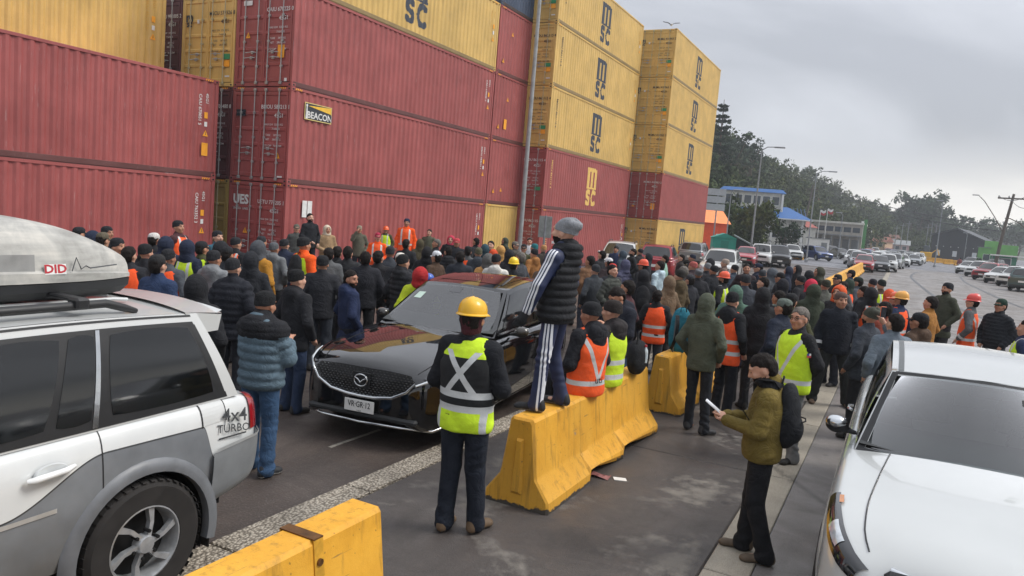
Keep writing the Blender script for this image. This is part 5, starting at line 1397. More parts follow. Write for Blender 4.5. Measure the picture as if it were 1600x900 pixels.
# spoiler
b = MB(); b.grid([[(x * (.71 - .05 * v), 3.98 + v * .34, 1.795 - .04 * abs(x) ** 3 - .02 * v * abs(x) ** 2 - .015 * v) for v in np.linspace(0, 1, 6)] for x in np.linspace(-1, 1, 15)])
b.grid([[(x * (.66 - .03 * (1 - v)), 4.06 + v * .26, 1.66 + .11 * v - .03 * abs(x) ** 3) for v in np.linspace(0, 1, 4)] for x in np.linspace(-1, 1, 15)])
b.grid([[(x * .66, 4.32, 1.76 - .06 * abs(x) ** 2), (x * .66, 4.32, 1.775 - .06 * abs(x) ** 3)] for x in np.linspace(-1, 1, 15)])
for s in (1, -1): b.add([(s * .71, 3.98, 1.755), (s * .66, 4.32, 1.71), (s * .655, 4.30, 1.60), (s * .69, 4.10, 1.60)], [(0, 1, 2, 3)])
b.build('spoiler', W_, wsuv, 40, recalc=True)
for s in (1, -1):
    MB().tube([(s * .62, 1.9, 1.765), (s * .62, 2.02, 1.825), (s * .62, 3.5, 1.835), (s * .62, 3.62, 1.80), (s * .62, 3.70, 1.775)], [.02, .026, .026, .024, .016], 8).build('roof_rail', m_trim, wsuv, 50)
for y in (2.2, 3.30):
    MB().box((-.66, y, 1.855), (.66, y + .07, 1.882), bev=.01).build('cross_bar', m_trim, wsuv)
    for s in (1, -1): MB().box((-.05, -.005, -.02), (.05, .075, .045), bev=.012).build('bar_foot', m_trim, wsuv, loc=(s * .62, y, 1.835))
# ridge pressings in the roof
for x in (-.32, -.11, .11, .32): MB().tube([(x, 2.3, 1.802), (x, 2.4, 1.808), (x, 3.75, 1.81), (x, 3.85, 1.80)], .012, 6).build('roof_rib', W_, wsuv, 60)
# roof box
rb_ = tag(empty('roof_box', (-4.74, -.70, 1.885)), 'dusty grey plastic roof box with a red and white DID sticker', 'roof box')
def box_mat():
    g = NT('dusty_roof_box'); p = g.co(); n = g.noise(p, 2.6, 6, .65, .8); n2 = g.noise(g.co('Object', (6, 1, 10)), 3, 5)
    c = g.ramp(g.math('ADD', g.math('MULTIPLY', n, .7), g.math('MULTIPLY', n2, .3)), [(.35, srgb('85847f')), (.5, srgb('a3a29d')), (.62, srgb('bdbab2'))])
    g.bump(n, .15, .01); return g.out(c, .55)
m_box = box_mat()
b = MB(); LID = [(.0, 0.0), (.0, .06), (.02, .075), (.045, .20), (.09, .29), (.16, .345), (.28, .375), (.40, .38)]
yl = np.concatenate([np.linspace(1.0, 1.5, 8), np.linspace(1.6, 3.0, 10), np.linspace(3.1, 3.92, 16)])
def boxw(y):
    f = 1 - max(0, (y - 3.1) / .84) ** 3.0 * .45 - max(0, (1.5 - y) / .5) ** 2.2 * .45; return .41 * f
def boxh(y): return 1 - max(0, (y - 2.92) / 1.0) ** 2.3 * .62 - max(0, (1.6 - y) / .6) ** 2 * .6
rows = [[(s * max(0, boxw(y) - ins * (boxw(y) / .41)), y, z * boxh(y) + .055) for s, seq in ((1, LID), (-1, LID[::-1])) for ins, z in seq] for y in yl]
b.grid(rows); n_ = len(rows[0]); b.add(rows[-1], [list(range(n_))]); b.add(rows[0], [list(range(n_))[::-1]])
b.build('lid', m_box, rb_, 35, recalc=True)
b = MB(); rows = [[(s * (boxw(y) - d), y, z) for s, seq in ((1, ((.0, .05), (.012, .0), (.09, -.055))), (-1, ((.09, -.055), (.012, 0), (0, .05)))) for d, z in seq] for y in yl]
b.grid(rows); b.add(rows[-1], [list(range(6))]); b.add(rows[0], [list(range(6))[::-1]]); b.build('tray', plain('232426', .65, var=.2), rb_, 35, recalc=True)
st_ = empty('sticker', (.405, 3.33, .135), 0, rb_); st_.scale = (.6, .6, .6); st_.rotation_euler = (0, -.17, 0)
MB().box((-.004, -.105, -.05), (-.001, .105, .05)).build('backing', m_white, st_); text('DID', plain('b02530', .5), st_, (.001, 0, 0), .115, (0, 1, 0), (0, 0, 1), .03, 1.1)
g_ = plain('77767a', .6)
MB().box((-.003, 3.02, .11), (-.001, 3.22, .22)).build('worn_label', plain('8b8b89', .6, var=.2), rb_, loc=(.408, 0, 0)).rotation_euler = (0, -.1, 0)
MB().tube([(.402, 3.43, .12), (.392, 3.46, .20), (.396, 3.49, .13), (.394, 3.52, .15), (.390, 3.55, .135), (.362, 3.74, .15)], .004, 4).build('line_graphic', m_dec, rb_)

# ============================================================ black crossover facing the camera
S = dict(L=4.62, W=1.86, top=[(0, .70), (.03, .80), (.09, .875), (.3, .95), (.9, 1.045), (1.5, 1.09), (2, 1.1), (4.1, 1.12), (4.5, 1.08), (4.62, .98)], bot=[(0, .30), (.1, .22), (.3, .20), (.6, .22), (3.9, .24), (4.4, .32), (4.62, .5)],
         wid=[(0, .60), (.03, .70), (.08, .78), (.2, .87), (.45, .955), (.8, .99), (1.3, 1.0), (3.6, 1.0), (4.2, .97), (4.5, .9), (4.62, .78)], shoulder=[(0, .66), (.05, .74), (.15, .81), (.5, .90), (1.0, .97), (1.6, 1.02), (4.2, 1.06), (4.62, .95)], wheels=(.92, 3.66), wr=.365,
         cabin=dict(wb=(1.60, .80, 1.04), wt=(2.42, .60, 1.545), rt=(4.0, .60, 1.58), rb=(4.45, .78, 1.1), bow=.17, crown=.055), roofz=1.68, tumble=.1)
bc = Car(step=.035, **S)
mz = tag(empty('crossover_car', (-4.85, 6.2, 0), .11), 'glossy black crossover car with plate VR GR 12 facing the camera amid the crowd', 'car')
BK = car_paint('0b0c0e', 0, .06)
bc.body('body', BK, mz)
bc.cabin(BK, mz, None, panes=((.05, .44), (.47, .75), (.78, .93)), wind=(.94, .05, .95), open_front=True)
interior(mz, S['cabin'], 1.86, '3a3d3e', '5a5a58')
[o for o in mz.children if o.name.startswith('windscreen')][0].material_slots[0].material = clear_glass('b6c2c0', .12)
for pn in ('sideL', 'sideR'): bc.cpatch(pn, .02, .97, .03, .075, .006, (20, 1)).build('window_trim', m_chr, mz, recalc=True)
for y in S['wheels']:
    for s in (1, -1): wheel(mz, s * .80, y, .365, s, 'five', .235, .68)
for s in (1, -1): mirror(mz, (s * .86, 2.0, 1.07), s, BK, .95)
# front: grille shield with its mesh, bright frame, emblem
def front_pt(x, z, off=0):
    """point of the nose skin"""
    w0, w1 = .0, .5
    for _ in range(22):
        m_ = (w0 + w1) / 2; zt = sm(m_, S['top']); wx = sm(m_, S['wid']) * S['W'] / 2
        if abs(x) <= wx * .97 and z <= zt: w1 = m_
        else: w0 = m_
    return Vector((x, w1 - off - .012, z))
GR = [(-.60, .76), (-.55, .815), (-.3, .825), (0, .825), (.3, .825), (.55, .815), (.60, .76), (.52, .66), (.36, .575), (.16, .545), (0, .54), (-.16, .545), (-.36, .575), (-.52, .66)]
b = MB(); b.add([(0, -.02, .69)] + [tuple(front_pt(x, z, .004)) for x, z in GR], [(0, k + 1, (k + 1) % len(GR) + 1) for k in range(len(GR))]); b.build('grille', plain('0c0d0f', .4), mz, recalc=True)
def ingr(x, z):
    c = False; j = len(GR) - 1
    for i in range(len(GR)):
        if (GR[i][1] > z) != (GR[j][1] > z) and x < (GR[j][0] - GR[i][0]) * (z - GR[i][1]) / (GR[j][1] - GR[i][1]) + GR[i][0]: c = not c
        j = i
    return c
b = MB(); r_ = 0
zz_ = .55
while zz_ < .82:
    x = -.60 + (.0225 if r_ % 2 else 0)
    while x < .6:
        if ingr(x, zz_) and math.hypot(x, (zz_ - .70)) > .085:
            p = front_pt(x, zz_, .012); b.add([(p.x - .016, p.y, p.z), (p.x, p.y - .004, p.z - .004), (p.x + .016, p.y, p.z), (p.x, p.y - .008, p.z + .009)], [(0, 1, 3), (1, 2, 3)])
        x += .045
    zz_ += .0235; r_ += 1
tag(b.build('grille_studs', plain('8f9396', .25, .9, .1), mz), kind='stuff')
low = [GR[k] for k in (6, 7, 8, 9, 10, 11, 12, 13, 0)]
MB().tube([tuple(front_pt(x * 1.03, z - .012, .02)) for x, z in low], [.012, .016, .019, .02, .02, .02, .019, .016, .012], 8).build('grille_frame', m_chr, mz, 60)
em = empty('emblem', (0, -.052, .70), 0, mz)
MB().tube([(.078 * math.cos(a), 0, .062 * math.sin(a)) for a in np.linspace(0, 2 * PI, 33)], .0085, 8).build('ring', m_chr, em, 60)
MB().tube([(-.07, -.004, .026), (-.035, -.004, .012), (0, -.006, -.022), (.035, -.004, .012), (.07, -.004, .026)], [.005, .009, .011, .009, .005], 8).build('wings', m_chr, em, 60)
MB().box((-.105, .006, -.085), (.105, .016, .085), bev=.004).build('emblem_back', m_black, em)
plate(mz, (-.0, -.05, .425), 'VR·GR·12', 0, .36, .13, 'CHILE')
MB().box((-.66, -.03, .30), (.66, .05, .36), bev=.02).build('air_intake', m_plast, mz)
MB().tube([tuple(bc.P(.36, .10, -1, .004)), tuple(bc.P(.16, .07, -1, .008)), tuple(front_pt(-.45, .262, .01)), tuple(front_pt(0, .25, .012)), tuple(front_pt(.45, .262, .01)), tuple(bc.P(.16, .07, 1, .008)), tuple(bc.P(.36, .10, 1, .004))], .015, 8).build('bumper_blade', m_chr, mz, 60)
for s in (1, -1):
    bc.patch(.10, .62, .60, .69, s, .010, (10, 5), fy=lambda u, v: (u, v * (1 - .25 * u))).build('headlight', m_lamp, mz, 50, recalc=True)
    MB().tube([tuple(front_pt(s * .62, .72, .016)), tuple(bc.P(.2, .585, s, .016)), tuple(bc.P(.34, .60, s, .016)), tuple(bc.P(.46, .61, s, .016))], [.012, .018, .014, .006], 8).build('light_blade', m_lens, mz, 60)
    for y in (2.75, 3.55): MB().tube([(s * .93, y, .93), (s * .95, y + .03, .935), (s * .95, y + .17, .935), (s * .93, y + .2, .93)], .012, 6).build('door_handle', BK, mz, 50)
    for y in (1.72, 2.72): bc.patch(y, y + .007, .06, .68, s, .0015, (1, 14)).build('door_seam', m_well, mz, recalc=True)
    bc.patch(1.35, 3.3, .03, .08, s, .006, (16, 2)).build('sill_trim', m_chr, mz, recalc=True)
    # bonnet edge line
    b = MB(); b.tube([tuple(bc.P(y, .735 + .03 * (y - .12), s, .001)) for y in np.linspace(.12, 1.5, 16)], .004, 5); b.build('bonnet_seam', m_well, mz)
    for k in (0,):
        MB().tube([tuple(bc.cab_pt('front', s * .08 + .1, .03) + Vector((0, -.02, .01))), tuple(bc.cab_pt('front', s * .08 + .1 - .62, .05) + Vector((0, -.025, .012)))] if s > 0 else [tuple(bc.cab_pt('front', .12, .03) + Vector((0, -.03, .01))), tuple(bc.cab_pt('front', .75, .05) + Vector((0, -.025, .012)))], .01, 6).build('wiper', m_rub, mz)
bc.cpatch('front', -.84, -.66, .60, .74, .008, (4, 4)).build('windscreen_sticker', plain('b9cfc2', .5, var=.1), mz, recalc=True)
bc.cpatch('front', -.14, .10, .80, .92, .007, (4, 4)).build('camera_housing', m_lamp, mz, recalc=True)
bc.cpatch('roof', -.78, .78, .12, .55, .004, (10, 10)).build('glass_roof', BK, mz, 60, recalc=True)

# ============================================================ white pickup nosing into the frame
S = dict(L=5.2, W=1.82, top=[(0, .93), (.05, .98), (.3, 1.06), (.9, 1.13), (1.5, 1.16), (3.5, 1.16), (5.1, 1.15), (5.2, 1.1)], bot=[(0, .48), (.25, .36), (.6, .34), (4.6, .36), (5.0, .45), (5.2, .6)],
         wid=[(0, .66), (.04, .76), (.14, .87), (.35, .955), (.7, .995), (1.2, 1.0), (4.6, 1.0), (5.0, .98), (5.2, .9)], shoulder=[(0, .84), (.08, .90), (.4, 1.0), (.9, 1.065), (1.5, 1.10), (5.0, 1.11), (5.2, 1.05)], wheels=(1.02, 4.0), wr=.385,
         cabin=dict(wb=(1.62, .80, 1.10), wt=(2.15, .625, 1.62), rt=(3.35, .64, 1.71), rb=(3.65, .78, 1.14), bow=.13, crown=.035), roofz=1.78, tumble=.1)
pc = Car(step=.035, **S)
pk = tag(empty('pickup_truck', (.66, 4.14, 0)), 'white pickup truck nosing into the frame corner with a small white tag on the windscreen', 'car')
WP = car_paint('bcbfbe', 0, .2)
pc.body('body', WP, pk)
pc.cabin(WP, pk, None, panes=((.06, .46), (.50, .9)), wind=(.93, .03, .96), open_front=True)
interior(pk, S['cabin'], 1.82, '303335', '4a4c4e', 1)
[o for o in pk.children if o.name.startswith('windscreen')][0].material_slots[0].material = clear_glass('a9b5b6', .05)
pc.cpatch('front', -.985, .985, .0, .045, .003, (16, 2)).build('windscreen_trim', m_trim, pk, recalc=True)
pc.cpatch('front', -.985, -.925, .0, .98, .003, (2, 10)).build('windscreen_trim', m_trim, pk, recalc=True); pc.cpatch('front', .925, .985, .0, .98, .003, (2, 10)).build('windscreen_trim', m_trim, pk, recalc=True)
pc.cpatch('front', -.95, .95, .955, .99, .003, (16, 2)).build('windscreen_trim', m_trim, pk, recalc=True)
for s in (1, -1):
    pc.cpatch('roof', s * .87, s * .93, .0, .98, .003, (2, 12)).build('roof_channel', plain('5d6162', .5), pk, recalc=True)
    mirror(pk, (s * .82, 2.02, 1.14), s, m_black, .85)
    MB().lathe([(.001, -.075), (.04, -.068), (.07, -.045), (.078, -.012)], 16, 0, (0, 0, 0), 'y', (1.0, .66)).build('mirror_cap', m_chr, pk, 60, loc=(s * .952, 2.02, 1.185))
    pc.patch(.05, .72, .52, .685, s, .010, (16, 8), fy=lambda u, v: (u, v * (1 - .55 * u) + .42 * u)).build('headlight', m_lamp, pk, 50, recalc=True)
    pc.patch(.2, .38, .58, .65, s, .014, (8, 6)).build('headlight_reflector', m_lens, pk, 50, recalc=True)
    pc.patch(.58, .68, .66, .685, s, .013, (6, 4)).build('indicator', m_amber, pk, 50, recalc=True)
    pc.patch(.10, .34, .14, .30, s, .012, (8, 6)).build('fog_light', m_lamp, pk, 50, recalc=True)
    MB().tube([tuple(pc.P(y, .725 + .04 * (y - .15), s, .001)) for y in np.linspace(.15, 1.55, 18)], .005, 5).build('bonnet_seam', m_trim, pk)
    pc.patch(1.75, 1.757, .06, .69, s, .0015, (1, 14)).build('door_seam', m_trim, pk, recalc=True); pc.patch(2.75, 2.757, .06, .69, s, .0015, (1, 14)).build('door_seam', m_trim, pk, recalc=True)
    for y in (2.55, 3.45): MB().tube([(s * .905, y, 1.0), (s * .935, y + .03, 1.005), (s * .935, y + .17, 1.005), (s * .905, y + .2, 1.0)], .015, 6).build('door_handle', m_chr, pk, 50)
    MB().tube([(s * .1 - .05, 1.50, 1.135), (s * .1 + .62 * (1 if s > 0 else 1), 1.52, 1.16)], .011, 6).build('wiper', m_rub, pk)
for y in S['wheels']:
    for s in (1, -1): wheel(pk, s * .79, y, .385, s, 'six', .245, .62)
for k, z in enumerate((.90, .82, .74)):
    MB().tube([(-.52, .055, z + .01), (-.3, .0, z - .015), (0, -.02, z - .03), (.3, .0, z - .015), (.52, .055, z + .01)], .02 - .003 * k, 8).build('grille_bar', m_chr, pk, 60)
MB().box((-.55, .0, .56), (.55, .05, .92), bev=.03).build('grille', m_plast, pk)
plate(pk, (0, -.03, .62), 'KX·TH·48')
pc.cpatch('front', .30, .40, .72, .78, .008, (3, 3)).build('windscreen_tag', plain('dfe6e2', .5), pk, recalc=True); pc.cpatch('front', .28, .38, .79, .85, .008, (3, 3)).build('tag_holder', m_black, pk, recalc=True)
MB().box((-.72, 3.78, 1.0), (.72, 5.05, 1.168)).build('load_bed', m_well, pk)
# ============================================================ hill, trees, far buildings
def hor_y(px):                 # picture row of the horizon
    lo, hi = 0.0, 900.0
    for _ in range(30):
        m_ = (lo + hi) / 2; d = FWD + RGT * ((px - 800) / F_PX) - UPV * ((m_ - 450) / F_PX)
        if d.z > 0: lo = m_
        else: hi = m_
    return lo
def bearing(px):
    d = FWD + RGT * ((px - 800) / F_PX) - UPV * ((hor_y(px) - 450) / F_PX); d.z = 0; d.normalize(); return d
def far_pt(px, dist, z=0.0):
    d = bearing(px); return Vector((d.x * dist, d.y * dist, z))
def hgt(px, py, dist):         # height of a point seen at a pixel at that distance
    d = FWD + RGT * ((px - 800) / F_PX) - UPV * ((py - 450) / F_PX); k = math.hypot(d.x, d.y); return CAM_H + d.z / k * dist
def ridge(px): return (sm(px, [(300, 60), (700, 120), (1000, 170), (1100, 208), (1150, 248), (1200, 262), (1250, 280), (1300, 306), (1350, 324), (1400, 337), (1450, 350), (1500, 364), (1560, 372), (1700, 378)]))
def rdist(px): return sm(px, [(300, 150), (900, 165), (1100, 185), (1200, 240), (1300, 320), (1400, 430), (1480, 560), (1600, 800), (1800, 1000)])
def hill_mat():
    g = NT('scrub_slope'); n = g.noise(g.wpos(), .06, 6, .65); n2 = g.noise(g.wpos(), .5, 5)
    c = g.ramp(g.math('ADD', g.math('MULTIPLY', n, .6), g.math('MULTIPLY', n2, .4)), [(.35, srgb('2b3526')), (.52, srgb('424a33')), (.68, srgb('6a6348'))])
    return g.out(c, .95)
m_hill = hill_mat()
cols = np.linspace(300, 1750, 110); rows = []
rs = np.random.RandomState(3)
def hill_pt(px, v):
    D = rdist(px); zt = hgt(px, ridge(px), D) - 4
    d = D * (.52 + .48 * v); z = zt * (v ** 1.25) if v <= 1 else zt * max(0.2, 1 - (v - 1) * .9)
    p = far_pt(px, d, 0); w_ = math.sin(p.x * .07 + p.y * .031) * 2.2 + math.sin(p.x * .021 - p.y * .05) * 3.0
    p.z = -.3 + z + w_ * min(1, v) * min(1, D / 400) * (.35 if v > .8 else 1); return p
b = MB(); b.grid([[hill_pt(x, v) for v in (0, .12, .25, .4, .55, .7, .85, 1.0, 1.15, 1.4)] for x in cols], flip=True)
tag(b.build('hill', m_hill, smooth=180), 'wooded hill sloping down behind the port', kind='structure')

def leaf_mat(nm, a, b_, c_):
    g = NT(nm); p = g.wpos(); n = g.noise(p, .16, 2); n2 = g.noise(p, 1.1, 4); i = g.node('ObjectInfo').outputs['Random']
    m_ = g.math('ADD', g.math('MULTIPLY', n, .55), g.math('MULTIPLY', n2, .45))
    return g.out(g.ramp(m_, [(.36, srgb(a)), (.5, srgb(b_)), (.64, srgb(c_))]), .9, spec=.08)
m_leaf = leaf_mat('wood_leaves', '1c2815', '364424', '5c6036'); m_leaf2 = leaf_mat('gum_leaves', '2c3a30', '435240', '5d6a52'); m_leaf3 = leaf_mat('conifer_needles', '1d2a1f', '2b3a2a', '3d4b36')
m_bark = plain('5a4c40', .9, var=.3)
def leaf_quads(cen, R, n, size, rs, squash=.8):
    """leaf clumps through a crown's volume: lobes of small faces with gaps between"""
    nl = max(3, n // 26); lob = rs.normal(size=(nl, 3)); lob /= np.linalg.norm(lob, axis=1, keepdims=True); lob *= rs.uniform(.25, .85, (nl, 1)) * np.array([R, R, R * squash])
    k = rs.randint(0, nl, n); d = rs.normal(size=(n, 3)); d /= np.linalg.norm(d, axis=1, keepdims=True)
    P = cen + lob[k] + d * rs.uniform(.3, 1, (n, 1)) ** .5 * R * rs.uniform(.28, .42, (n, 1))
    a = rs.normal(size=(n, 3)); a /= np.linalg.norm(a, axis=1, keepdims=True); c = np.cross(a, d); c /= np.linalg.norm(c, axis=1, keepdims=True) + 1e-6
    s = size * rs.uniform(.5, 1.3, (n, 1)); a = a * s; c = c * s * rs.uniform(.4, .8, (n, 1))
    return np.stack([P - a, P - c * .8, P + a, P + c], 1).reshape(-1, 3)
def quads_obj(nm, arrs, mat, parent=None):
    V = np.concatenate(arrs).astype(np.float32); Q = np.arange(len(V)).reshape(-1, 4); me = npmesh(nm, V, Q)
    return mobj(nm, me, mat, parent)
HOUSES = ((1262, .78), (1318, .86), (1330, .55), (1283, .45), (1300, .3), (1362, .35), (1340, .22), (1385, .2), (1372, .1), (1402, .06))
arrs = []
for i in range(2300):
    px = rs.uniform(1060, 1640); v = rs.uniform(0.02, 1.12)
    if px > 1520 and v < .5: continue
    if any(abs(px - hx) < 9 and hv - .22 < v < hv + .03 for hx, hv in HOUSES): continue
    p = hill_pt(px, v); D = math.hypot(p.x, p.y); R = rs.uniform(2.0, 4.4) * (1 + D / 900)
    if rs.rand() < .12: continue
    arrs.append(leaf_quads(np.array([p.x, p.y, p.z + R * .75]), R, 190 if D < 330 else 90, R * (.10 if D < 330 else .14), rs, rs.uniform(.7, 1.25)))
tag(quads_obj('hillside_wood', arrs, m_leaf), 'dense dark green wood covering the hillside', 'trees', kind='stuff')

def tree(px, py_top, dist, label, R=None, form='round', mat=None, zb=None, n=900, group='trees by the hill'):
    zt = hgt(px, py_top, dist); base = far_pt(px - math.tan(ROLL) * (hor_y(px) - py_top), dist)
    if zb is not None: base.z = zb
    H = zt - base.z; t = tag(empty('tree' if form != 'conifer' else 'pine_tree', base), label, 'tree', group); r = np.random.RandomState(int(px * 7) % 9999)
    b = MB(); arrs = []
    if form == 'conifer':
        b.tube([(0, 0, 0), (.1, 0, H * .5), (0, 0, H * .98)], [H * .022, H * .014, .04], 8)
        k = H * .12
        while k < H * .98:
            rr0 = (R or H * .2) * (1.08 - k / H) ** .8
            for q in range(7):
                a = q * PI / 3.5 + k * 1.3 + r.uniform(-.3, .3); rr = rr0 * r.uniform(.7, 1.1); e = Vector((math.cos(a) * rr, math.sin(a) * rr, k + rr * .18))
                b.tube([(0, 0, k), tuple(e * .5 + Vector((0, 0, k * .5 - .02 * rr))), tuple(e)], [.06, .04, .015], 4, cap=False)
                for s_ in np.linspace(.25, 1, 6): arrs.append(leaf_quads(np.array([math.cos(a) * rr * s_, math.sin(a) * rr * s_, k + rr * .18 * s_]), rr * .16, 20, .26, r, .6))
            k += H * r.uniform(.035, .075)
        b.build('trunk', m_bark, t, 60); quads_obj('crown', arrs, mat or m_leaf3, t); return t
    R = R or H * .33; tall = form == 'gum'
    b.tube([(0, 0, 0), (.1 * R, .05, H * .35), (0, 0, H * .7)], [H * .03, H * .022, H * .012], 8)
    nb = 7 if tall else 6
    for q in range(nb):
        a = q * 2.4; zz1 = H * (.4 + .5 * q / nb) if tall else H * (.45 + .06 * q); e = np.array([math.cos(a) * R * .62, math.sin(a) * R * .62, min(H * .93, zz1 + R * .5)])
        b.tube([(0, 0, zz1 * .75), tuple(e * .6 + np.array([0, 0, zz1 * .25])), tuple(e)], [H * .014, H * .009, .03], 5, cap=False)
        arrs.append(leaf_quads(e, R * (.5 if tall else .62), n // nb, R * .085, r, .8))
    arrs.append(leaf_quads(np.array([0, 0, H * .8]), R * (.55 if tall else .8), n // 3, R * .085, r, .9))
    if form == 'bush': arrs.append(leaf_quads(np.array([0, 0, H * .42]), R * .85, n, R * .08, r, .85))
    b.build('trunk', m_bark, t, 60); quads_obj('crown', arrs, mat or m_leaf, t); return t
tree(1127, 152, 140, 'tall layered pine standing just clear of the container stack', R=3.6, form='conifer', zb=8)
tree(1146, 212, 160, 'dark tree right of the layered pine on the hill', R=5, form='gum', mat=m_leaf2, zb=9)
tree(1172, 222, 170, 'wispy tree on the ridge right behind the near lamp post', R=4, form='gum', mat=m_leaf2, zb=10)
tree(1258, 264, 290, 'small tree standing out on the middle of the ridge', R=5, form='gum', mat=m_leaf2, zb=18)
tree(1440, 308, 300, 'tall broad gum tree rising above the lower ridge end', R=9, form='gum', mat=m_leaf2, zb=2, n=1500)
tree(1423, 330, 300, 'shorter gum tree leaning on the tall broad one, towards the hill', R=7, form='gum', mat=m_leaf2, zb=2, n=1200)
tree(1462, 328, 300, 'gum tree on the road side of the tall broad one', R=7, form='gum', mat=m_leaf2, zb=1, n=1200)
tree(1487, 341, 300, 'rounded gum tree behind the black warehouse', R=6, form='gum', mat=m_leaf2, zb=1, n=1000)
tree(1523, 349, 330, 'broad dark tree above the warehouse roof', R=7, form='round', mat=m_leaf2, zb=1)
tree(1503, 352, 330, 'spiky narrow tree between two round ones above the warehouse', R=3, form='conifer', zb=0)
tree(1572, 356, 330, 'low tree beyond the leaning power pole', R=8, form='round', mat=m_leaf2, zb=0)
tree(1592, 358, 330, 'low dark tree at the frame edge beyond the wires', R=8, form='round', mat=m_leaf2, zb=0)
tree(1176, 325, 96, 'dense round dark green tree in front of the blue roofed building', R=3.0, form='bush', n=1600, mat=m_leaf)
tree(1228, 353, 98, 'low dark clipped bush beside the blue roofed building', R=2.2, form='bush', n=700, mat=m_leaf3)

def site(nm, px, dist, label, cat='building', turn=0.0, group=None):
    d = bearing(px); p = far_pt(px, dist); t = empty(nm, p, math.atan2(d.y, d.x) - PI / 2 + turn); return tag(t, label, cat, group)
def blk(par, nm, lo, hi, mat, bev=.0): return MB().box(lo, hi, 0, bev).build(nm, mat, par)
m_wall = plain('c9c8c0', .85, var=.14, scale=2); m_wall2 = plain('a29d94', .85, var=.2, scale=1.5); m_blue = plain('2d5f9a', .5, .1, .14, 3); m_win = plain('3a4650', .15, 0, .3, 2)
m_rust = plain('7d5a4a', .8, var=.25, scale=1.5); m_orange = plain('e0552b', .6, var=.12, scale=2); m_orange2 = plain('ee8a4a', .6, var=.12, scale=2); m_teal = plain('2b8f7e', .6, var=.12, scale=2)
m_blackw = plain('24292f', .75, var=.2, scale=.6); m_green = plain('6fa860', .7, var=.15, scale=1); m_green2 = plain('2c7a5c', .7, var=.15, scale=1); m_tin = plain('84888a', .5, .3, .2, 2)
def window(par, x, y, z, w_, h_, fr=None, mat=None):
    t = empty('window', (x, y, z), 0, par); fr = fr or m_white
    MB().box((-w_ / 2, -.03, 0), (w_ / 2, .0, h_)).build('pane', mat or m_win, t)
    for a, c in (((-w_ / 2 - .06, -.06, -.06), (w_ / 2 + .06, .0, -.001)), ((-w_ / 2 - .06, -.06, h_ + .001), (w_ / 2 + .06, .0, h_ + .06)), ((-w_ / 2 - .06, -.06, 0), (-w_ / 2 - .001, 0, h_)), ((w_ / 2 + .001, -.06, 0), (w_ / 2 + .06, 0, h_))): MB().box(a, c).build('frame', fr, t)
    return t
# blue roofed building
t = site('office_building', 1178, 112, 'white two storey building with blue metal roofs', turn=.12)
blk(t, 'wall', (-6.0, 0, 0), (6.6, 9, 4.9), m_wall)
def hip(par, x0, x1, y0, y1, z0, z1, ins, mat, nm='roof'):
    b = MB(); b.add([(x0, y0, z0), (x1, y0, z0), (x1, y1, z0), (x0, y1, z0), (x0 + ins, y0 + ins, z1), (x1 - ins, y0 + ins, z1), (x1 - ins, y1 - ins, z1), (x0 + ins, y1 - ins, z1)], [(0, 1, 5, 4), (1, 2, 6, 5), (2, 3, 7, 6), (3, 0, 4, 7), (4, 5, 6, 7), (0, 3, 2, 1)]); return b.build(nm, mat, par)
r1 = hip(t, -6.9, 7.5, -1.0, 10, 4.95, 6.6, 3.0, m_blue)
for k in range(28): MB().box((-.03, -.02, 0), (.03, .02, 3.3)).build('seam', plain('244f83', .5), r1, loc=(-6.2 + k * .48, -.6, 4.95)).rotation_euler = (-1.07, 0, 0) if False else (math.radians(-61), 0, 0)
blk(t, 'eave', (-6.95, -1.05, 4.8), (7.55, -.95, 4.95), m_white)
blk(t, 'upper_wall', (-4.6, 1.2, 6.0), (3.3, 7.5, 8.45), m_wall); hip(t, -5.2, 3.9, .7, 8.2, 8.45, 8.95, .5, m_blue, 'upper_roof'); blk(t, 'side_wing', (3.32, .6, 5.6), (3.6, 3, 8.3), m_white)
for k in range(6): window(t, -3.8 + k * 1.28, 1.2, 6.75, .95, 1.15)
for k in range(8): window(t, -5.2 + k * 1.55, 0, 2.2, 1.0, 1.5)
for k in range(4): blk(t, 'pilaster', (-6.05 + k * 4.1, -.18, 0), (-5.75 + k * 4.1, -.001, 4.8), m_white)
# orange shed, teal hut, lean-to
t = site('orange_shed', 1112, 84, 'orange shed with a gabled roof behind the last container', turn=.35)
blk(t, 'wall', (-3.5, 0, 0), (1.7, 5, 3.3), m_orange)
b = MB().prism([(-.3, 3.3), (2.5, 4.7), (5.3, 3.3)], -3.8, 2.0, 'x'); b.build('roof', m_orange2, t)
for k in range(18): blk(t, 'rib', (-3.4 + k * .29, -.03, 0), (-3.34 + k * .29, -.001, 3.25), m_orange)
window(t, 1.0, 0, 1.2, .8, .9)
t = site('teal_hut', 1134, 66, 'small teal green hut beside the orange shed', turn=.1)
blk(t, 'wall', (-.95, 0, 0), (.95, 2.4, 1.95), m_teal); MB().prism([(-1.05, 1.95), (0, 2.35), (1.05, 1.95)], -.1, 2.5, 'y').build('roof', m_teal, t)
blk(t, 'door', (-.3, -.03, .05), (.35, -.001, 1.7), plain('257d6e', .6))
t = site('lean_to', 1170, 68, 'dark lean-to shelter with a sloping tin roof next to the teal hut')
MB().prism([(-1.2, 2.2), (1.2, 1.1), (1.2, 1.2), (-1.2, 2.3)], 0, 3, 'y').build('roof', m_tin, t); MB().prism([(-1.1, 0), (1.1, 0), (1.1, 1.1), (-1.1, 2.1)], .1, 2.9, 'y').build('wall', m_blackw, t)
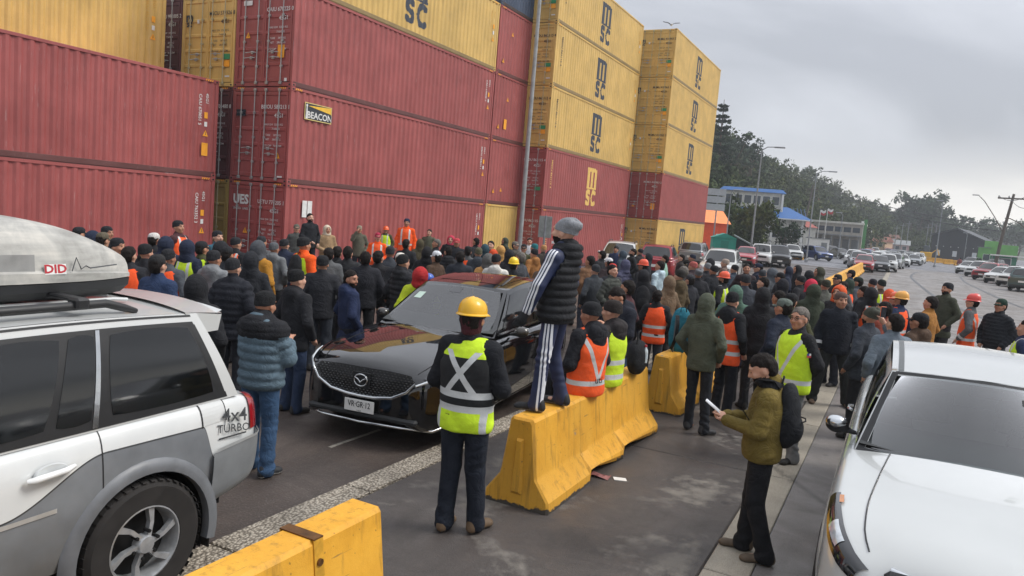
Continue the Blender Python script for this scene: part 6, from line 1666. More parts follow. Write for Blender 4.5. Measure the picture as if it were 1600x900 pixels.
# long grey depot
t = site('depot', 1288, 150, 'long low grey depot with a pale roof edge', turn=-.1)
blk(t, 'wall', (-6.4, 0, 0), (6.2, 10, 5.6), m_wall2); blk(t, 'roof_edge', (-6.6, -.3, 5.6), (6.4, 10.2, 5.95), m_wall); blk(t, 'canopy', (-6.4, -2.2, 3.4), (6.2, -.01, 3.6), m_tin)
for k in range(9): blk(t, 'column', (-6.2 + k * 1.5, -2.1, 0), (-6.05 + k * 1.5, -1.95, 3.4), m_tin)
for k in range(8): blk(t, 'bay_door', (-5.9 + k * 1.5, -.06, 0), (-4.7 + k * 1.5, -.001, 2.8), plain('6d7072', .6, var=.2)); blk(t, 'clerestory', (-5.9 + k * 1.5, -.05, 4.1), (-4.7 + k * 1.5, -.001, 5.0), m_win)
t = site('brick_store', 1252, 138, 'low store with a rusty red roof between the trees and depot')
blk(t, 'wall', (-2.4, 0, 0), (2.2, 6, 4.3), m_wall); hip(t, -2.7, 2.5, -.4, 6.4, 4.3, 5.3, 1.6, plain('a8635c', .8, var=.15), 'roof')
for k in range(3): window(t, -1.5 + k * 1.4, 0, 1.5, .8, 1.2)
t = site('white_hut', 1283, 120, 'white cabin with a grey door in front of the depot'); blk(t, 'wall', (-2.0, 0, 0), (1.2, 3, 2.5), m_white); blk(t, 'door', (.1, -.04, 0), (.9, -.001, 2.0), m_tin); blk(t, 'roof', (-2.15, -.15, 2.5), (1.35, 3.1, 2.62), m_tin)
t = site('green_sign_tower', 1347, 150, 'tall narrow green and white sign tower', 'sign'); blk(t, 'panel', (-.05, 0, 1.0), (.5, .3, 6.6), plain('4a8a50', .6)); blk(t, 'white_panel', (-.5, 0, 2.6), (-.06, .3, 6.3), m_white); blk(t, 'post', (-.15, .05, 0), (.15, .25, .99), m_tin)
# black warehouse
t = site('black_warehouse', 1497, 200, 'black gabled warehouse with small pale windows', turn=-.15)
MB().prism([(-5.6, 0), (5.2, 0), (5.2, 4.8), (-.6, 7.2), (-5.6, 5.6)], 0, 16, 'y').build('wall', m_blackw, t)
MB().prism([(-5.9, 5.55), (-.6, 7.3), (5.5, 4.75), (5.5, 4.95), (-.6, 7.52), (-5.9, 5.77)], -.4, 16.4, 'y').build('roof', plain('33393f', .6, var=.2, scale=.8), t)
blk(t, 'annex', (5.2, 1, 0), (7.9, 12, 4.2), m_blackw)
for x in (-4.0, -.6, 3.3): window(t, x, 0, 1.0, .75, 1.15, mat=plain('c7ccce', .5))
window(t, 6.4, 1, 1.0, .6, 1.15, mat=plain('c7ccce', .5))
for k in range(7): blk(t, 'lamp', (-4.6 + k * 1.5, -.1, 3.0 + .05 * (k % 2)), (-4.45 + k * 1.5, -.001, 3.2), m_white)
t = site('light_green_store', 1541, 150, 'light green store block beside the black warehouse'); blk(t, 'wall', (-1.2, 0, 0), (1.6, 7, 3.3), m_green); blk(t, 'upper', (-.4, 1, 3.3), (1.9, 5, 4.5), m_green); blk(t, 'roof', (-1.35, -.15, 3.3), (1.7, .95, 3.4), m_tin); window(t, .1, 0, 1.2, .9, 1.0)
t = site('dark_green_store', 1567, 140, 'two tone green shop behind the leaning power pole'); blk(t, 'wall', (-1.6, 0, 0), (1.9, 7, 2.2), m_green2); blk(t, 'upper', (-1.6, 0, 2.22), (1.9, 7, 3.9), m_green); blk(t, 'canopy', (-1.8, -1, 2.2), (2.0, -.01, 2.32), m_blackw); window(t, .4, 0, .8, 1.6, 1.0)
t = site('bus_shelter', 1592, 90, 'pale flat shelter roof on thin posts at the frame edge', 'shelter'); blk(t, 'roof', (-2.4, 0, 2.3), (3, 2, 2.42), m_white)
for x in (-2.2, -.6, 1.0, 2.6): MB().tube([(x, .1, 0), (x, .1, 2.3)], .04, 6).build('post', m_tin, t)
# houses on the hillside
HC = [('1268', 'c9b9a6', 'rusty'), ]
m_rf = [plain(c, .8, var=.15) for c in ('8d5a4c', '8f9294', 'a9a9a4', '6f4a40')]; m_hw = [plain(c, .85, var=.1) for c in ('c4b8a4', 'd0cfc9', 'a8bcc4', 'c9a88a', 'bda0a0')]
for k, (px, v, lb) in enumerate(((1262, .78, 'small house with a pale roof high on the slope behind the second lamp'), (1318, .86, 'house with a long roof near the ridge'), (1330, .55, 'pale hillside house below the long roofed one'), (1283, .45, 'pinkish hillside house above the depot flags'), (1300, .3, 'hillside house just above the depot roof'), (1362, .35, 'white hillside house above the queue of cars'), (1340, .22, 'low house at the slope foot behind the green sign tower'), (1385, .2, 'house at the slope foot left of the tall gum trees'), (1372, .1, 'grey roofed house at the slope foot above the traffic'), (1402, .06, 'cream house at the slope foot beside the gum trunks'))):
    p = hill_pt(px, v); d = bearing(px); t = tag(empty('hillside_house', p, math.atan2(d.y, d.x) - PI / 2 + .5 * math.sin(k * 2.1)), lb, 'house', 'houses on the hill')
    s_ = .52 + .0009 * math.hypot(p.x, p.y); blk(t, 'wall', (-4 * s_, -3 * s_, -2), (4 * s_, 3 * s_, 3.2 * s_), m_hw[k % 5])
    MB().prism([(-3.5 * s_, 3.2 * s_), (0, 5.0 * s_), (3.5 * s_, 3.2 * s_)], -4.4 * s_, 4.4 * s_, 'x').build('roof', m_rf[k % 4], t)
    for x in (-2.4, 0, 2.4): window(t, x * s_, -3 * s_, 1.0, 1.3 * s_, 1.3 * s_)
# low town frontage along the far road
for k in range(14):
    px = 1350 + k * 9 + 3 * math.sin(k * 5); D = 260 + 12 * k; h_ = 2.6 + 1.6 * abs(math.sin(k * 3.7)); w_ = 1.6 + 1.0 * abs(math.sin(k * 2.2))
    t = site('roadside_building', px, D, '%s small building of the far roadside row, counted from the green sign tower' % (ORD[k]), group='far roadside buildings', turn=.1 * math.sin(k))
    mw = [m_hw[0], m_wall2, m_hw[3], m_wall, m_rust][k % 5]
    blk(t, 'wall', (-w_, 0, 0), (w_, 8, h_), mw); hip(t, -w_ - .3, w_ + .3, -.3, 8.3, h_, h_ + 1.4, 1.6, m_rf[k % 4], 'roof')
    for x in (-.55, .55): window(t, x * w_, 0, 1.2, w_ * .5, 1.3)

# ============================================================ poles, lamps, wires, flags, signs
m_pole = plain('8e9296', .5, .4, .15); m_wood = plain('5e5750', .85, var=.2); m_wire = plain('3b3d40', .6)
def lamp_post(px, dist, py_top, label, arm=1.6, turn=0.0, r=.09):
    z = hgt(px, py_top, dist); d = bearing(px); t = tag(empty('street_lamp', far_pt(px, dist), math.atan2(d.y, d.x) - PI / 2 + turn), label, 'street lamp', 'street lamps')
    MB().tube([(0, 0, 0), (0, 0, z * .5), (0, 0, z)], [r, r * .8, r * .55], 10).build('pole', m_pole, t, 60)
    MB().tube([(0, 0, z - .05), (arm * .4, 0, z + .22), (arm, 0, z + .25)], [r * .5, r * .42, r * .4], 8).build('arm', m_pole, t, 60)
    MB().box((arm - .1, -.14, z + .18), (arm + .75, .14, z + .29), bev=.04).build('lamp_head', m_pole, t); MB().lathe([(r * 1.9, 0), (r * 1.9, .3), (r, .36)], 10).build('base', m_pole, t)
    return t
z0 = at_depth(811.5, 385, 30.5); t = tag(empty('lamp_column', (z0.x, z0.y, 0)), 'tall grey steel lamp column rising out of the frame from the crowd', 'street lamp', 'street lamps')
MB().tube([(0, 0, 0), (0, 0, 7), (0, 0, 15.5)], [.10, .085, .06], 16).build('pole', plain('9a9c9c', .5, .4, .2, 4), t, 60); MB().box((-.16, -.16, 0), (.16, .16, .03)).build('base_plate', m_pole, t)
MB().tube([(0, 0, 15.4), (.6, 0, 15.8), (1.8, 0, 15.9)], [.06, .05, .045], 8).build('arm', m_pole, t, 60); MB().box((1.7, -.15, 15.83), (2.5, .15, 15.95), bev=.04).build('lamp_head', m_pole, t)
lamp_post(1176, 64, 233, 'slim lamp post standing before the blue roofed building', 1.0)
lamp_post(1264, 84, 270, 'lamp post with a small box on its arm beside the depot', 1.2)
lamp_post(1464, 116, 316, 'lamp post in front of the black warehouse', -.7)
lamp_post(1136, 72, 300, 'short pole with a bracket left of the slim lamp post', .3, r=.07)
lamp_post(1312, 110, 335, 'thin lamp post before the depot columns', -.8, r=.07)
lamp_post(1508, 150, 366, 'short lamp post before the warehouse wall', -.6, r=.08)
# leaning wooden power pole with crossarm, curved lamp arm and wires
d = bearing(1556); t = tag(empty('power_pole', far_pt(1556, 96), math.atan2(d.y, d.x) - PI / 2), 'leaning wooden power pole with crossarm and curved lamp arm', 'pole')
zt = hgt(1577, 303, 96)
MB().tube([(0, 0, 0), (.35, 0, zt * .5), (.85, 0, zt)], [.2, .17, .13], 10).build('pole', m_wood, t, 60)
MB().box((-.55, -.08, zt - .55), (2.1, .08, zt - .4)).build('crossarm', m_wood, t)
for x in (-.45, .45, 1.9): MB().lathe([(.05, 0), (.07, .08), (.04, .2), (.001, .22)], 8).build('insulator', m_tin, t, 60, loc=(x, 0, zt - .4))
MB().tube([(.45, 0, zt * .52), (-.6, 0, zt * .72), (-1.7, 0, zt * .9), (-2.3, 0, zt * .965)], [.06, .05, .045, .04], 6).build('lamp_arm', m_wood, t, 60); MB().box((-2.9, -.12, zt * .965 - .02), (-2.25, .12, zt * .965 + .08), bev=.03).build('lamp_head', m_tin, t)
t2_ = tag(empty('power_pole', far_pt(1606, 80), math.atan2(d.y, d.x) - PI / 2), 'second power pole just past the frame edge with a curved lamp arm', 'pole')
MB().tube([(0, 0, 0), (.3, 0, 5), (.6, 0, 9.5)], [.2, .17, .13], 10).build('pole', m_wood, t2_, 60); MB().tube([(.3, 0, 4.2), (-.9, 0, 5.3), (-1.7, 0, 5.7), (-2.1, 0, 5.7)], [.06, .05, .045, .04], 6).build('lamp_arm', m_wood, t2_, 60)
def wire(a, b_, sag, nm, r=.025):
    P = [Vector(a).lerp(Vector(b_), k / 14) - Vector((0, 0, sag * 4 * (k / 14) * (1 - k / 14))) for k in range(15)]
    tag(MB().tube([tuple(p) for p in P], r, 4, cap=False).build('power_line', m_wire), nm, 'cable', 'overhead wires')
pw = far_pt(1556, 96); rx = Vector((d.y, -d.x, 0))
top = lambda o: pw + rx * o + Vector((0, 0, zt - .25))
far2 = far_pt(1640, 62) + Vector((0, 0, 8.5))
for o, k in ((-.45, 0), (.45, 1), (1.9, 2)):
    wire(top(o), far2 + rx * (o * .5) + Vector((0, 0, -.7 * k)), 1.2 + .4 * k, ['topmost', 'middle', 'lowest'][k] + ' wire sagging from the leaning power pole')
for k in range(2): wire(far_pt(1275, 150) + Vector((0, 0, 12.5 - k * .8)), pw + Vector((0, 0, zt * .62 - k * .6)), 1.0, ['upper', 'lower'][k] + ' long cable crossing before the hill', .045)
t = tag(empty('utility_pole', far_pt(1250, 125)), 'leaning dark utility pole behind the second lamp post', 'pole'); MB().tube([(0, 0, 0), (1.0, 0, 10.6)], [.18, .12], 8).build('pole', m_wood, t, 60); MB().box((.2, -.06, 9.9), (1.8, .06, 10.05)).build('crossarm', m_wood, t)
for k, (px, py, dist) in enumerate(((1398, 352, 230), (1407, 348, 232), (1416, 345, 236), (1452, 345, 210), (1459, 348, 214), (1446, 350, 206), (1371, 360, 240), (1331, 362, 190))):
    t = tag(empty('mast', far_pt(px, dist)), '%s thin bare mast beyond the traffic, counted from the trees side' % ORD[k], 'pole', 'thin masts beyond the traffic'); MB().tube([(0, 0, 0), (0, 0, hgt(px, py, dist))], [.16, .09], 6).build('pole', m_tin, t, 60); MB().box((-.7, -.05, hgt(px, py, dist) - .8), (.7, .05, hgt(px, py, dist) - .68)).build('crossarm', m_tin, t)
for k, (px, py) in enumerate(((1277, 328), (1288, 326))):
    t = site('flagpole', px, 128, ['red and white flag on a pole by the depot', 'second red and white flag, right of the first by the depot'][k], 'flag'); z = hgt(px, py, 128)
    MB().tube([(0, 0, 0), (0, 0, z)], .05, 6).build('pole', m_white, t, 60)
    for j, (mt, a, c) in enumerate(((plain('b23a3f', .8), -.75, -.4), (m_white, -.4, -.02))):
        MB().grid([[(x * .1, .06 * math.sin(x * 1.1), z + a + .1 * math.sin(x * .8 + 1)), (x * .1, .06 * math.sin(x * 1.1), z + c + .1 * math.sin(x * .8 + 1))] for x in range(9)]).build('cloth', mt, t, 60)
t = site('road_sign', 1116, 70, 'pale panel road sign on a thin post by the orange shed', 'sign'); MB().tube([(0, 0, 0), (0, 0, 6.2)], .06, 8).build('post', m_pole, t, 60)
for k in range(3): blk(t, 'panel', (-1.1, -.06, 4.3 + k * .68), (.7, -.01, 4.88 + k * .68), plain('a9adb2', .6, var=.1))
z0 = at_depth(852, 352, 23); t = tag(empty('road_sign', (z0.x, z0.y, 0), .4), 'grey back of a square road sign beside the lamp column', 'sign'); MB().tube([(0, 0, 0), (0, 0, z0.z + .3)], .035, 8).build('post', m_pole, t, 60); MB().box((-.2, -.01, z0.z - .38), (.2, .012, z0.z + .28), bev=.005).build('panel', plain('8d918e', .6, .2, .25, 6), t)
for k in range(3): MB().box((.24, -.02, z0.z - .7 + k * .16), (.34, .02, z0.z - .62 + k * .16)).build('marker', [plain('c43a30', .6), m_white][k % 2], t)
# black and yellow excavator-like loader far down the road is read as a yellow machine
t = site('yellow_machine', 1448, 160, 'small yellow loading machine among the far poles', 'machine'); blk(t, 'body', (-1.0, 0, .6), (1.0, 2, 1.7), plain('d9a520', .5), .1); blk(t, 'cab', (-.5, .3, 1.72), (.5, 1.4, 2.9), m_win, .08)
for x in (-.8, .8): MB().lathe([(.5, -.15), (.5, .15), (.001, .16)], 12, 0, (0, 0, 0), 'y').build('wheel', m_rub, t, 40, loc=(x, .1, .5), recalc=True)
MB().tube([(.9, 1, 1.5), (1.8, 1, 2.4), (2.2, 1, 1.2)], .12, 6).build('boom', plain('d9a520', .5), t, 60)
# gull over the far stack
p = at_depth(1049, 39, 53); t = tag(empty('gull', p, YAW), 'grey gull with raised wings above the far container stack', 'bird')
f = Field(axis(-.1, .1, .012), axis(-.32, .3, .015), axis(-.12, .12, .012)); f.ell((0, .0, 0), (.062, .19, .06), .02); f.ell((0, -.19, .03), (.036, .05, .036), .03); f.rc((0, -.22, .03), (0, -.28, .02), .012, .004, .01); f.rc((0, .15, .0), (0, .28, .01), .035, .012, .02)
V, Q = f.mesh(); mobj('body', npmesh('body', V, Q), plain('d5d5d2', .8), t)
for s in (1, -1):
    W3 = [(0.03, .0), (.14, .09), (.28, .155), (.42, .17), (.60, .185)]; ch = (.17, .16, .13, .10, .02); rows = []
    for (x, z), c in zip(W3, ch): rows.append([(s * x, -c * .5 + .04 * (x > .3), z), (s * x, 0, z + .016), (s * x, c * .5 + .1 * x, z)])
    b = MB(); b.grid(rows); b.grid([[(x_, y_, z_ - .012) for x_, y_, z_ in r] for r in rows], flip=True); b.build('wing', plain('63676c', .8), t, 60)

# ============================================================ parked cars and traffic
GP, GQ, GR_ = 'cars parked by the containers', 'cars queued in the far lane', 'cars parked by the far kerb'
put_car('suv', 972, 376, 1.7, .25, 'white', 'white off-roader with roof rails parked before the red container', GP)
put_car('suv', 1033, 381, 1.68, PI + .2, 'red', 'red off-roader seen from behind beside the white roof railed one', GP)
put_car('suv', 1088, 377, 1.7, PI + .1, 'silver', 'silver off-roader tail showing a dark rear window before the yellow container', GP)
put_car('suv', 1130, 387, 1.72, .12, 'white', 'white off-roader facing the camera right behind the crowd', GP)
put_car('hatch', 1140, 374, 1.5, PI, 'red', 'red car roof showing behind the white off-roader', GP)
put_car('hatch', 1168, 385, 1.5, .1, 'crimson', 'faded red hatchback facing the camera behind the crowd', GP)
put_car('pickup', 1192, 381, 1.76, .1, 'white', 'white pickup parked beyond the faded red hatchback', GP)
put_car('pickup', 1198, 370.5, 1.76, .1, 'white', 'white van-like pickup farther back under the round tree', GP)
put_car('suv', 1207, 383, 1.68, .15, 'silver', 'pale grey car squeezed between two pickups', GP)
put_car('pickup', 1218, 383, 1.76, .2, 'dark', 'dark grey pickup at the end of the parked row', GP)
put_car('suv', 1232, 377, 1.68, 1.0, 'white', 'white car parked side on behind the dark pickup', GP)
put_car('suv', 1238, 382.5, 1.6, .35, 'white', 'white car peering past the dark grey pickup', GP)
put_car('sedan', 1255, 382, 1.45, .9, 'dark', 'dark car just behind the lone barrier block', GP)
put_car('suv', 1278, 385, 1.62, .6, 'blue', 'blue car parked across the far lane', GP)
put_car('suv', 1299, 384, 1.62, .6, 'grey', 'grey car next to the blue one', GP)
put_car('sedan', 1314, 388, 1.45, .6, 'dark', 'dark saloon next to the grey car and nearer the green one', GP)
put_car('hatch', 1325, 384, 1.48, 1.3, 'green', 'bright green hatchback by the depot', GP)
put_car('hatch', 1352, 397.5, 1.5, .02, 'red', 'red hatchback heading the queue of oncoming cars', GQ)
put_car('suv', 1352, 388.5, 1.7, 0, 'crimson', 'reddish car right behind the red hatchback', GQ)
put_car('suv', 1374, 393, 1.65, -.05, 'white', 'white car following beside the red hatchback', GQ)
put_car('suv', 1384, 393, 1.65, -.05, 'silver', 'silver car in the queue right of the white follower', GQ)
put_car('suv', 1394, 392.5, 1.65, -.05, 'grey', 'dark grey car in the queue left of the pickup', GQ)
put_car('pickup', 1409, 391, 1.76, -.25, 'silver', 'silver pickup swinging out of the queue', GQ)
put_car('suv', 1425, 396.5, 1.5, -.5, 'white', 'white car beside the silver pickup', GQ)
for k, (px, col) in enumerate(((1378, 'white'), (1386, 'white'), (1393, 'silver'), (1360, 'crimson'), (1402, 'white'), (1414, 'red'), (1422, 'dark'), (1344, 'red'), (1434, 'silver'), (1369, 'white'), (1398, 'blue'), (1409, 'white'), (1389, 'crimson'))):
    put_car(['suv', 'hatch', 'sedan'][k % 3], 0, 0, 0, .1 * math.sin(k), col, '%s tiny car of the distant jam, counted outwards from the middle' % ORD[k], GQ, xy=tuple(far_pt(px, 105 + 8 * k)[:2]))
EX = [(1337, 92, 'white'), (1345, 80, 'silver'), (1366, 84, 'white'), (1378, 78, 'dark'), (1390, 80, 'white'), (1401, 92, 'silver'), (1412, 104, 'white'), (1373, 96, 'red'), (1383, 118, 'white'), (1396, 128, 'dark'), (1419, 124, 'white'), (1431, 118, 'silver'), (1438, 136, 'white'), (1355, 112, 'blue')]
for k, (px, dd, col) in enumerate(EX): put_car(['suv', 'suv', 'hatch', 'sedan'][k % 4], 0, 0, 0, .12 * math.sin(k * 2.3), col, '%s follower packed into the oncoming queue, counted as the queue recedes' % ORD[k], GQ, xy=tuple(far_pt(px, dd)[:2]))
for px, pb, kind, hd, col, lb in ((1604, 457, 'suv', PI - .3, 'teal', 'dark car cut by the frame edge in the roadside row'), (1588, 450, 'suv', -.45, 'white', 'white off-roader second in the roadside row from the frame edge'), (1566, 445, 'sedan', -.45, 'white', 'white saloon in the roadside row'), (1547, 440, 'suv', -.45, 'red', 'dark red car in the roadside row'), (1531, 434.5, 'suv', -.4, 'white', 'white off-roader in front of the dark red car in the roadside row'), (1514, 430, 'sedan', -.4, 'white', 'white car leading the roadside row'), (1517, 420, 'suv', -.4, 'grey', 'grey off-roader farther up the roadside row'), (1552, 424, 'suv', -.4, 'dark', 'dark car half hidden behind the roadside row')):
    p = at(px, pb - 1.5); put_car(kind, 0, 0, 0, hd, col, lb, GR_, xy=(p.x, p.y))
# ============================================================ the crowd
POSES = {'d': pose('down', 'stand', (.1, .1)), 'p': pose('pocket', 'stand', (-.12, .08)), 'c': pose('cross', 'apart', (.0, .1)), 'f': pose('front', 'stand', (.15, .05)),
         'h': pose('phone', 'stand', (0, -.3), curl=[(.5, 0, .2), (-.5, 0, .2)]), 'u': pose(('high', 'pocket'), 'stand', (0, .1), curl=[(.5, 0, 0), (0, 0, 0)]), 'b': pose('back', 'apart', (-.2, .15))}
SPK = Vector((-13.2, 19.2, 0))
def facing(p, f):
    if isinstance(f, (int, float)): return math.radians(f)
    tgt = {'S': SPK, 'C': Vector((0, 0, 0)), 'L': p + Vector((-5, 1.5, 0)), 'R': p + Vector((5, 1, 0)), 'A': p + Vector((-.8, 5, 0)), 'H': p + Vector((-4, 4, 0)), 'K': p + Vector((-3, -3, 0))}[f]
    d = tgt - p; return math.atan2(d.x, -d.y)
BK_, NV, GY, DG, OL, BR, TN = '232428', '252c3f', '565a5e', '303330', '4c4d38', '5b4735', '8c6b47'
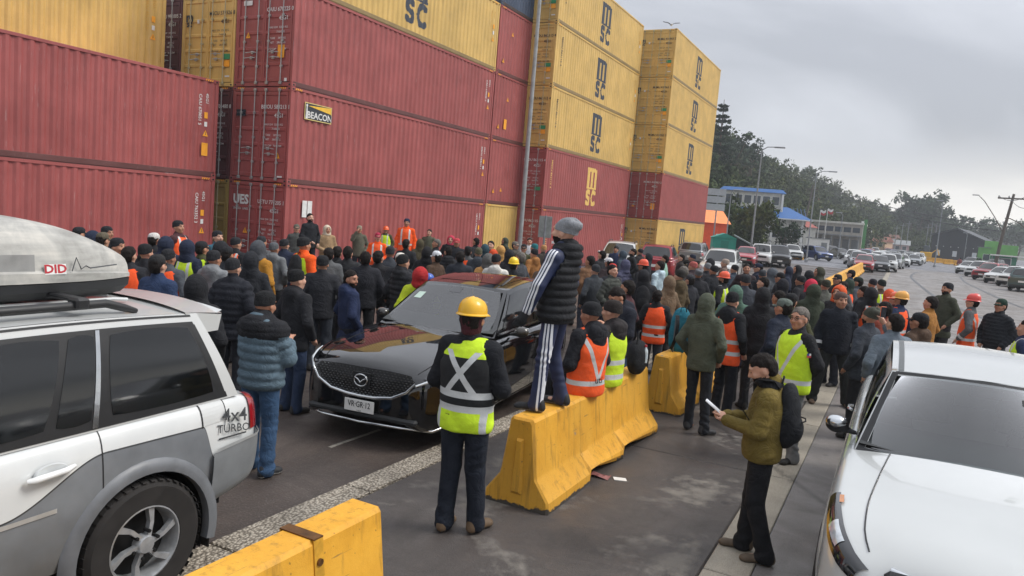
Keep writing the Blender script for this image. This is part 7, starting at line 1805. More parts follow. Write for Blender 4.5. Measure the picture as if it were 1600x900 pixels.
# px, py of the crown, facing, pose, jacket, hat, hat colour, options, label
PP = [
 (127, 354, 'S', 'p', BK_, 'cap', BK_, {}, 'person in a black cap just showing over the roof box, farthest into the corner'),
 (149, 360, 'S', 'p', NV, 'hood', 0, {'hood': 2}, 'person in a navy hood peeking over the roof box'),
 (170, 353, 'R', 'p', BK_, 'beanie', BK_, {}, 'person in a black knitted hat in profile above the roof box end'),
 (163, 362, 'S', 'p', BK_, 'cap', '5d5648', {'vest': 'o'}, 'person in an olive cap and orange vest behind the roof box'),
 (187, 371, 'R', 'p', BK_, 'beanie', BK_, {'vest': 'y'}, 'person in a black hat and yellow vest next to the roof box'),
 (204, 384, 'S', 'p', '2a2b30', 'hair', 0, {'vest': 'oh'}, 'person in a black jacket and orange vest between the roof box and a capped man'),
 (243, 363, 'S', 'p', BK_, 'cap', 'c8c4c0', {}, 'person in a red and white cap near the red container'),
 (262, 369, 'S', 'p', NV, 'hood', 0, {'hood': 2, 'puff': .075, 'fat': 1.12}, 'bulky person in a navy puffer with the hood up'),
 (281, 344, 'R', 'p', '26292f', 'beanie', BK_, {'h': 1.86, 'vest': 'ob'}, 'tall person in a black hat and orange vest before the red container'),
 (250, 396, 'A', 'd', '2b3a57', 'cap', '2a2a2b', {'fat': 1.1}, 'person in a navy jacket and dark cap seen from behind above the white car'),
 (266, 388, 'S', 'p', BK_, 'beanie', BK_, {'vest': 'oh'}, 'person with an orange vest half hidden by the dark capped man'),
 (296, 374, 'S', 'p', NV, 'hood', 0, {'hood': 2, 'vest': 'y'}, 'person with a navy hood and yellow vest straps'),
 (318, 376, 'S', 'p', BK_, 'cap', BK_, {'vest': 'yh'}, 'person in a black cap carrying the grey backpack'),
 (342, 360, 'R', 'p', '2f5666', 'beanie', BK_, {}, 'person in a teal jacket and black hat by the olive container'),
 (349, 376, 'S', 'p', BK_, 'hood', 0, {'hood': 2}, 'person in a plain black hood left of an orange vested one'),
 (371, 370, 'S', 'p', BK_, 'beanie', BK_, {'vest': 'o'}, 'person in a black hat and orange vest before the container doors'),
 (411, 368, 'S', 'p', BK_, 'beanie', '2b2c30', {}, 'person in a black hat just behind the grey hooded mustard coat'),
 (407, 376, 'A', 'p', 'a8762a', 'hood', 0, {'hood': 2, 'hoodcol': '4a4d52', 'fat': 1.1, 'h': 1.8}, 'person in a mustard jacket with a dark grey hood seen from behind'),
 (430, 378, 'S', 'p', '6a6d70', 'beanie', '55585c', {'hood': 1, 'h': 1.62}, 'person with a pale grey collar and grey hat'),
 (446, 373, 'S', 'p', NV, 'beanie', BK_, {'fat': 1.1, 'h': 1.66}, 'person in a navy coat and black hat left of the backpacked vest'),
 (337, 390, 'A', 'p', '7a7d80', 'beanie', BK_, {'hood': 1}, 'person with a light grey hood lying back and a black hat'),
 (367, 402, 'A', 'p', '24262d', 'beanie', BK_, {'puff': .085, 'fat': 1.22, 'hem': .72}, 'broad person in a black puffer coat behind the white car spoiler'),
 (311, 428, 'A', 'p', '1f2024', 'hood', 0, {'hood': 2, 'fat': 1.1}, 'person in a black hood low behind the white car roof'),
 (464, 350, 'C', 'p', '4b4d4b', 'cap', '63645a', {}, 'person in a camouflage cap behind the speaker'),
 (512, 352, 'C', 'f', '9c8262', 'hood', 0, {'hood': 2, 'hoodcol': 'c4b6a2'}, 'person in a beige jacket with a cream hood facing the crowd'),
 (514, 386, 'S', 'd', '2c4580', 'hair', 0, {}, 'dark haired person in a bright blue jacket seen from behind'),
 (528, 384, 'S', 'p', BK_, 'hair', 0, {}, 'dark haired person in black right behind the bright blue jacket'),
 (545, 384, 'S', 'p', '2a2b2e', 'hair2', 0, {'fat': 1.05}, 'dark haired person in a charcoal jacket left of the navy parka'),
 (562, 352, 'C', 'u', '5f5d50', 'cap', '8b8272', {'h': 1.78}, 'person in camouflage with a cap raising a hand to the face'),
 (591, 363, 'C', 'f', 'f0561f', 'cap', 'a5334a', {'vest': 'ob'}, 'person in an orange jacket and pink cap facing the crowd'),
 (603, 354, 'C', 'p', BK_, 'helmet', 'e8622a', {'vest': 'y'}, 'person in an orange helmet with a yellow vest against the red container'),
 (593, 391, 'S', 'p', '232326', 'hair', 0, {'fat': 1.1}, 'dark haired person in a black hooded jacket before the orange jacketed one'),
 (659, 346, 'C', 'f', '8a8d8e', 'hair2', 0, {'h': 1.8}, 'person with tilted head and curly hair in a grey jacket by the container'),
 (671, 358, 'C', 'p', '565848', 'hair', 0, {}, 'person in a camouflage jacket behind the tilted head one'),
 (636, 373, 'S', 'p', BK_, 'hair', 0, {}, 'dark haired person in black below the navy hatted orange jacket'),
 (656, 373, 'L', 'p', '4a4433', 'hood', 0, {'hood': 2}, 'person in an olive brown hood turned sideways'),
 (681, 373, 'K', 'p', BK_, 'hair', 0, {'hair': 'g'}, 'grey haired person in black looking across the crowd'),
 (705, 368, 'C', 'p', BK_, 'hood', 0, {'hood': 2, 'hoodcol': 'b23a4e'}, 'person under a pinkish red hood'),
 (714, 372, 'C', 'p', BK_, 'cap', 'b8434c', {}, 'person in a red cap next to the pinkish red hood'),
 (668, 385, 'S', 'p', '1e1e21', 'hood', 0, {'hood': 2}, 'person in a black hood behind the white capped one'),
 (681, 391, 'L', 'p', '222326', 'cap', 'd5d8dc', {}, 'person in a white cap in profile'),
 (700, 384, 'S', 'd', '25262a', 'hair2', 0, {'puff': .07, 'hood': 1, 'fat': 1.1}, 'curly haired person in a black puffer with the hood down'),
 (626, 394, 'S', 'p', BK_, 'cap', 'd6d0c8', {}, 'person in a cream cap left of a tall black hat'),
 (657, 417, 'S', 'p', 'b9c92e', 'hood', 0, {'hood': 2, 'hoodcol': 'a52a2c', 'h': 1.66}, 'person in a red hood over a yellow jacket, low behind the crossover'),
 (669, 428, 'S', 'p', BK_, 'helmet', '2a58b4', {'h': 1.62}, 'person in a blue helmet, low behind the crossover bonnet'),
 (722, 345, 'R', 'p', '3a3d43', 'hair', 0, {'h': 1.8, 'beard': True}, 'bearded person in a charcoal jacket standing tall by the red container'),
 (767, 345, 'C', 'u', '2a2430', 'hood', 0, {'hood': 2, 'hoodcol': '222327', 'h': 1.8}, 'person in a black hood with a hand at the mouth before the yellow container'),
 (791, 350, 'C', 'p', '20242c', 'beanie', '2a2b2c', {'h': 1.8}, 'person in a black zip jacket and dark hat before the yellow container'),
 (743, 371, 'S', 'p', BK_, 'hair', 0, {}, 'dark haired person left of the crowd centre in black'),
 (767, 376, 'C', 'p', '2c2433', 'hair2', 0, {}, 'curly haired person in dark purple under the black hooded one'),
 (788, 371, 'S', 'p', '3a4036', 'hood', 0, {'hood': 2}, 'person in a dark green hood right of the curly hair'),
 (807, 377, 'R', 'p', '4a4742', 'cap', '6d6962', {}, 'person in a grey cap by the lamp column foot'),
 (732, 384, 'S', 'p', '29352f', 'cap', '1f2022', {'vest': 'oh'}, 'person in a black cap with an orange stripe on the back'),
 (748, 386, 'S', 'd', '3d434a', 'beanie', '565442', {'hood': 1, 'fat': 1.08}, 'person in an olive knitted hat and slate jacket'),
 (758, 381, 'S', 'p', '2c4650', 'hood', 0, {'hood': 2}, 'person in a teal hood behind the olive hat'),
 (771, 389, 'S', 'p', 'c24a28', 'hood', 0, {'hood': 2}, 'person in an orange red hood in the thick of the crowd'),
 (782, 383, 'S', 'p', 'bb8f54', 'hood', 0, {'hood': 2}, 'person in a sandy yellow hood'),
 (763, 396, 'S', 'p', 'b98a52', 'hood', 0, {'hood': 2, 'hoodcol': '5a5a58'}, 'person in a grey hood over a sandy coat'),
 (777, 396, 'A', 'p', 'c9c7c0', 'beanie', '232427', {'hood': 1}, 'person in a white hoodie and black hat seen from behind'),
 (795, 389, 'S', 'p', '242529', 'hood', 0, {'hood': 2}, 'person in a black hood left of the yellow helmet behind the car roof'),
 (804, 403, 'A', 'p', '202124', 'helmet', 'f0c812', {}, 'person in a bright yellow helmet just over the crossover roof'),
 (834, 388, 'S', 'p', '9a6a3c', 'beanie', BK_, {'hood': 1}, 'person in a tan hooded jacket and black hat right of the crossover roof'),
 (812, 393, 'L', 'p', '41444a', 'hair', 0, {'hair': 'g'}, 'grey haired person beside the tan hooded jacket'),
 (828, 372, 'C', 'p', 'c9c9cc', 'hair', 0, {}, 'person in a white top facing the camera near the road sign'),
 (834, 380, 'S', 'p', '26303a', 'beanie', '2b6f74', {}, 'person in a teal knitted hat'),
 (849, 382, 'L', 'p', '3a3430', 'beanie', 'b98a5c', {}, 'person in a sandy knitted hat beside the tracksuit man'),
 (819, 381, 'C', 'p', '2c2c30', 'cap', '25262a', {}, 'person in a dark cap between the white top and the grey cap'),
 (863, 393, 'L', 'p', '1f2023', 'hair', 0, {}, 'dark haired person in black left of the tracksuit man'),
 (921, 399, 'L', 'd', '7a5a42', 'hair2', 0, {'hem': .86}, 'person in a brown work jacket behind the tracksuit man'),
 (940, 391, 'S', 'p', '2b2c33', 'hair', 0, {}, 'dark haired person in front of the white off-roader'),
 (951, 402, 'L', 'p', '3a3032', 'cap', 'd3d3d6', {}, 'person in a white cap before the white off-roader'),
 (957, 411, 'S', 'p', '35353a', 'cap', 'c23a34', {}, 'person in a red cap below the white capped one'),
 (963, 384, 'C', 'p', '2a2528', 'beanie', '232427', {}, 'person in a black hat looking at the camera before the off-roader windscreen'),
 (972, 391, 'S', 'p', '3a4550', 'hood', 0, {'hood': 2}, 'person in a blue grey hood'),
 (988, 388, 'K', 'p', '1e2023', 'hair', 0, {'beard': True}, 'dark haired person in a black coat looking left'),
 (1000, 388, 'L', 'p', '2a2628', 'beanie', '26252a', {}, 'person in a dark hat next to the black coated one'),
 (1012, 395, 'S', 'p', '25282d', 'hood', 0, {'hood': 2}, 'person in a dark hood before the red off-roader'),
 (976, 405, 'S', 'p', '494a60', 'hood', 0, {'hood': 2, 'puff': .08}, 'person in a greyish purple puffer with the hood up'),
 (1004, 406, 'S', 'p', '2e2f2d', 'helmet', 'e2502c', {}, 'person in an orange red helmet left of the white hoodie'),
 (960, 413, 62, 'p', '454843', 'hair', 0, {'puff': .075, 'h': 1.74}, 'dark haired person in a grey green puffer facing right'),
 (979, 437, 'L', 'p', '232429', 'hair2', 0, {}, 'dark haired person in profile behind the seated man'),
 (1007, 421, 'A', 'p', '212226', 'hood', 0, {'hood': 2, 'fat': 1.1}, 'person in a black hood with a rucksack strap'),
 (1028, 452, 'A', 'p', '1f2023', 'hair', 0, {'vest': 'oh', 'h': 1.62}, 'person with an orange vest behind the teal backpack'),
 (1030, 407, 'L', 'd', 'b9cdd6', 'hair2', 0, {'hood': 1}, 'person in a white and pale blue hoodie in profile'),
 (1038, 398, 'S', 'p', '8fb0a0', 'hair', 0, {}, 'person in a mint green jacket behind the white hoodie'),
 (1064, 397, 'S', 'p', '33302f', 'hair', 0, {}, 'dark haired person before the silver off-roader'),
 (1081, 397, 'S', 'p', '262a33', 'beanie', '1f2536', {}, 'person in a navy hat before the white off-roader'),
 (1082, 408, 'S', 'p', '3b3034', 'beanie', 'a55a54', {}, 'person in a red and grey patterned hat'),
 (1067, 415, 'L', 'p', '44423e', 'hair', 0, {'hair': 'g'}, 'grey haired person behind the olive coat'),
 (1061, 420, 'L', 'd', '564a36', 'beanie', '2a2826', {'hem': .70, 'hood': 1}, 'person in an olive brown coat and dark hat near the second barrier'),
 (1092, 419, 'H', 'p', '25262b', 'slouch', '6f7276', {'hem': .74, 'fat': 1.12}, 'person in a black coat and grey knitted hat'),
 (1105, 410, 'L', 'p', '2c2c31', 'beanie', '77797c', {}, 'person in a grey hat farther back than the black coat'),
 (1115, 414, 'L', 'p', '26272b', 'beanie', '222326', {}, 'person in a black hat beside the orange helmet'),
 (1132, 404, 'S', 'p', '6a5a52', 'beanie', '9c8d82', {}, 'person in a fluffy beige hat before the white off-roader'),
 (1108, 403, 'S', 'p', '232428', 'hood', 0, {'hood': 2}, 'person in a black hood against the white off-roader bonnet'),
 (1147, 413, 'L', 'p', '23252a', 'beanie', '1f2024', {}, 'person in a black hat right of the orange helmet'),
 (1130, 425, 'L', 'p', '232427', 'helmet', 'e5532b', {'vest': 'y', 'beard': True}, 'person in an orange helmet and yellow vest in profile'),
 (1151, 445, 'A', 'p', '4f6a5e', 'hood', 0, {'hood': 2}, 'person in a grey green hood behind the orange hooded vest'),
 (1168, 412, 'C', 'p', '34292c', 'hair', 0, {}, 'dark haired person before the faded red hatchback'),
 (1184, 411, 'S', 'p', '252b3c', 'cap', '232a3d', {}, 'person in a navy cap'),
 (1192, 421, 'A', 'p', '22252b', 'beanie', '3a3d42', {}, 'person in a grey topped black hat below the navy cap'),
 (1191, 432, 'L', 'u', '222327', 'hair', 0, {'vest': 'oh'}, 'dark haired person with an orange collar pointing ahead'),
 (1218, 425, 'S', 'p', '25262b', 'cap', '1e1f22', {}, 'person in a black cap left of the navy hood'),
 (1231, 416, 'S', 'p', '272d3d', 'hood', 0, {'hood': 2}, 'person in a navy hood at the crowd edge by the far lane'),
 (1245, 414, 'K', 'p', '232428', 'hood', 0, {'hood': 2}, 'person in a black hood facing the camera at the crowd edge'),
 (1263, 422, 'L', 'p', '26272b', 'hood', 0, {'hood': 2, 'puff': .08}, 'person in a black puffer hood and mask'),
 (1279, 417, 'K', 'p', '3b3c31', 'hood', 0, {'hood': 2, 'h': 1.8}, 'person in an olive hood with a dark bag beside the barrier row'),
 (1266, 436, 'S', 'p', '25262a', 'hood', 0, {'hood': 2, 'hoodcol': 'b52f45'}, 'person in a red hood'),
 (1222, 435, 'S', 'p', '23242a', 'hood', 0, {'hood': 2, 'fat': 1.1}, 'person in a big black hood in the right hand crowd'),
 (1192, 448, 'H', 'p', '1f2023', 'hood', 0, {'hood': 2, 'fat': 1.05}, 'person in a black hooded jacket with a round patch'),
 (1216, 453, 'L', 'p', '232428', 'hair', 0, {}, 'dark haired person beside the round patched jacket'),
 (1238, 457, 'A', 'p', '1f2226', 'cap', '1d1e21', {}, 'person in a black cap behind the man with glasses'),
 (1223, 465, 'L', 'p', '252b39', 'cap', '5f6862', {'fat': 1.08}, 'person in a grey green cap and navy jacket in profile'),
 (1270, 443, 'H', 'd', '343b2f', 'hood', 0, {'hood': 2, 'trousers': '8b8a86', 'h': 1.78}, 'person in a dark green hood and pale trousers'),
 (1308, 428, 'K', 'c', '222327', 'cap', '1f2023', {}, 'person in a black cap leading the knot by the barrier row'),
 (1317, 439, 'K', 'p', '2a2b2e', 'hair', 0, {}, 'dark haired person in the knot by the barrier row'),
 (1325, 435, 'L', 'p', '313d35', 'hood', 0, {'hood': 2, 'vest': 'oh'}, 'person in a dark green hood with an orange vest'),
 (1329, 421, 'L', 'p', '212227', 'cap', '1d1e22', {}, 'person in a black cap just below the red hatchback'),
 (1339, 432, 'L', 'p', '26302c', 'cap', '1f2a26', {}, 'person in a greenish black cap below the red hatchback'),
 (1311, 446, 'K', 'f', '2a2a2d', 'hood', 0, {'hood': 2, 'hoodcol': 'c9562f'}, 'person in an orange hood with folded hands'),
 (1363, 435, 'H', 'p', 'f05a22', 'beanie', '26242a', {'vest': 'o'}, 'person in a dark hat and orange jacket on the open road'),
 (1377, 436, 'H', 'p', '232427', 'beanie', '1f2523', {'vest': 'y'}, 'person in a pointed black hat and yellow vest on the open road'),
 (1348, 446, 'L', 'p', '22252a', 'hair', 0, {}, 'dark haired person left of the orange vested black hood'),
 (1360, 448, 'H', 'p', '1f2023', 'hood', 0, {'hood': 2, 'vest': 'ob'}, 'person in a black hood and orange vest with its back turned'),
 (1316, 456, 20, 'd', '20242c', 'beanie', '5b4a44', {'hem': .8, 'legs': 'apart', 'h': 1.76, 'trousers': '2d302f', 'shoes': '5a4634'}, 'person in a patterned head scarf and black jacket standing legs apart on the kerb'),
 (1399, 457, 'L', 'p', '2a2d33', 'helmet', 'e6633a', {'vest': 'ov'}, 'person in an orange helmet and blue face cover'),
 (1407, 456, 'L', 'p', '2d2c2e', 'helmet', 'e2a345', {'vest': 'oh'}, 'person in a dull yellow helmet just behind the orange helmet'),
 (1388, 451, 'L', 'p', 'cf5a3a', 'hood', 0, {'hood': 2}, 'person in a washed out orange hood left of the helmets'),
 (1359, 478, 'L', 'p', '3b4048', 'slouch', '474a42', {'beard': True, 'fat': 1.08, 'h': 1.74, 'sleeves2': '3b3f45'}, 'bearded person in an olive knitted hat and dark vest by the pickup'),
 (1398, 488, 'H', 'u', '66707a', 'hair', 0, {'h': 1.74}, 'dark haired person in a grey sweater lifting an orange phone'),
 (1435, 487, 'L', 'p', '26282b', 'cap', '202226', {'hood': 1, 'fat': 1.1}, 'person in a black cap and hooded jacket behind the pickup roof'),
 (1453, 462, 'L', 'p', '9a6b35', 'hair2', 0, {}, 'dark haired person in a tan jacket with a cream collar'),
 (1480, 441, 'K', 'p', '3f4236', 'beanie', '202228', {'h': 1.86, 'hem': .68, 'beard': True, 'fat': 1.05}, 'tall bearded person in a long olive parka and black hat'),
 (1519, 460, 'L', 'p', '24262a', 'helmet', 'd2453c', {'vest': 'ov', 'h': 1.76, 'bands': 1}, 'person in a red helmet and long orange vest'),
 (1564, 466, 'K', 'p', '23262b', 'cap', '22392f', {'puff': .06, 'hem': .70, 'fat': 1.12, 'h': 1.76}, 'person in a long black puffer coat and green cap'),
 (1603, 498, 'L', 'p', '22252a', 'hair', 0, {'vest': 'y'}, 'person with a yellow edged vest cut by the frame edge'),
 (505, 398, 'S', 'p', '2a2b30', 'beanie', '1d1e21', {}, 'person in a black hat behind the navy parka, next to the blue jacket'),
 (572, 392, 'S', 'p', '23242a', 'hair2', 0, {'fat': 1.08}, 'dark haired person in black between the charcoal jacket and the balding one'),
 (610, 384, 'S', 'p', '3b3f46', 'beanie', '2b2d31', {}, 'person in a slate jacket right of the orange helmeted one'),
 (394, 392, 'S', 'p', '25272c', 'hood', 0, {'hood': 2}, 'person in a black hood in front of the mustard jacket'),
 (357, 384, 'S', 'p', '31343a', 'cap', '232427', {}, 'person in a dark cap wedged left of the mustard jacket'),
 (230, 380, 'S', 'p', '24262b', 'beanie', '1c1d20', {}, 'person in a black hat left of the bulky navy puffer'),
 (720, 392, 'S', 'p', '2c3038', 'hair', 0, {}, 'dark haired person in slate behind the crossover windscreen'),
 (855, 402, 'S', 'p', '5a4a3e', 'beanie', '2a2624', {}, 'person in a brown coat hidden by the tracksuit man'),
 (895, 393, 'S', 'p', '2a2c31', 'hair', 0, {}, 'dark haired person just right of the grey slouch hat'),
 (930, 412, 'L', 'p', '3f4348', 'beanie', '303236', {}, 'person in a grey coat behind the brown work jacket'),
 (1045, 430, 'L', 'p', '6b5a48', 'hood', 0, {'hood': 2}, 'person in a pale brown hood behind the teal backpack'),
 (1078, 428, 'L', 'p', '2b2d33', 'cap', '3a3c40', {}, 'person in a charcoal cap between the olive coat and the black coat'),
 (1165, 428, 'H', 'p', '3c4048', 'beanie', '2a2c30', {}, 'person in a slate coat right of the orange helmet and yellow vest'),
 (1205, 418, 'S', 'p', '51565c', 'hood', 0, {'hood': 2}, 'person in a mid grey hood left of the black cap'),
 (1250, 430, 'S', 'p', '2e3138', 'beanie', '222428', {}, 'person in a black hat left of the red hood'),
 (1290, 436, 'H', 'p', '5c5f58', 'beanie', '35382f', {}, 'person in a grey green jacket near the barrier row end'),
 (1380, 470, 'L', 'p', '7a3a2c', 'hair', 0, {}, 'dark haired person in rust red between the helmets and the pickup'),
]
blocked = [(-5.95, -3.75, 5.95, 11.1), (-5.8, -3.7, -1, 4.1), (-3.2, -2.3, 5.6, 13.4), (-.4, 1.7, 4, 9.5)]
placed = []
def spot(px, py, h):
    """ground point for a crown at that pixel; shifts along the sight line if something solid stands there"""
    best = None
    for dh in (0, .03, -.03, .06, -.06, .09, -.09, .12, -.12, .15, -.15, .18, -.18, .21, -.21):
        p = at(px, py, h + dh + .015); g = min([9] + [math.hypot(p.x - q.x, p.y - q.y) for q in placed]); ok = not any(a - .15 < p.x < b_ + .15 and c - .15 < p.y < e + .15 for a, b_, c, e in blocked)
        sc = (0 if ok else 10) + max(0, .42 - g) * 6 + abs(dh)
        if best is None or sc < best[0]: best = (sc, p, h + dh)
    placed.append(best[1]); return best[1], best[2]
LEGC = ['22242b', '2a3040', '25272b', '32373f', '1f2024', '3a3f4a', '2c2c2e']
for i, (px, py, fc, ps, jk, ht, hc_, op, lb) in enumerate(PP):
    op = dict(op); h = op.pop('h', 1.70 + .015 * (i % 5)); J = POSES[ps]; key = 'crowd_' + ps
    if op.pop('legs', None) == 'apart': J = pose('down', 'apart', (.2, .0)); key = 'apart'
    p, h = spot(px, py, h); hoodcol = op.pop('hoodcol', None); sl2 = op.pop('sleeves2', None); op.pop('bands', None)
    tr = op.pop('trousers', LEGC[i % 7])
    rest = lb.replace('black hat', '').replace('black cap', '').replace('black knitted hat', '')
    if ht != 'hood' and jk.startswith(('1', '2')) and 'black' not in rest and not any(w_ in lb for w_ in ('navy', 'slate', 'charcoal', 'purple', 'teal')): jk = ['2b3550', '4a4e54', '24262b', '45462f', '4d3c30', '38434f', '26272b', '5a5c5e', '4a2d30'][i % 9]
    f = facing(p, fc) + .22 * math.sin(i * 12.9)
    t = person((p.x, p.y, 0), f, lb, J, jk, tr, ht if ht != 'hood' else None, hc_ or BK_, h=h, key=key, **op)
    if hoodcol:           # hood of another colour: its own piece over the jacket
        hk = ('hoodpiece', key)
        if hk not in _jk:
            hm = headmat(J); Hh = lambda q: tuple(hm @ Vector(q)); R = np.array(hm.to_3x3()); c0 = Hh((0, 0, .13))
            fl = Field(*[axis(c0[k] - .2, c0[k] + .2, .018) for k in range(3)]); fl.ell(Hh((0, .012, .165)), (.119, .135, .154), .03, R); fl.ell(Hh((0, .02, .03)), (.13, .125, .085), .04, R); fl.ell(Hh((0, -.125, .15)), (.074, .10, .105), .0, R, 'sub')
            V, Q = fl.mesh(); V = relax(V, Q, 1, .4); V = V + vnorm(V, Q) * (sines(V, np.random.RandomState(2), 8, 34) * .007)[:, None]; _jk[hk] = npmesh('hood', V, Q)
        mobj('hood', _jk[hk], cloth(hoodcol), t)
print('people', len(PP), [lb for (q, lb) in zip(placed, [x[-1] for x in PP]) if any(a - .05 < q.x < b_ + .05 and c - .05 < q.y < e + .05 for a, b_, c, e in blocked)])

# ---------------- backpacks, bags, phones
m_pack = cloth('2a2c30'); m_strapc = cloth('17181a')
def backpack(loc, rz, label, col, sc=1.0, h_=.46, tall=0.0, straps=True, name='backpack'):
    t = tag(empty(name, loc, rz), label, 'backpack'); t.scale = (sc, sc, sc)
    f = Field(axis(-.22, .22, .016), axis(-.16, .18, .016), axis(-.05, .65, .016))
    f.ell((0, .0, .16), (.155, .10, .2), .03); f.ell((0, -.005, .32 + tall * .5), (.14, .085, .17 + tall), .06); f.ell((0, .075, .13), (.115, .055, .11), .02); f.cut(1, -.075)
    V, Q = f.mesh(); V = relax(V, Q, 1, .4); rs_ = np.random.RandomState(4); V = V + vnorm(V, Q) * (sines(V, rs_, 10, 30) * .009)[:, None]
    mobj('bag', npmesh('bag', V, Q), cloth(col), t)
    MB().tube([(-.04, -.07, .47 + tall), (-.03, -.06, .53 + tall), (.03, -.06, .53 + tall), (.04, -.07, .47 + tall)], .008, 6).build('grab_loop', m_strapc, t, 60)
    MB().tube([(-.10, .105, .21), (-.05, .135, .215), (.05, .135, .215), (.10, .105, .21)], .006, 5).build('zip', m_strapc, t, 60)
    if straps:
        for s in (1, -1):
            P = [(s * .07, -.07, .44), (s * .095, -.12, .50), (s * .12, -.24, .50), (s * .135, -.33, .40), (s * .14, -.33, .24), (s * .145, -.22, .10), (s * .13, -.08, .04)]
            b = MB(); b.grid([[(x - .022 * 1, y, z), (x + .022, y, z)] for x, y, z in P]); b.grid([[(x - .022, y * 1.0 - .006, z + .006), (x + .022, y - .006, z + .006)] for x, y, z in P], flip=True); b.build('strap', m_strapc, t, 60)
    return t
def worn(person_lb, label, col, **kw):
    t = [o for o in scene.objects if o.get('label') == person_lb][0]; a = t.rotation_euler.z; s = t.scale[0]
    back = Vector((-math.sin(a), math.cos(a), 0)); p = Vector(t.location) + back * (.13 * s + .035) + Vector((0, 0, .98 * s)); return backpack(p, a + 0, label, col, s * kw.pop('k', .84), **kw)
worn('person in a black cap carrying the grey backpack', 'grey backpack with thick straps worn in the crowd', '5a5d60')
worn('person in a black hood with a rucksack strap', 'black rucksack on the black hooded back', '222326')
worn('person in an olive hood with a dark bag beside the barrier row', 'dark blue bag on the olive hooded back', '2a3344')
# ============================================================ people in front, each in their own pose
_d = FWD + RGT * ((973 - 800) / F_PX) - UPV * ((453 - 450) / F_PX); NAVP = _d.y * (-3.2 / _d.x)
def front(px, py, h, **kw): p = at(px, py, h); return (p.x, p.y, 0)
G1 = 'people near the barriers'
# speaker, raised on a crate, and the orange jacket raised beside him
def on_box(px, py, depth, lb, h, facing_, J, key, boxlb, **kw):
    q = at_depth(px, py, depth); z = q.z - h - .015
    t = person((q.x, q.y, z), facing_, lb, J, h=h, key=key, **kw)
    c = tag(empty('wooden_crate', (q.x, q.y, 0), .2), boxlb, 'crate')
    for k in range(4): MB().box((-.38, -.38 + k * .195, z - .022), (.38, -.38 + k * .195 + .18, z), bev=.004).build('plank', plain('7d6a50', .8, var=.2), c)
    for s in (1, -1):
        for e in (1, -1): MB().box((s * .34 - .03, e * .33 - .03, 0), (s * .34 + .03, e * .33 + .03, z - .023)).build('leg', plain('7d6a50', .8, var=.2), c)
    return t
on_box(486, 333, 20.5, 'speaker with dark hair in a black jacket, standing raised before the notice', 1.76, math.radians(70), pose(('front', 'pocket'), 'stand', (0, .1)), 'spk', 'wooden crate under the speaker', jacket='1e2025', hat='hair', beard=True)
on_box(636, 341, 22.0, 'person in a navy hat and orange jacket with white bands, standing raised', 1.76, math.radians(28), pose('down', 'stand', (0, .05)), 'orj', 'wooden crate under the raised orange jacket', jacket='f1581f', hat='beanie', hatcol='1f2740', vest='ob')

# hi-vis jacket with backpack, mid-crowd
t = person(front(478, 371, 1.86), math.radians(170), 'person in an orange and yellow jacket wearing a black backpack', pose('down', 'stand', (.1, .1)), 'ee5a20', '22242a', 'beanie', '1d1e21', h=1.86, vest='yh', fine=True, key='hvb', group=G1, skin=1)
worn('person in an orange and yellow jacket wearing a black backpack', 'black backpack on the orange and yellow jacket', '26272a')
# three backs at the left
t = person((-5.0, 4.92, 0), math.radians(186), 'person in a slate puffer vest and blue jeans seen from behind beside the white car', pose(('phone', 'phone'), 'stand', (.1, -.1), kn=[(-.1, -.02, .5), (.1, -.01, .5)], an=[(-.13, .04, .085), (.12, -.06, .085)]), '566874', '37506e', 'beanie', '18191b', h=1.68, puff=.085, fat=1.12, hem=.84, fine=True, key='teal', group=G1, shoes='23262b', sole='d0d0cc', hood=1)
yk = Field(*[axis(a, b_, .016) for a, b_ in ((-.32, .32), (-.24, .28), (1.26, 1.62))])
yk.ell((0, .012, 1.28), (.236, .17, .25), .03); yk.rc((-.175, .01, 1.405), (.175, .01, 1.405), .088, .088, .06); yk.rc((0, .02, 1.42), (0, .03, 1.51), .115, .088, .04); yk.ell((0, .125, 1.45), (.135, .085, .095), .04); yk.cut(2, 1.335)
V, Q = yk.mesh(); V = relax(V, Q, 1, .4); V = V + vnorm(V, Q) * (np.sqrt(np.abs(np.sin(PI * V[:, 2] / .05)) + 1e-4) * .012 + sines(V, np.random.RandomState(1), 8, 30) * .006)[:, None]; mobj('shoulder_yoke', npmesh('shoulder_yoke', V, Q), cloth('232428'), t)
t = person((-6.2, 6.6, 0), math.radians(172), 'person in a black hooded jacket and dark jeans seen from behind before the crossover', pose('pocket', 'stand', (-.1, .05)), '222327', '2b3850', 'beanie', '141517', h=1.70, hood=1, hem=.78, fat=1.06, fine=True, key='blk', group=G1)
t = person((-6.42, 7.82, 0), math.radians(150), 'person with short dark hair in a navy parka looking left beside the crossover', pose('pocket', 'stand', (-1.0, -.05)), '232d49', '20222a', 'hair', h=1.63, hood=1, hem=.70, fat=1.1, fine=True, key='nvy', group=G1, beard=True)
t = person(front(633, 398, 1.78), math.radians(165), 'broad person in a black puffer jacket and black hat behind the crossover bonnet', pose('pocket', 'stand', (.1, .1)), '25262a', '20222a', 'beanie', '17181a', h=1.78, hood=1, puff=.08, fat=1.15, fine=False, key='bpf', group=G1)

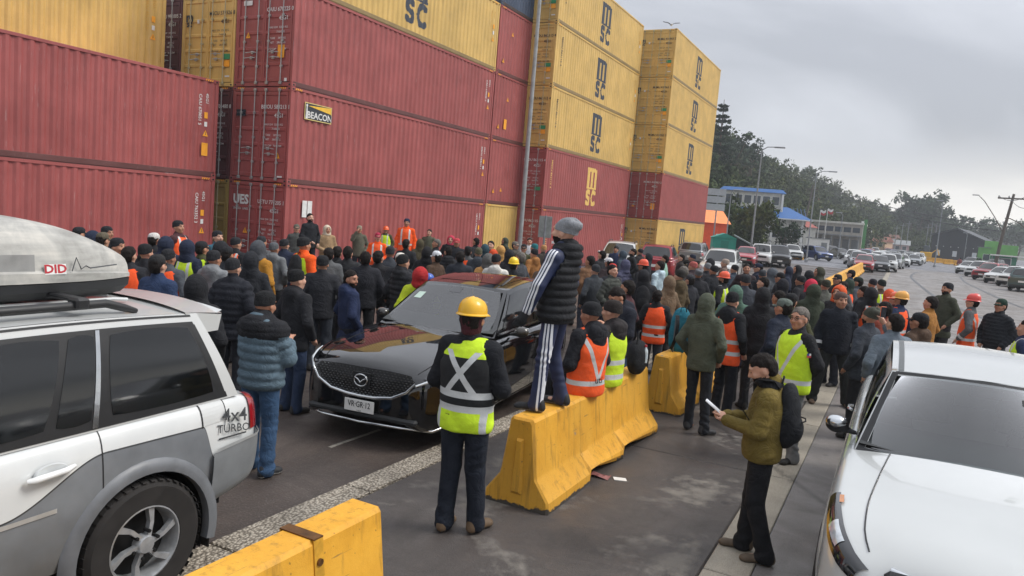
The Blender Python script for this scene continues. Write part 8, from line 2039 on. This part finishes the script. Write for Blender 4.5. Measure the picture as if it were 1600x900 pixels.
# yellow helmet, crossed tapes, from behind
t = person((-2.90, 5.03, 0), math.radians(186), 'worker in a yellow helmet and lime vest with crossed tapes seen from behind', pose(('front', 'front'), 'stand', (.05, .0), kn=[(-.10, -.02, .5), (.085, .01, .5)], an=[(-.13, -.03, .085), (.085, .06, .085)], toe=(-.25, .1)), '1b1d22', '1c212b', 'helmet', 'e3ae1c', h=1.85, vest='yx', fine=True, key='hel', group=G1, shoes='5f4c38', sole='4a4238', hem=.82, fat=1.02)
hm = headmat(pose(('front', 'front'), 'stand', (.05, 0)))
fl = Field(axis(-.12, .12, .01), axis(-.14, .14, .01), axis(.03, .26, .01)); fl.ell((0, .012, .17), (.086, .105, .10), .01); fl.ell((0, .01, .09), (.072, .085, .08), .03); fl.cut(2, .05); fl.ell((0, -.12, .15), (.06, .07, .06), 0, None, 'sub')
V, Q = fl.mesh(); o = mobj('balaclava', npmesh('balaclava', V, Q), cloth('47222a'), t); o.matrix_local = hm

# tracksuit man on the barrier
def track(base, part):
    g = NT('track_' + part); s = g.sep(g.co()); c = srgb(base); nz = g.noise(g.co(), 9, 5); col = g.ramp(nz, [(.3, tuple(x * .7 for x in c[:3]) + (1,)), (.7, tuple(x * 1.25 for x in c[:3]) + (1,))])
    off = .02 if part == 'leg' else .005
    # three tapes down the outer side: bands of the fore-aft coordinate, following the limb's slant
    if part == 'leg': v = g.math('ADD', s[1], 0.0); outer = g.math('GREATER_THAN', s[0], .125)
    else: v = g.math('ADD', s[1], g.math('MULTIPLY', g.math('SUBTRACT', 1.40, s[2]), ARM_SL)); outer = g.math('GREATER_THAN', s[0], .2)
    m_ = None
    for k in (-1, 0, 1):
        b_ = g.math('LESS_THAN', g.math('ABSOLUTE', g.math('SUBTRACT', v, off + k * .028)), .008); m_ = b_ if m_ is None else g.math('MAXIMUM', m_, b_)
    g.bump(nz, .4, .015); return g.out(g.mix(g.math('MULTIPLY', m_, outer), col, srgb('d9dbe0')), .6)
ARM_SL = .30
JT = pose('down', 'stand', (-.12, .05), el=[(-.27, .02, 1.14), (.275, -.06, 1.15)], wr=[(-.28, -.10, .91), (.275, -.15, .91)], kn=[(-.145, -.05, .5), (.14, -.02, .5)], an=[(-.19, .05, .085), (.17, -.04, .085)], curl=[(0, -.25, -.1), (0, -.25, -.1)])
t = person((-2.72, 6.2, .80), math.radians(-88), 'man in a grey slouch hat and striped navy tracksuit standing on the barrier', JT, '26272a', '1f2949', 'slouch', '85888c', h=1.75, puff=.07, hood=1, hem=.82, fine=True, key='trk', group=G1, sleeves=False, under=track('1f2949', 'arm'), tmat=track('1f2949', 'leg'), glove='26272a', shoes='1f2023', sole='6a6a6a', beard=True, fat=1.06, slim=.84)

# man reading his phone
JP = pose('phone', 'step', (.05, -.45), el=[(-.235, -.05, 1.14), (.235, -.04, 1.14)], wr=[(-.05, -.30, 1.16), (.06, -.29, 1.15)], kn=[(-.10, -.03, .5), (.10, .0, .5)], an=[(-.10, -.06, .085), (.10, .12, .085)], curl=[(.45, 0, .25), (-.45, 0, .25)], toe=(-.05, .15))
fp = at(1152, 868)
t = person((fp.x + .08, fp.y + .05, 0), math.radians(-83), 'man in an olive green jacket reading his phone on the kerb', JP, '6b5c2c', '1c1d21', 'hair', h=1.64, hem=.86, fine=True, key='pho', group=G1, shoes='55483a', sole='3c3630', collar=1.3, skin=0, beard=True, fat=1.05)
sc_ = Field(axis(-.13, .13, .011), axis(-.13, .14, .011), axis(1.40, 1.60, .011)); sc_.rc((-.05, .01, 1.47), (.05, .01, 1.47), .075, .075, .05); sc_.ell((0, -.045, 1.52), (.085, .075, .045), .03); sc_.ell((0, .02, 1.5), (.09, .095, .055), .03)
V, Q = sc_.mesh(); V = V + vnorm(V, Q) * (sines(V, np.random.RandomState(9), 8, 60) * .006)[:, None]; mobj('neck_warmer', npmesh('neck_warmer', V, Q), cloth('191a1d'), t)
worn('man in an olive green jacket reading his phone on the kerb', 'black backpack on the olive green jacket', '1f2125', k=1.0)
mw = t.matrix_world if False else (Matrix.Translation(t.location) @ Matrix.Rotation(t.rotation_euler.z, 4, 'Z') @ Matrix.Scale(t.scale[0], 4))
ph = tag(empty('phone'), 'white phone held by the olive jacketed man', 'phone'); ph.matrix_world = mw @ Matrix.Translation((0, -.405, 1.185)) @ Matrix.Rotation(math.radians(-35), 4, 'X')
MB().box((-.038, -.08, -.005), (.038, .08, .004), bev=.004).build('case', plain('d3d5d8', .4), ph); MB().box((-.035, -.076, .0041), (.035, .076, .005)).build('screen', plain('dfe3e8', .1), ph)

# man with glasses in the lime vest
JG = pose('back', 'stand', (.25, -.02), an=[(-.12, .0, .085), (.12, .04, .085)])
VEST['v2'] = hivis('lime_vest_v', 'cdf02a', 'v')
t = person(front(1250, 481, 1.77), math.radians(-42), 'man with glasses in a lime safety vest and grey trousers', JG, '1f2023', '6d6f70', 'hair', h=1.77, vest='v2', fine=True, key='gls', group=G1, hair='g', fat=1.16, skin=1, hem=.84)
hm = headmat(JG); gl = empty('glasses', (0, 0, 0), 0, t); gl.matrix_local = hm
for s in (1, -1):
    MB().tube([(s * .034 + .024 * math.cos(a), -.110 + .004 * abs(math.cos(a)), .178 + .017 * math.sin(a)) for a in np.linspace(0, 2 * PI, 17)], .0026, 5).build('rim', m_black, gl, 60)
    MB().tube([(s * .058, -.106, .181), (s * .078, -.06, .181), (s * .082, .01, .172)], .0026, 5).build('temple', m_black, gl, 60)
MB().tube([(-.011, -.112, .181), (.011, -.112, .181)], .0026, 5).build('bridge', m_black, gl)
fl = empty('sleeve_flag', (.262, -.02, 1.24), 0, t)
for mt, a, c in ((plain('b5353a', .7), (-.002, -.04, 0), (.004, .035, .022)), (m_white, (-.002, -.012, .0225), (.004, .035, .045)), (plain('2b3f80', .7), (-.002, -.04, .0225), (.004, -.0125, .045))): MB().box(a, c).build('patch', mt, fl)

# green hood and orange hooded vest by the second barrier
t = person(front(1107, 460, 1.76), math.radians(168), 'person in a grey green hooded jacket and dark trousers seen from behind', pose('pocket', 'stand', (0, 0), an=[(-.14, .0, .085), (.13, -.08, .085)], toe=(-.5, .2)), '4e5346', '24272d', None, h=1.76, hood=2, hem=.80, fine=True, key='grn', group=G1, shoes='26272b', sole='6d6d6d', slim=.92)
t = person(front(1147, 457, 1.74), math.radians(150), 'person in a black jacket with an orange hood and banded orange vest', pose('pocket', 'stand', (.3, 0)), '1f2024', '1e2026', 'beanie', '18191c', h=1.74, hood=1, hem=.74, fine=True, key='orv', group=G1, vest='oh')
# seated on the barrier, backs to the camera
t = person((-2.72, at(900, 603, .8).y - .18, .80 - HIPZ + .115), math.radians(-110), 'person in an orange vest lettered uti sitting on the barrier', pose('front', 'sit', (.1, -.1)), '212227', '1e2026', 'beanie', '202124', h=1.74, hood=1, hem=.83, key='uti', fine=True, group=G1, vest='ov', fat=1.1)
a_ = t.rotation_euler.z
text('uti', m_black, t, (.02, .195, .985), .10, (-1, 0, 0), (0, 0, 1), .01, 1.1)
t = person((-2.72, at(934, 590, .8).y - .16, .80 - HIPZ + .115), math.radians(-100), 'person in a dark hat and lime banded jacket sitting on the barrier', pose('front', 'sit', (.0, -.05)), '2e2b2c', '1e2026', 'beanie', '2a2523', h=1.72, hood=1, hem=.84, key='lim', fine=True, group=G1, vest='yh', fat=1.08)
t = person((-3.2, NAVP, 0), math.radians(-25), 'dark haired person in a navy hooded jacket looking down beside the barrier', pose('phone', 'stand', (-.2, -.55)), '22252f', '3c5470', 'hair2', h=1.72, hood=1, hem=.82, key='dwn', fine=True, group=G1, fat=1.08)
g0 = at(962, 575, .80); bg_ = tag(empty('shoulder_bag', (-2.62, g0.y - .1, .80), .15), 'black bag with a drink bottle in its pocket on the barrier', 'bag')
f = Field(axis(-.2, .2, .016), axis(-.28, .28, .016), axis(-.02, .42, .016)); f.ell((0, 0, .16), (.12, .22, .18), .03); f.ell((0, .0, .28), (.10, .18, .12), .06); f.cut(2, .003); V, Q = f.mesh(); V = relax(V, Q, 1, .4); V = V + vnorm(V, Q) * (sines(V, np.random.RandomState(5), 10, 28) * .010)[:, None]; mobj('bag', npmesh('bag', V, Q), cloth('1d1e21'), bg_)
MB().tube([(0, -.12, .36), (0, -.06, .50), (0, .06, .50), (0, .12, .36)], .011, 6).build('handle', m_strapc, bg_, 60)
bt = tag(empty('drink_bottle', (-2.515, g0.y - .14, .95)), 'small clear drink bottle with a red cap in the bag pocket', 'bottle')
MB().lathe([(.001, 0), (.03, .002), (.032, .03), (.030, .09), (.032, .12), (.028, .15), (.013, .175), (.012, .19)], 14).build('bottle', plain('c5ced2', .12, 0, .1, coat=.6), bt, 60); MB().lathe([(.0325, .05), (.0325, .1)], 14).build('label_band', plain('b8c4cc', .5), bt, 60); MB().lathe([(.015, .188), (.015, .212), (.001, .213)], 12).build('cap', plain('b9323c', .4), bt, 40)
g0 = at(1036, 545, .80); tp = backpack((-2.66, g0.y, .80), math.radians(30), 'tall teal hiking backpack standing on the second barrier', '2b6f80', 1.05, tall=.08)
for s in (1, -1): MB().tube([(s * .1, -.09, .0), (s * .1, -.10, .5)], .012, 6).build('frame_strut', plain('6d7072', .5, .5), tp, 60)
# far walker on the road
t = person(tuple(at(1497, 424)), math.radians(200), 'person in a reddish jacket walking far off by the parked cars', POSES['d'], '7d4a4a', '25262a', 'hair', h=1.7, key='crowd_d')
# orange phone of the filming man
pp_ = [o for o in scene.objects if o.get('label', '').startswith('dark haired person in a grey sweater')][0]
mw = Matrix.Translation(pp_.location) @ Matrix.Rotation(pp_.rotation_euler.z, 4, 'Z') @ Matrix.Scale(pp_.scale[0], 4)
ph = tag(empty('phone'), 'phone in an orange case lifted by the grey sweatered person', 'phone'); ph.matrix_world = mw @ Matrix.Translation((-.075, -.325, 1.69))
MB().box((-.038, -.005, -.08), (.038, .004, .08), bev=.004).build('case', plain('e8622a', .5), ph); MB().box((-.035, .0041, -.076), (.035, .005, .076)).build('screen', plain('20242a', .1), ph)
# tag lettering on the pickup windscreen stays blank; cuffs of reflective tape
for lb, zs in (('person in a patterned head scarf and black jacket standing legs apart on the kerb', (.97,)), ('person in a red helmet and long orange vest', (1.22, 1.04))):
    t = [o for o in scene.objects if o.get('label') == lb][0]; Jx = pose('down', 'apart') if 'apart' in lb else POSES['p']
    for k in (0, 1):
        e, w_ = Vector(Jx['el'][k]), Vector(Jx['wr'][k]); d = (w_ - e).normalized(); c = e.lerp(w_, .72); MB().tube([tuple(c - d * .025), tuple(c + d * .025)], [.064, .062], 14, cap=False).build('cuff_band', plain('c8cbcb', .4), t, 60)
# ============================================================ damp sea air
g = bpy.data.materials.new('haze_air'); g.use_nodes = True; n_ = g.node_tree.nodes; n_.clear()
o_ = n_.new('ShaderNodeOutputMaterial'); v_ = n_.new('ShaderNodeVolumePrincipled'); v_.inputs['Color'].default_value = (.86, .9, .95, 1); v_.inputs['Density'].default_value = .00075; v_.inputs['Anisotropy'].default_value = .2
g.node_tree.links.new(v_.outputs[0], o_.inputs['Volume'])
hz = MB().box((-700, -60, -3), (700, 1060, 62)).build('haze', g); hz['kind'] = 'stuff'; hz['label'] = 'thin grey sea haze over the port'
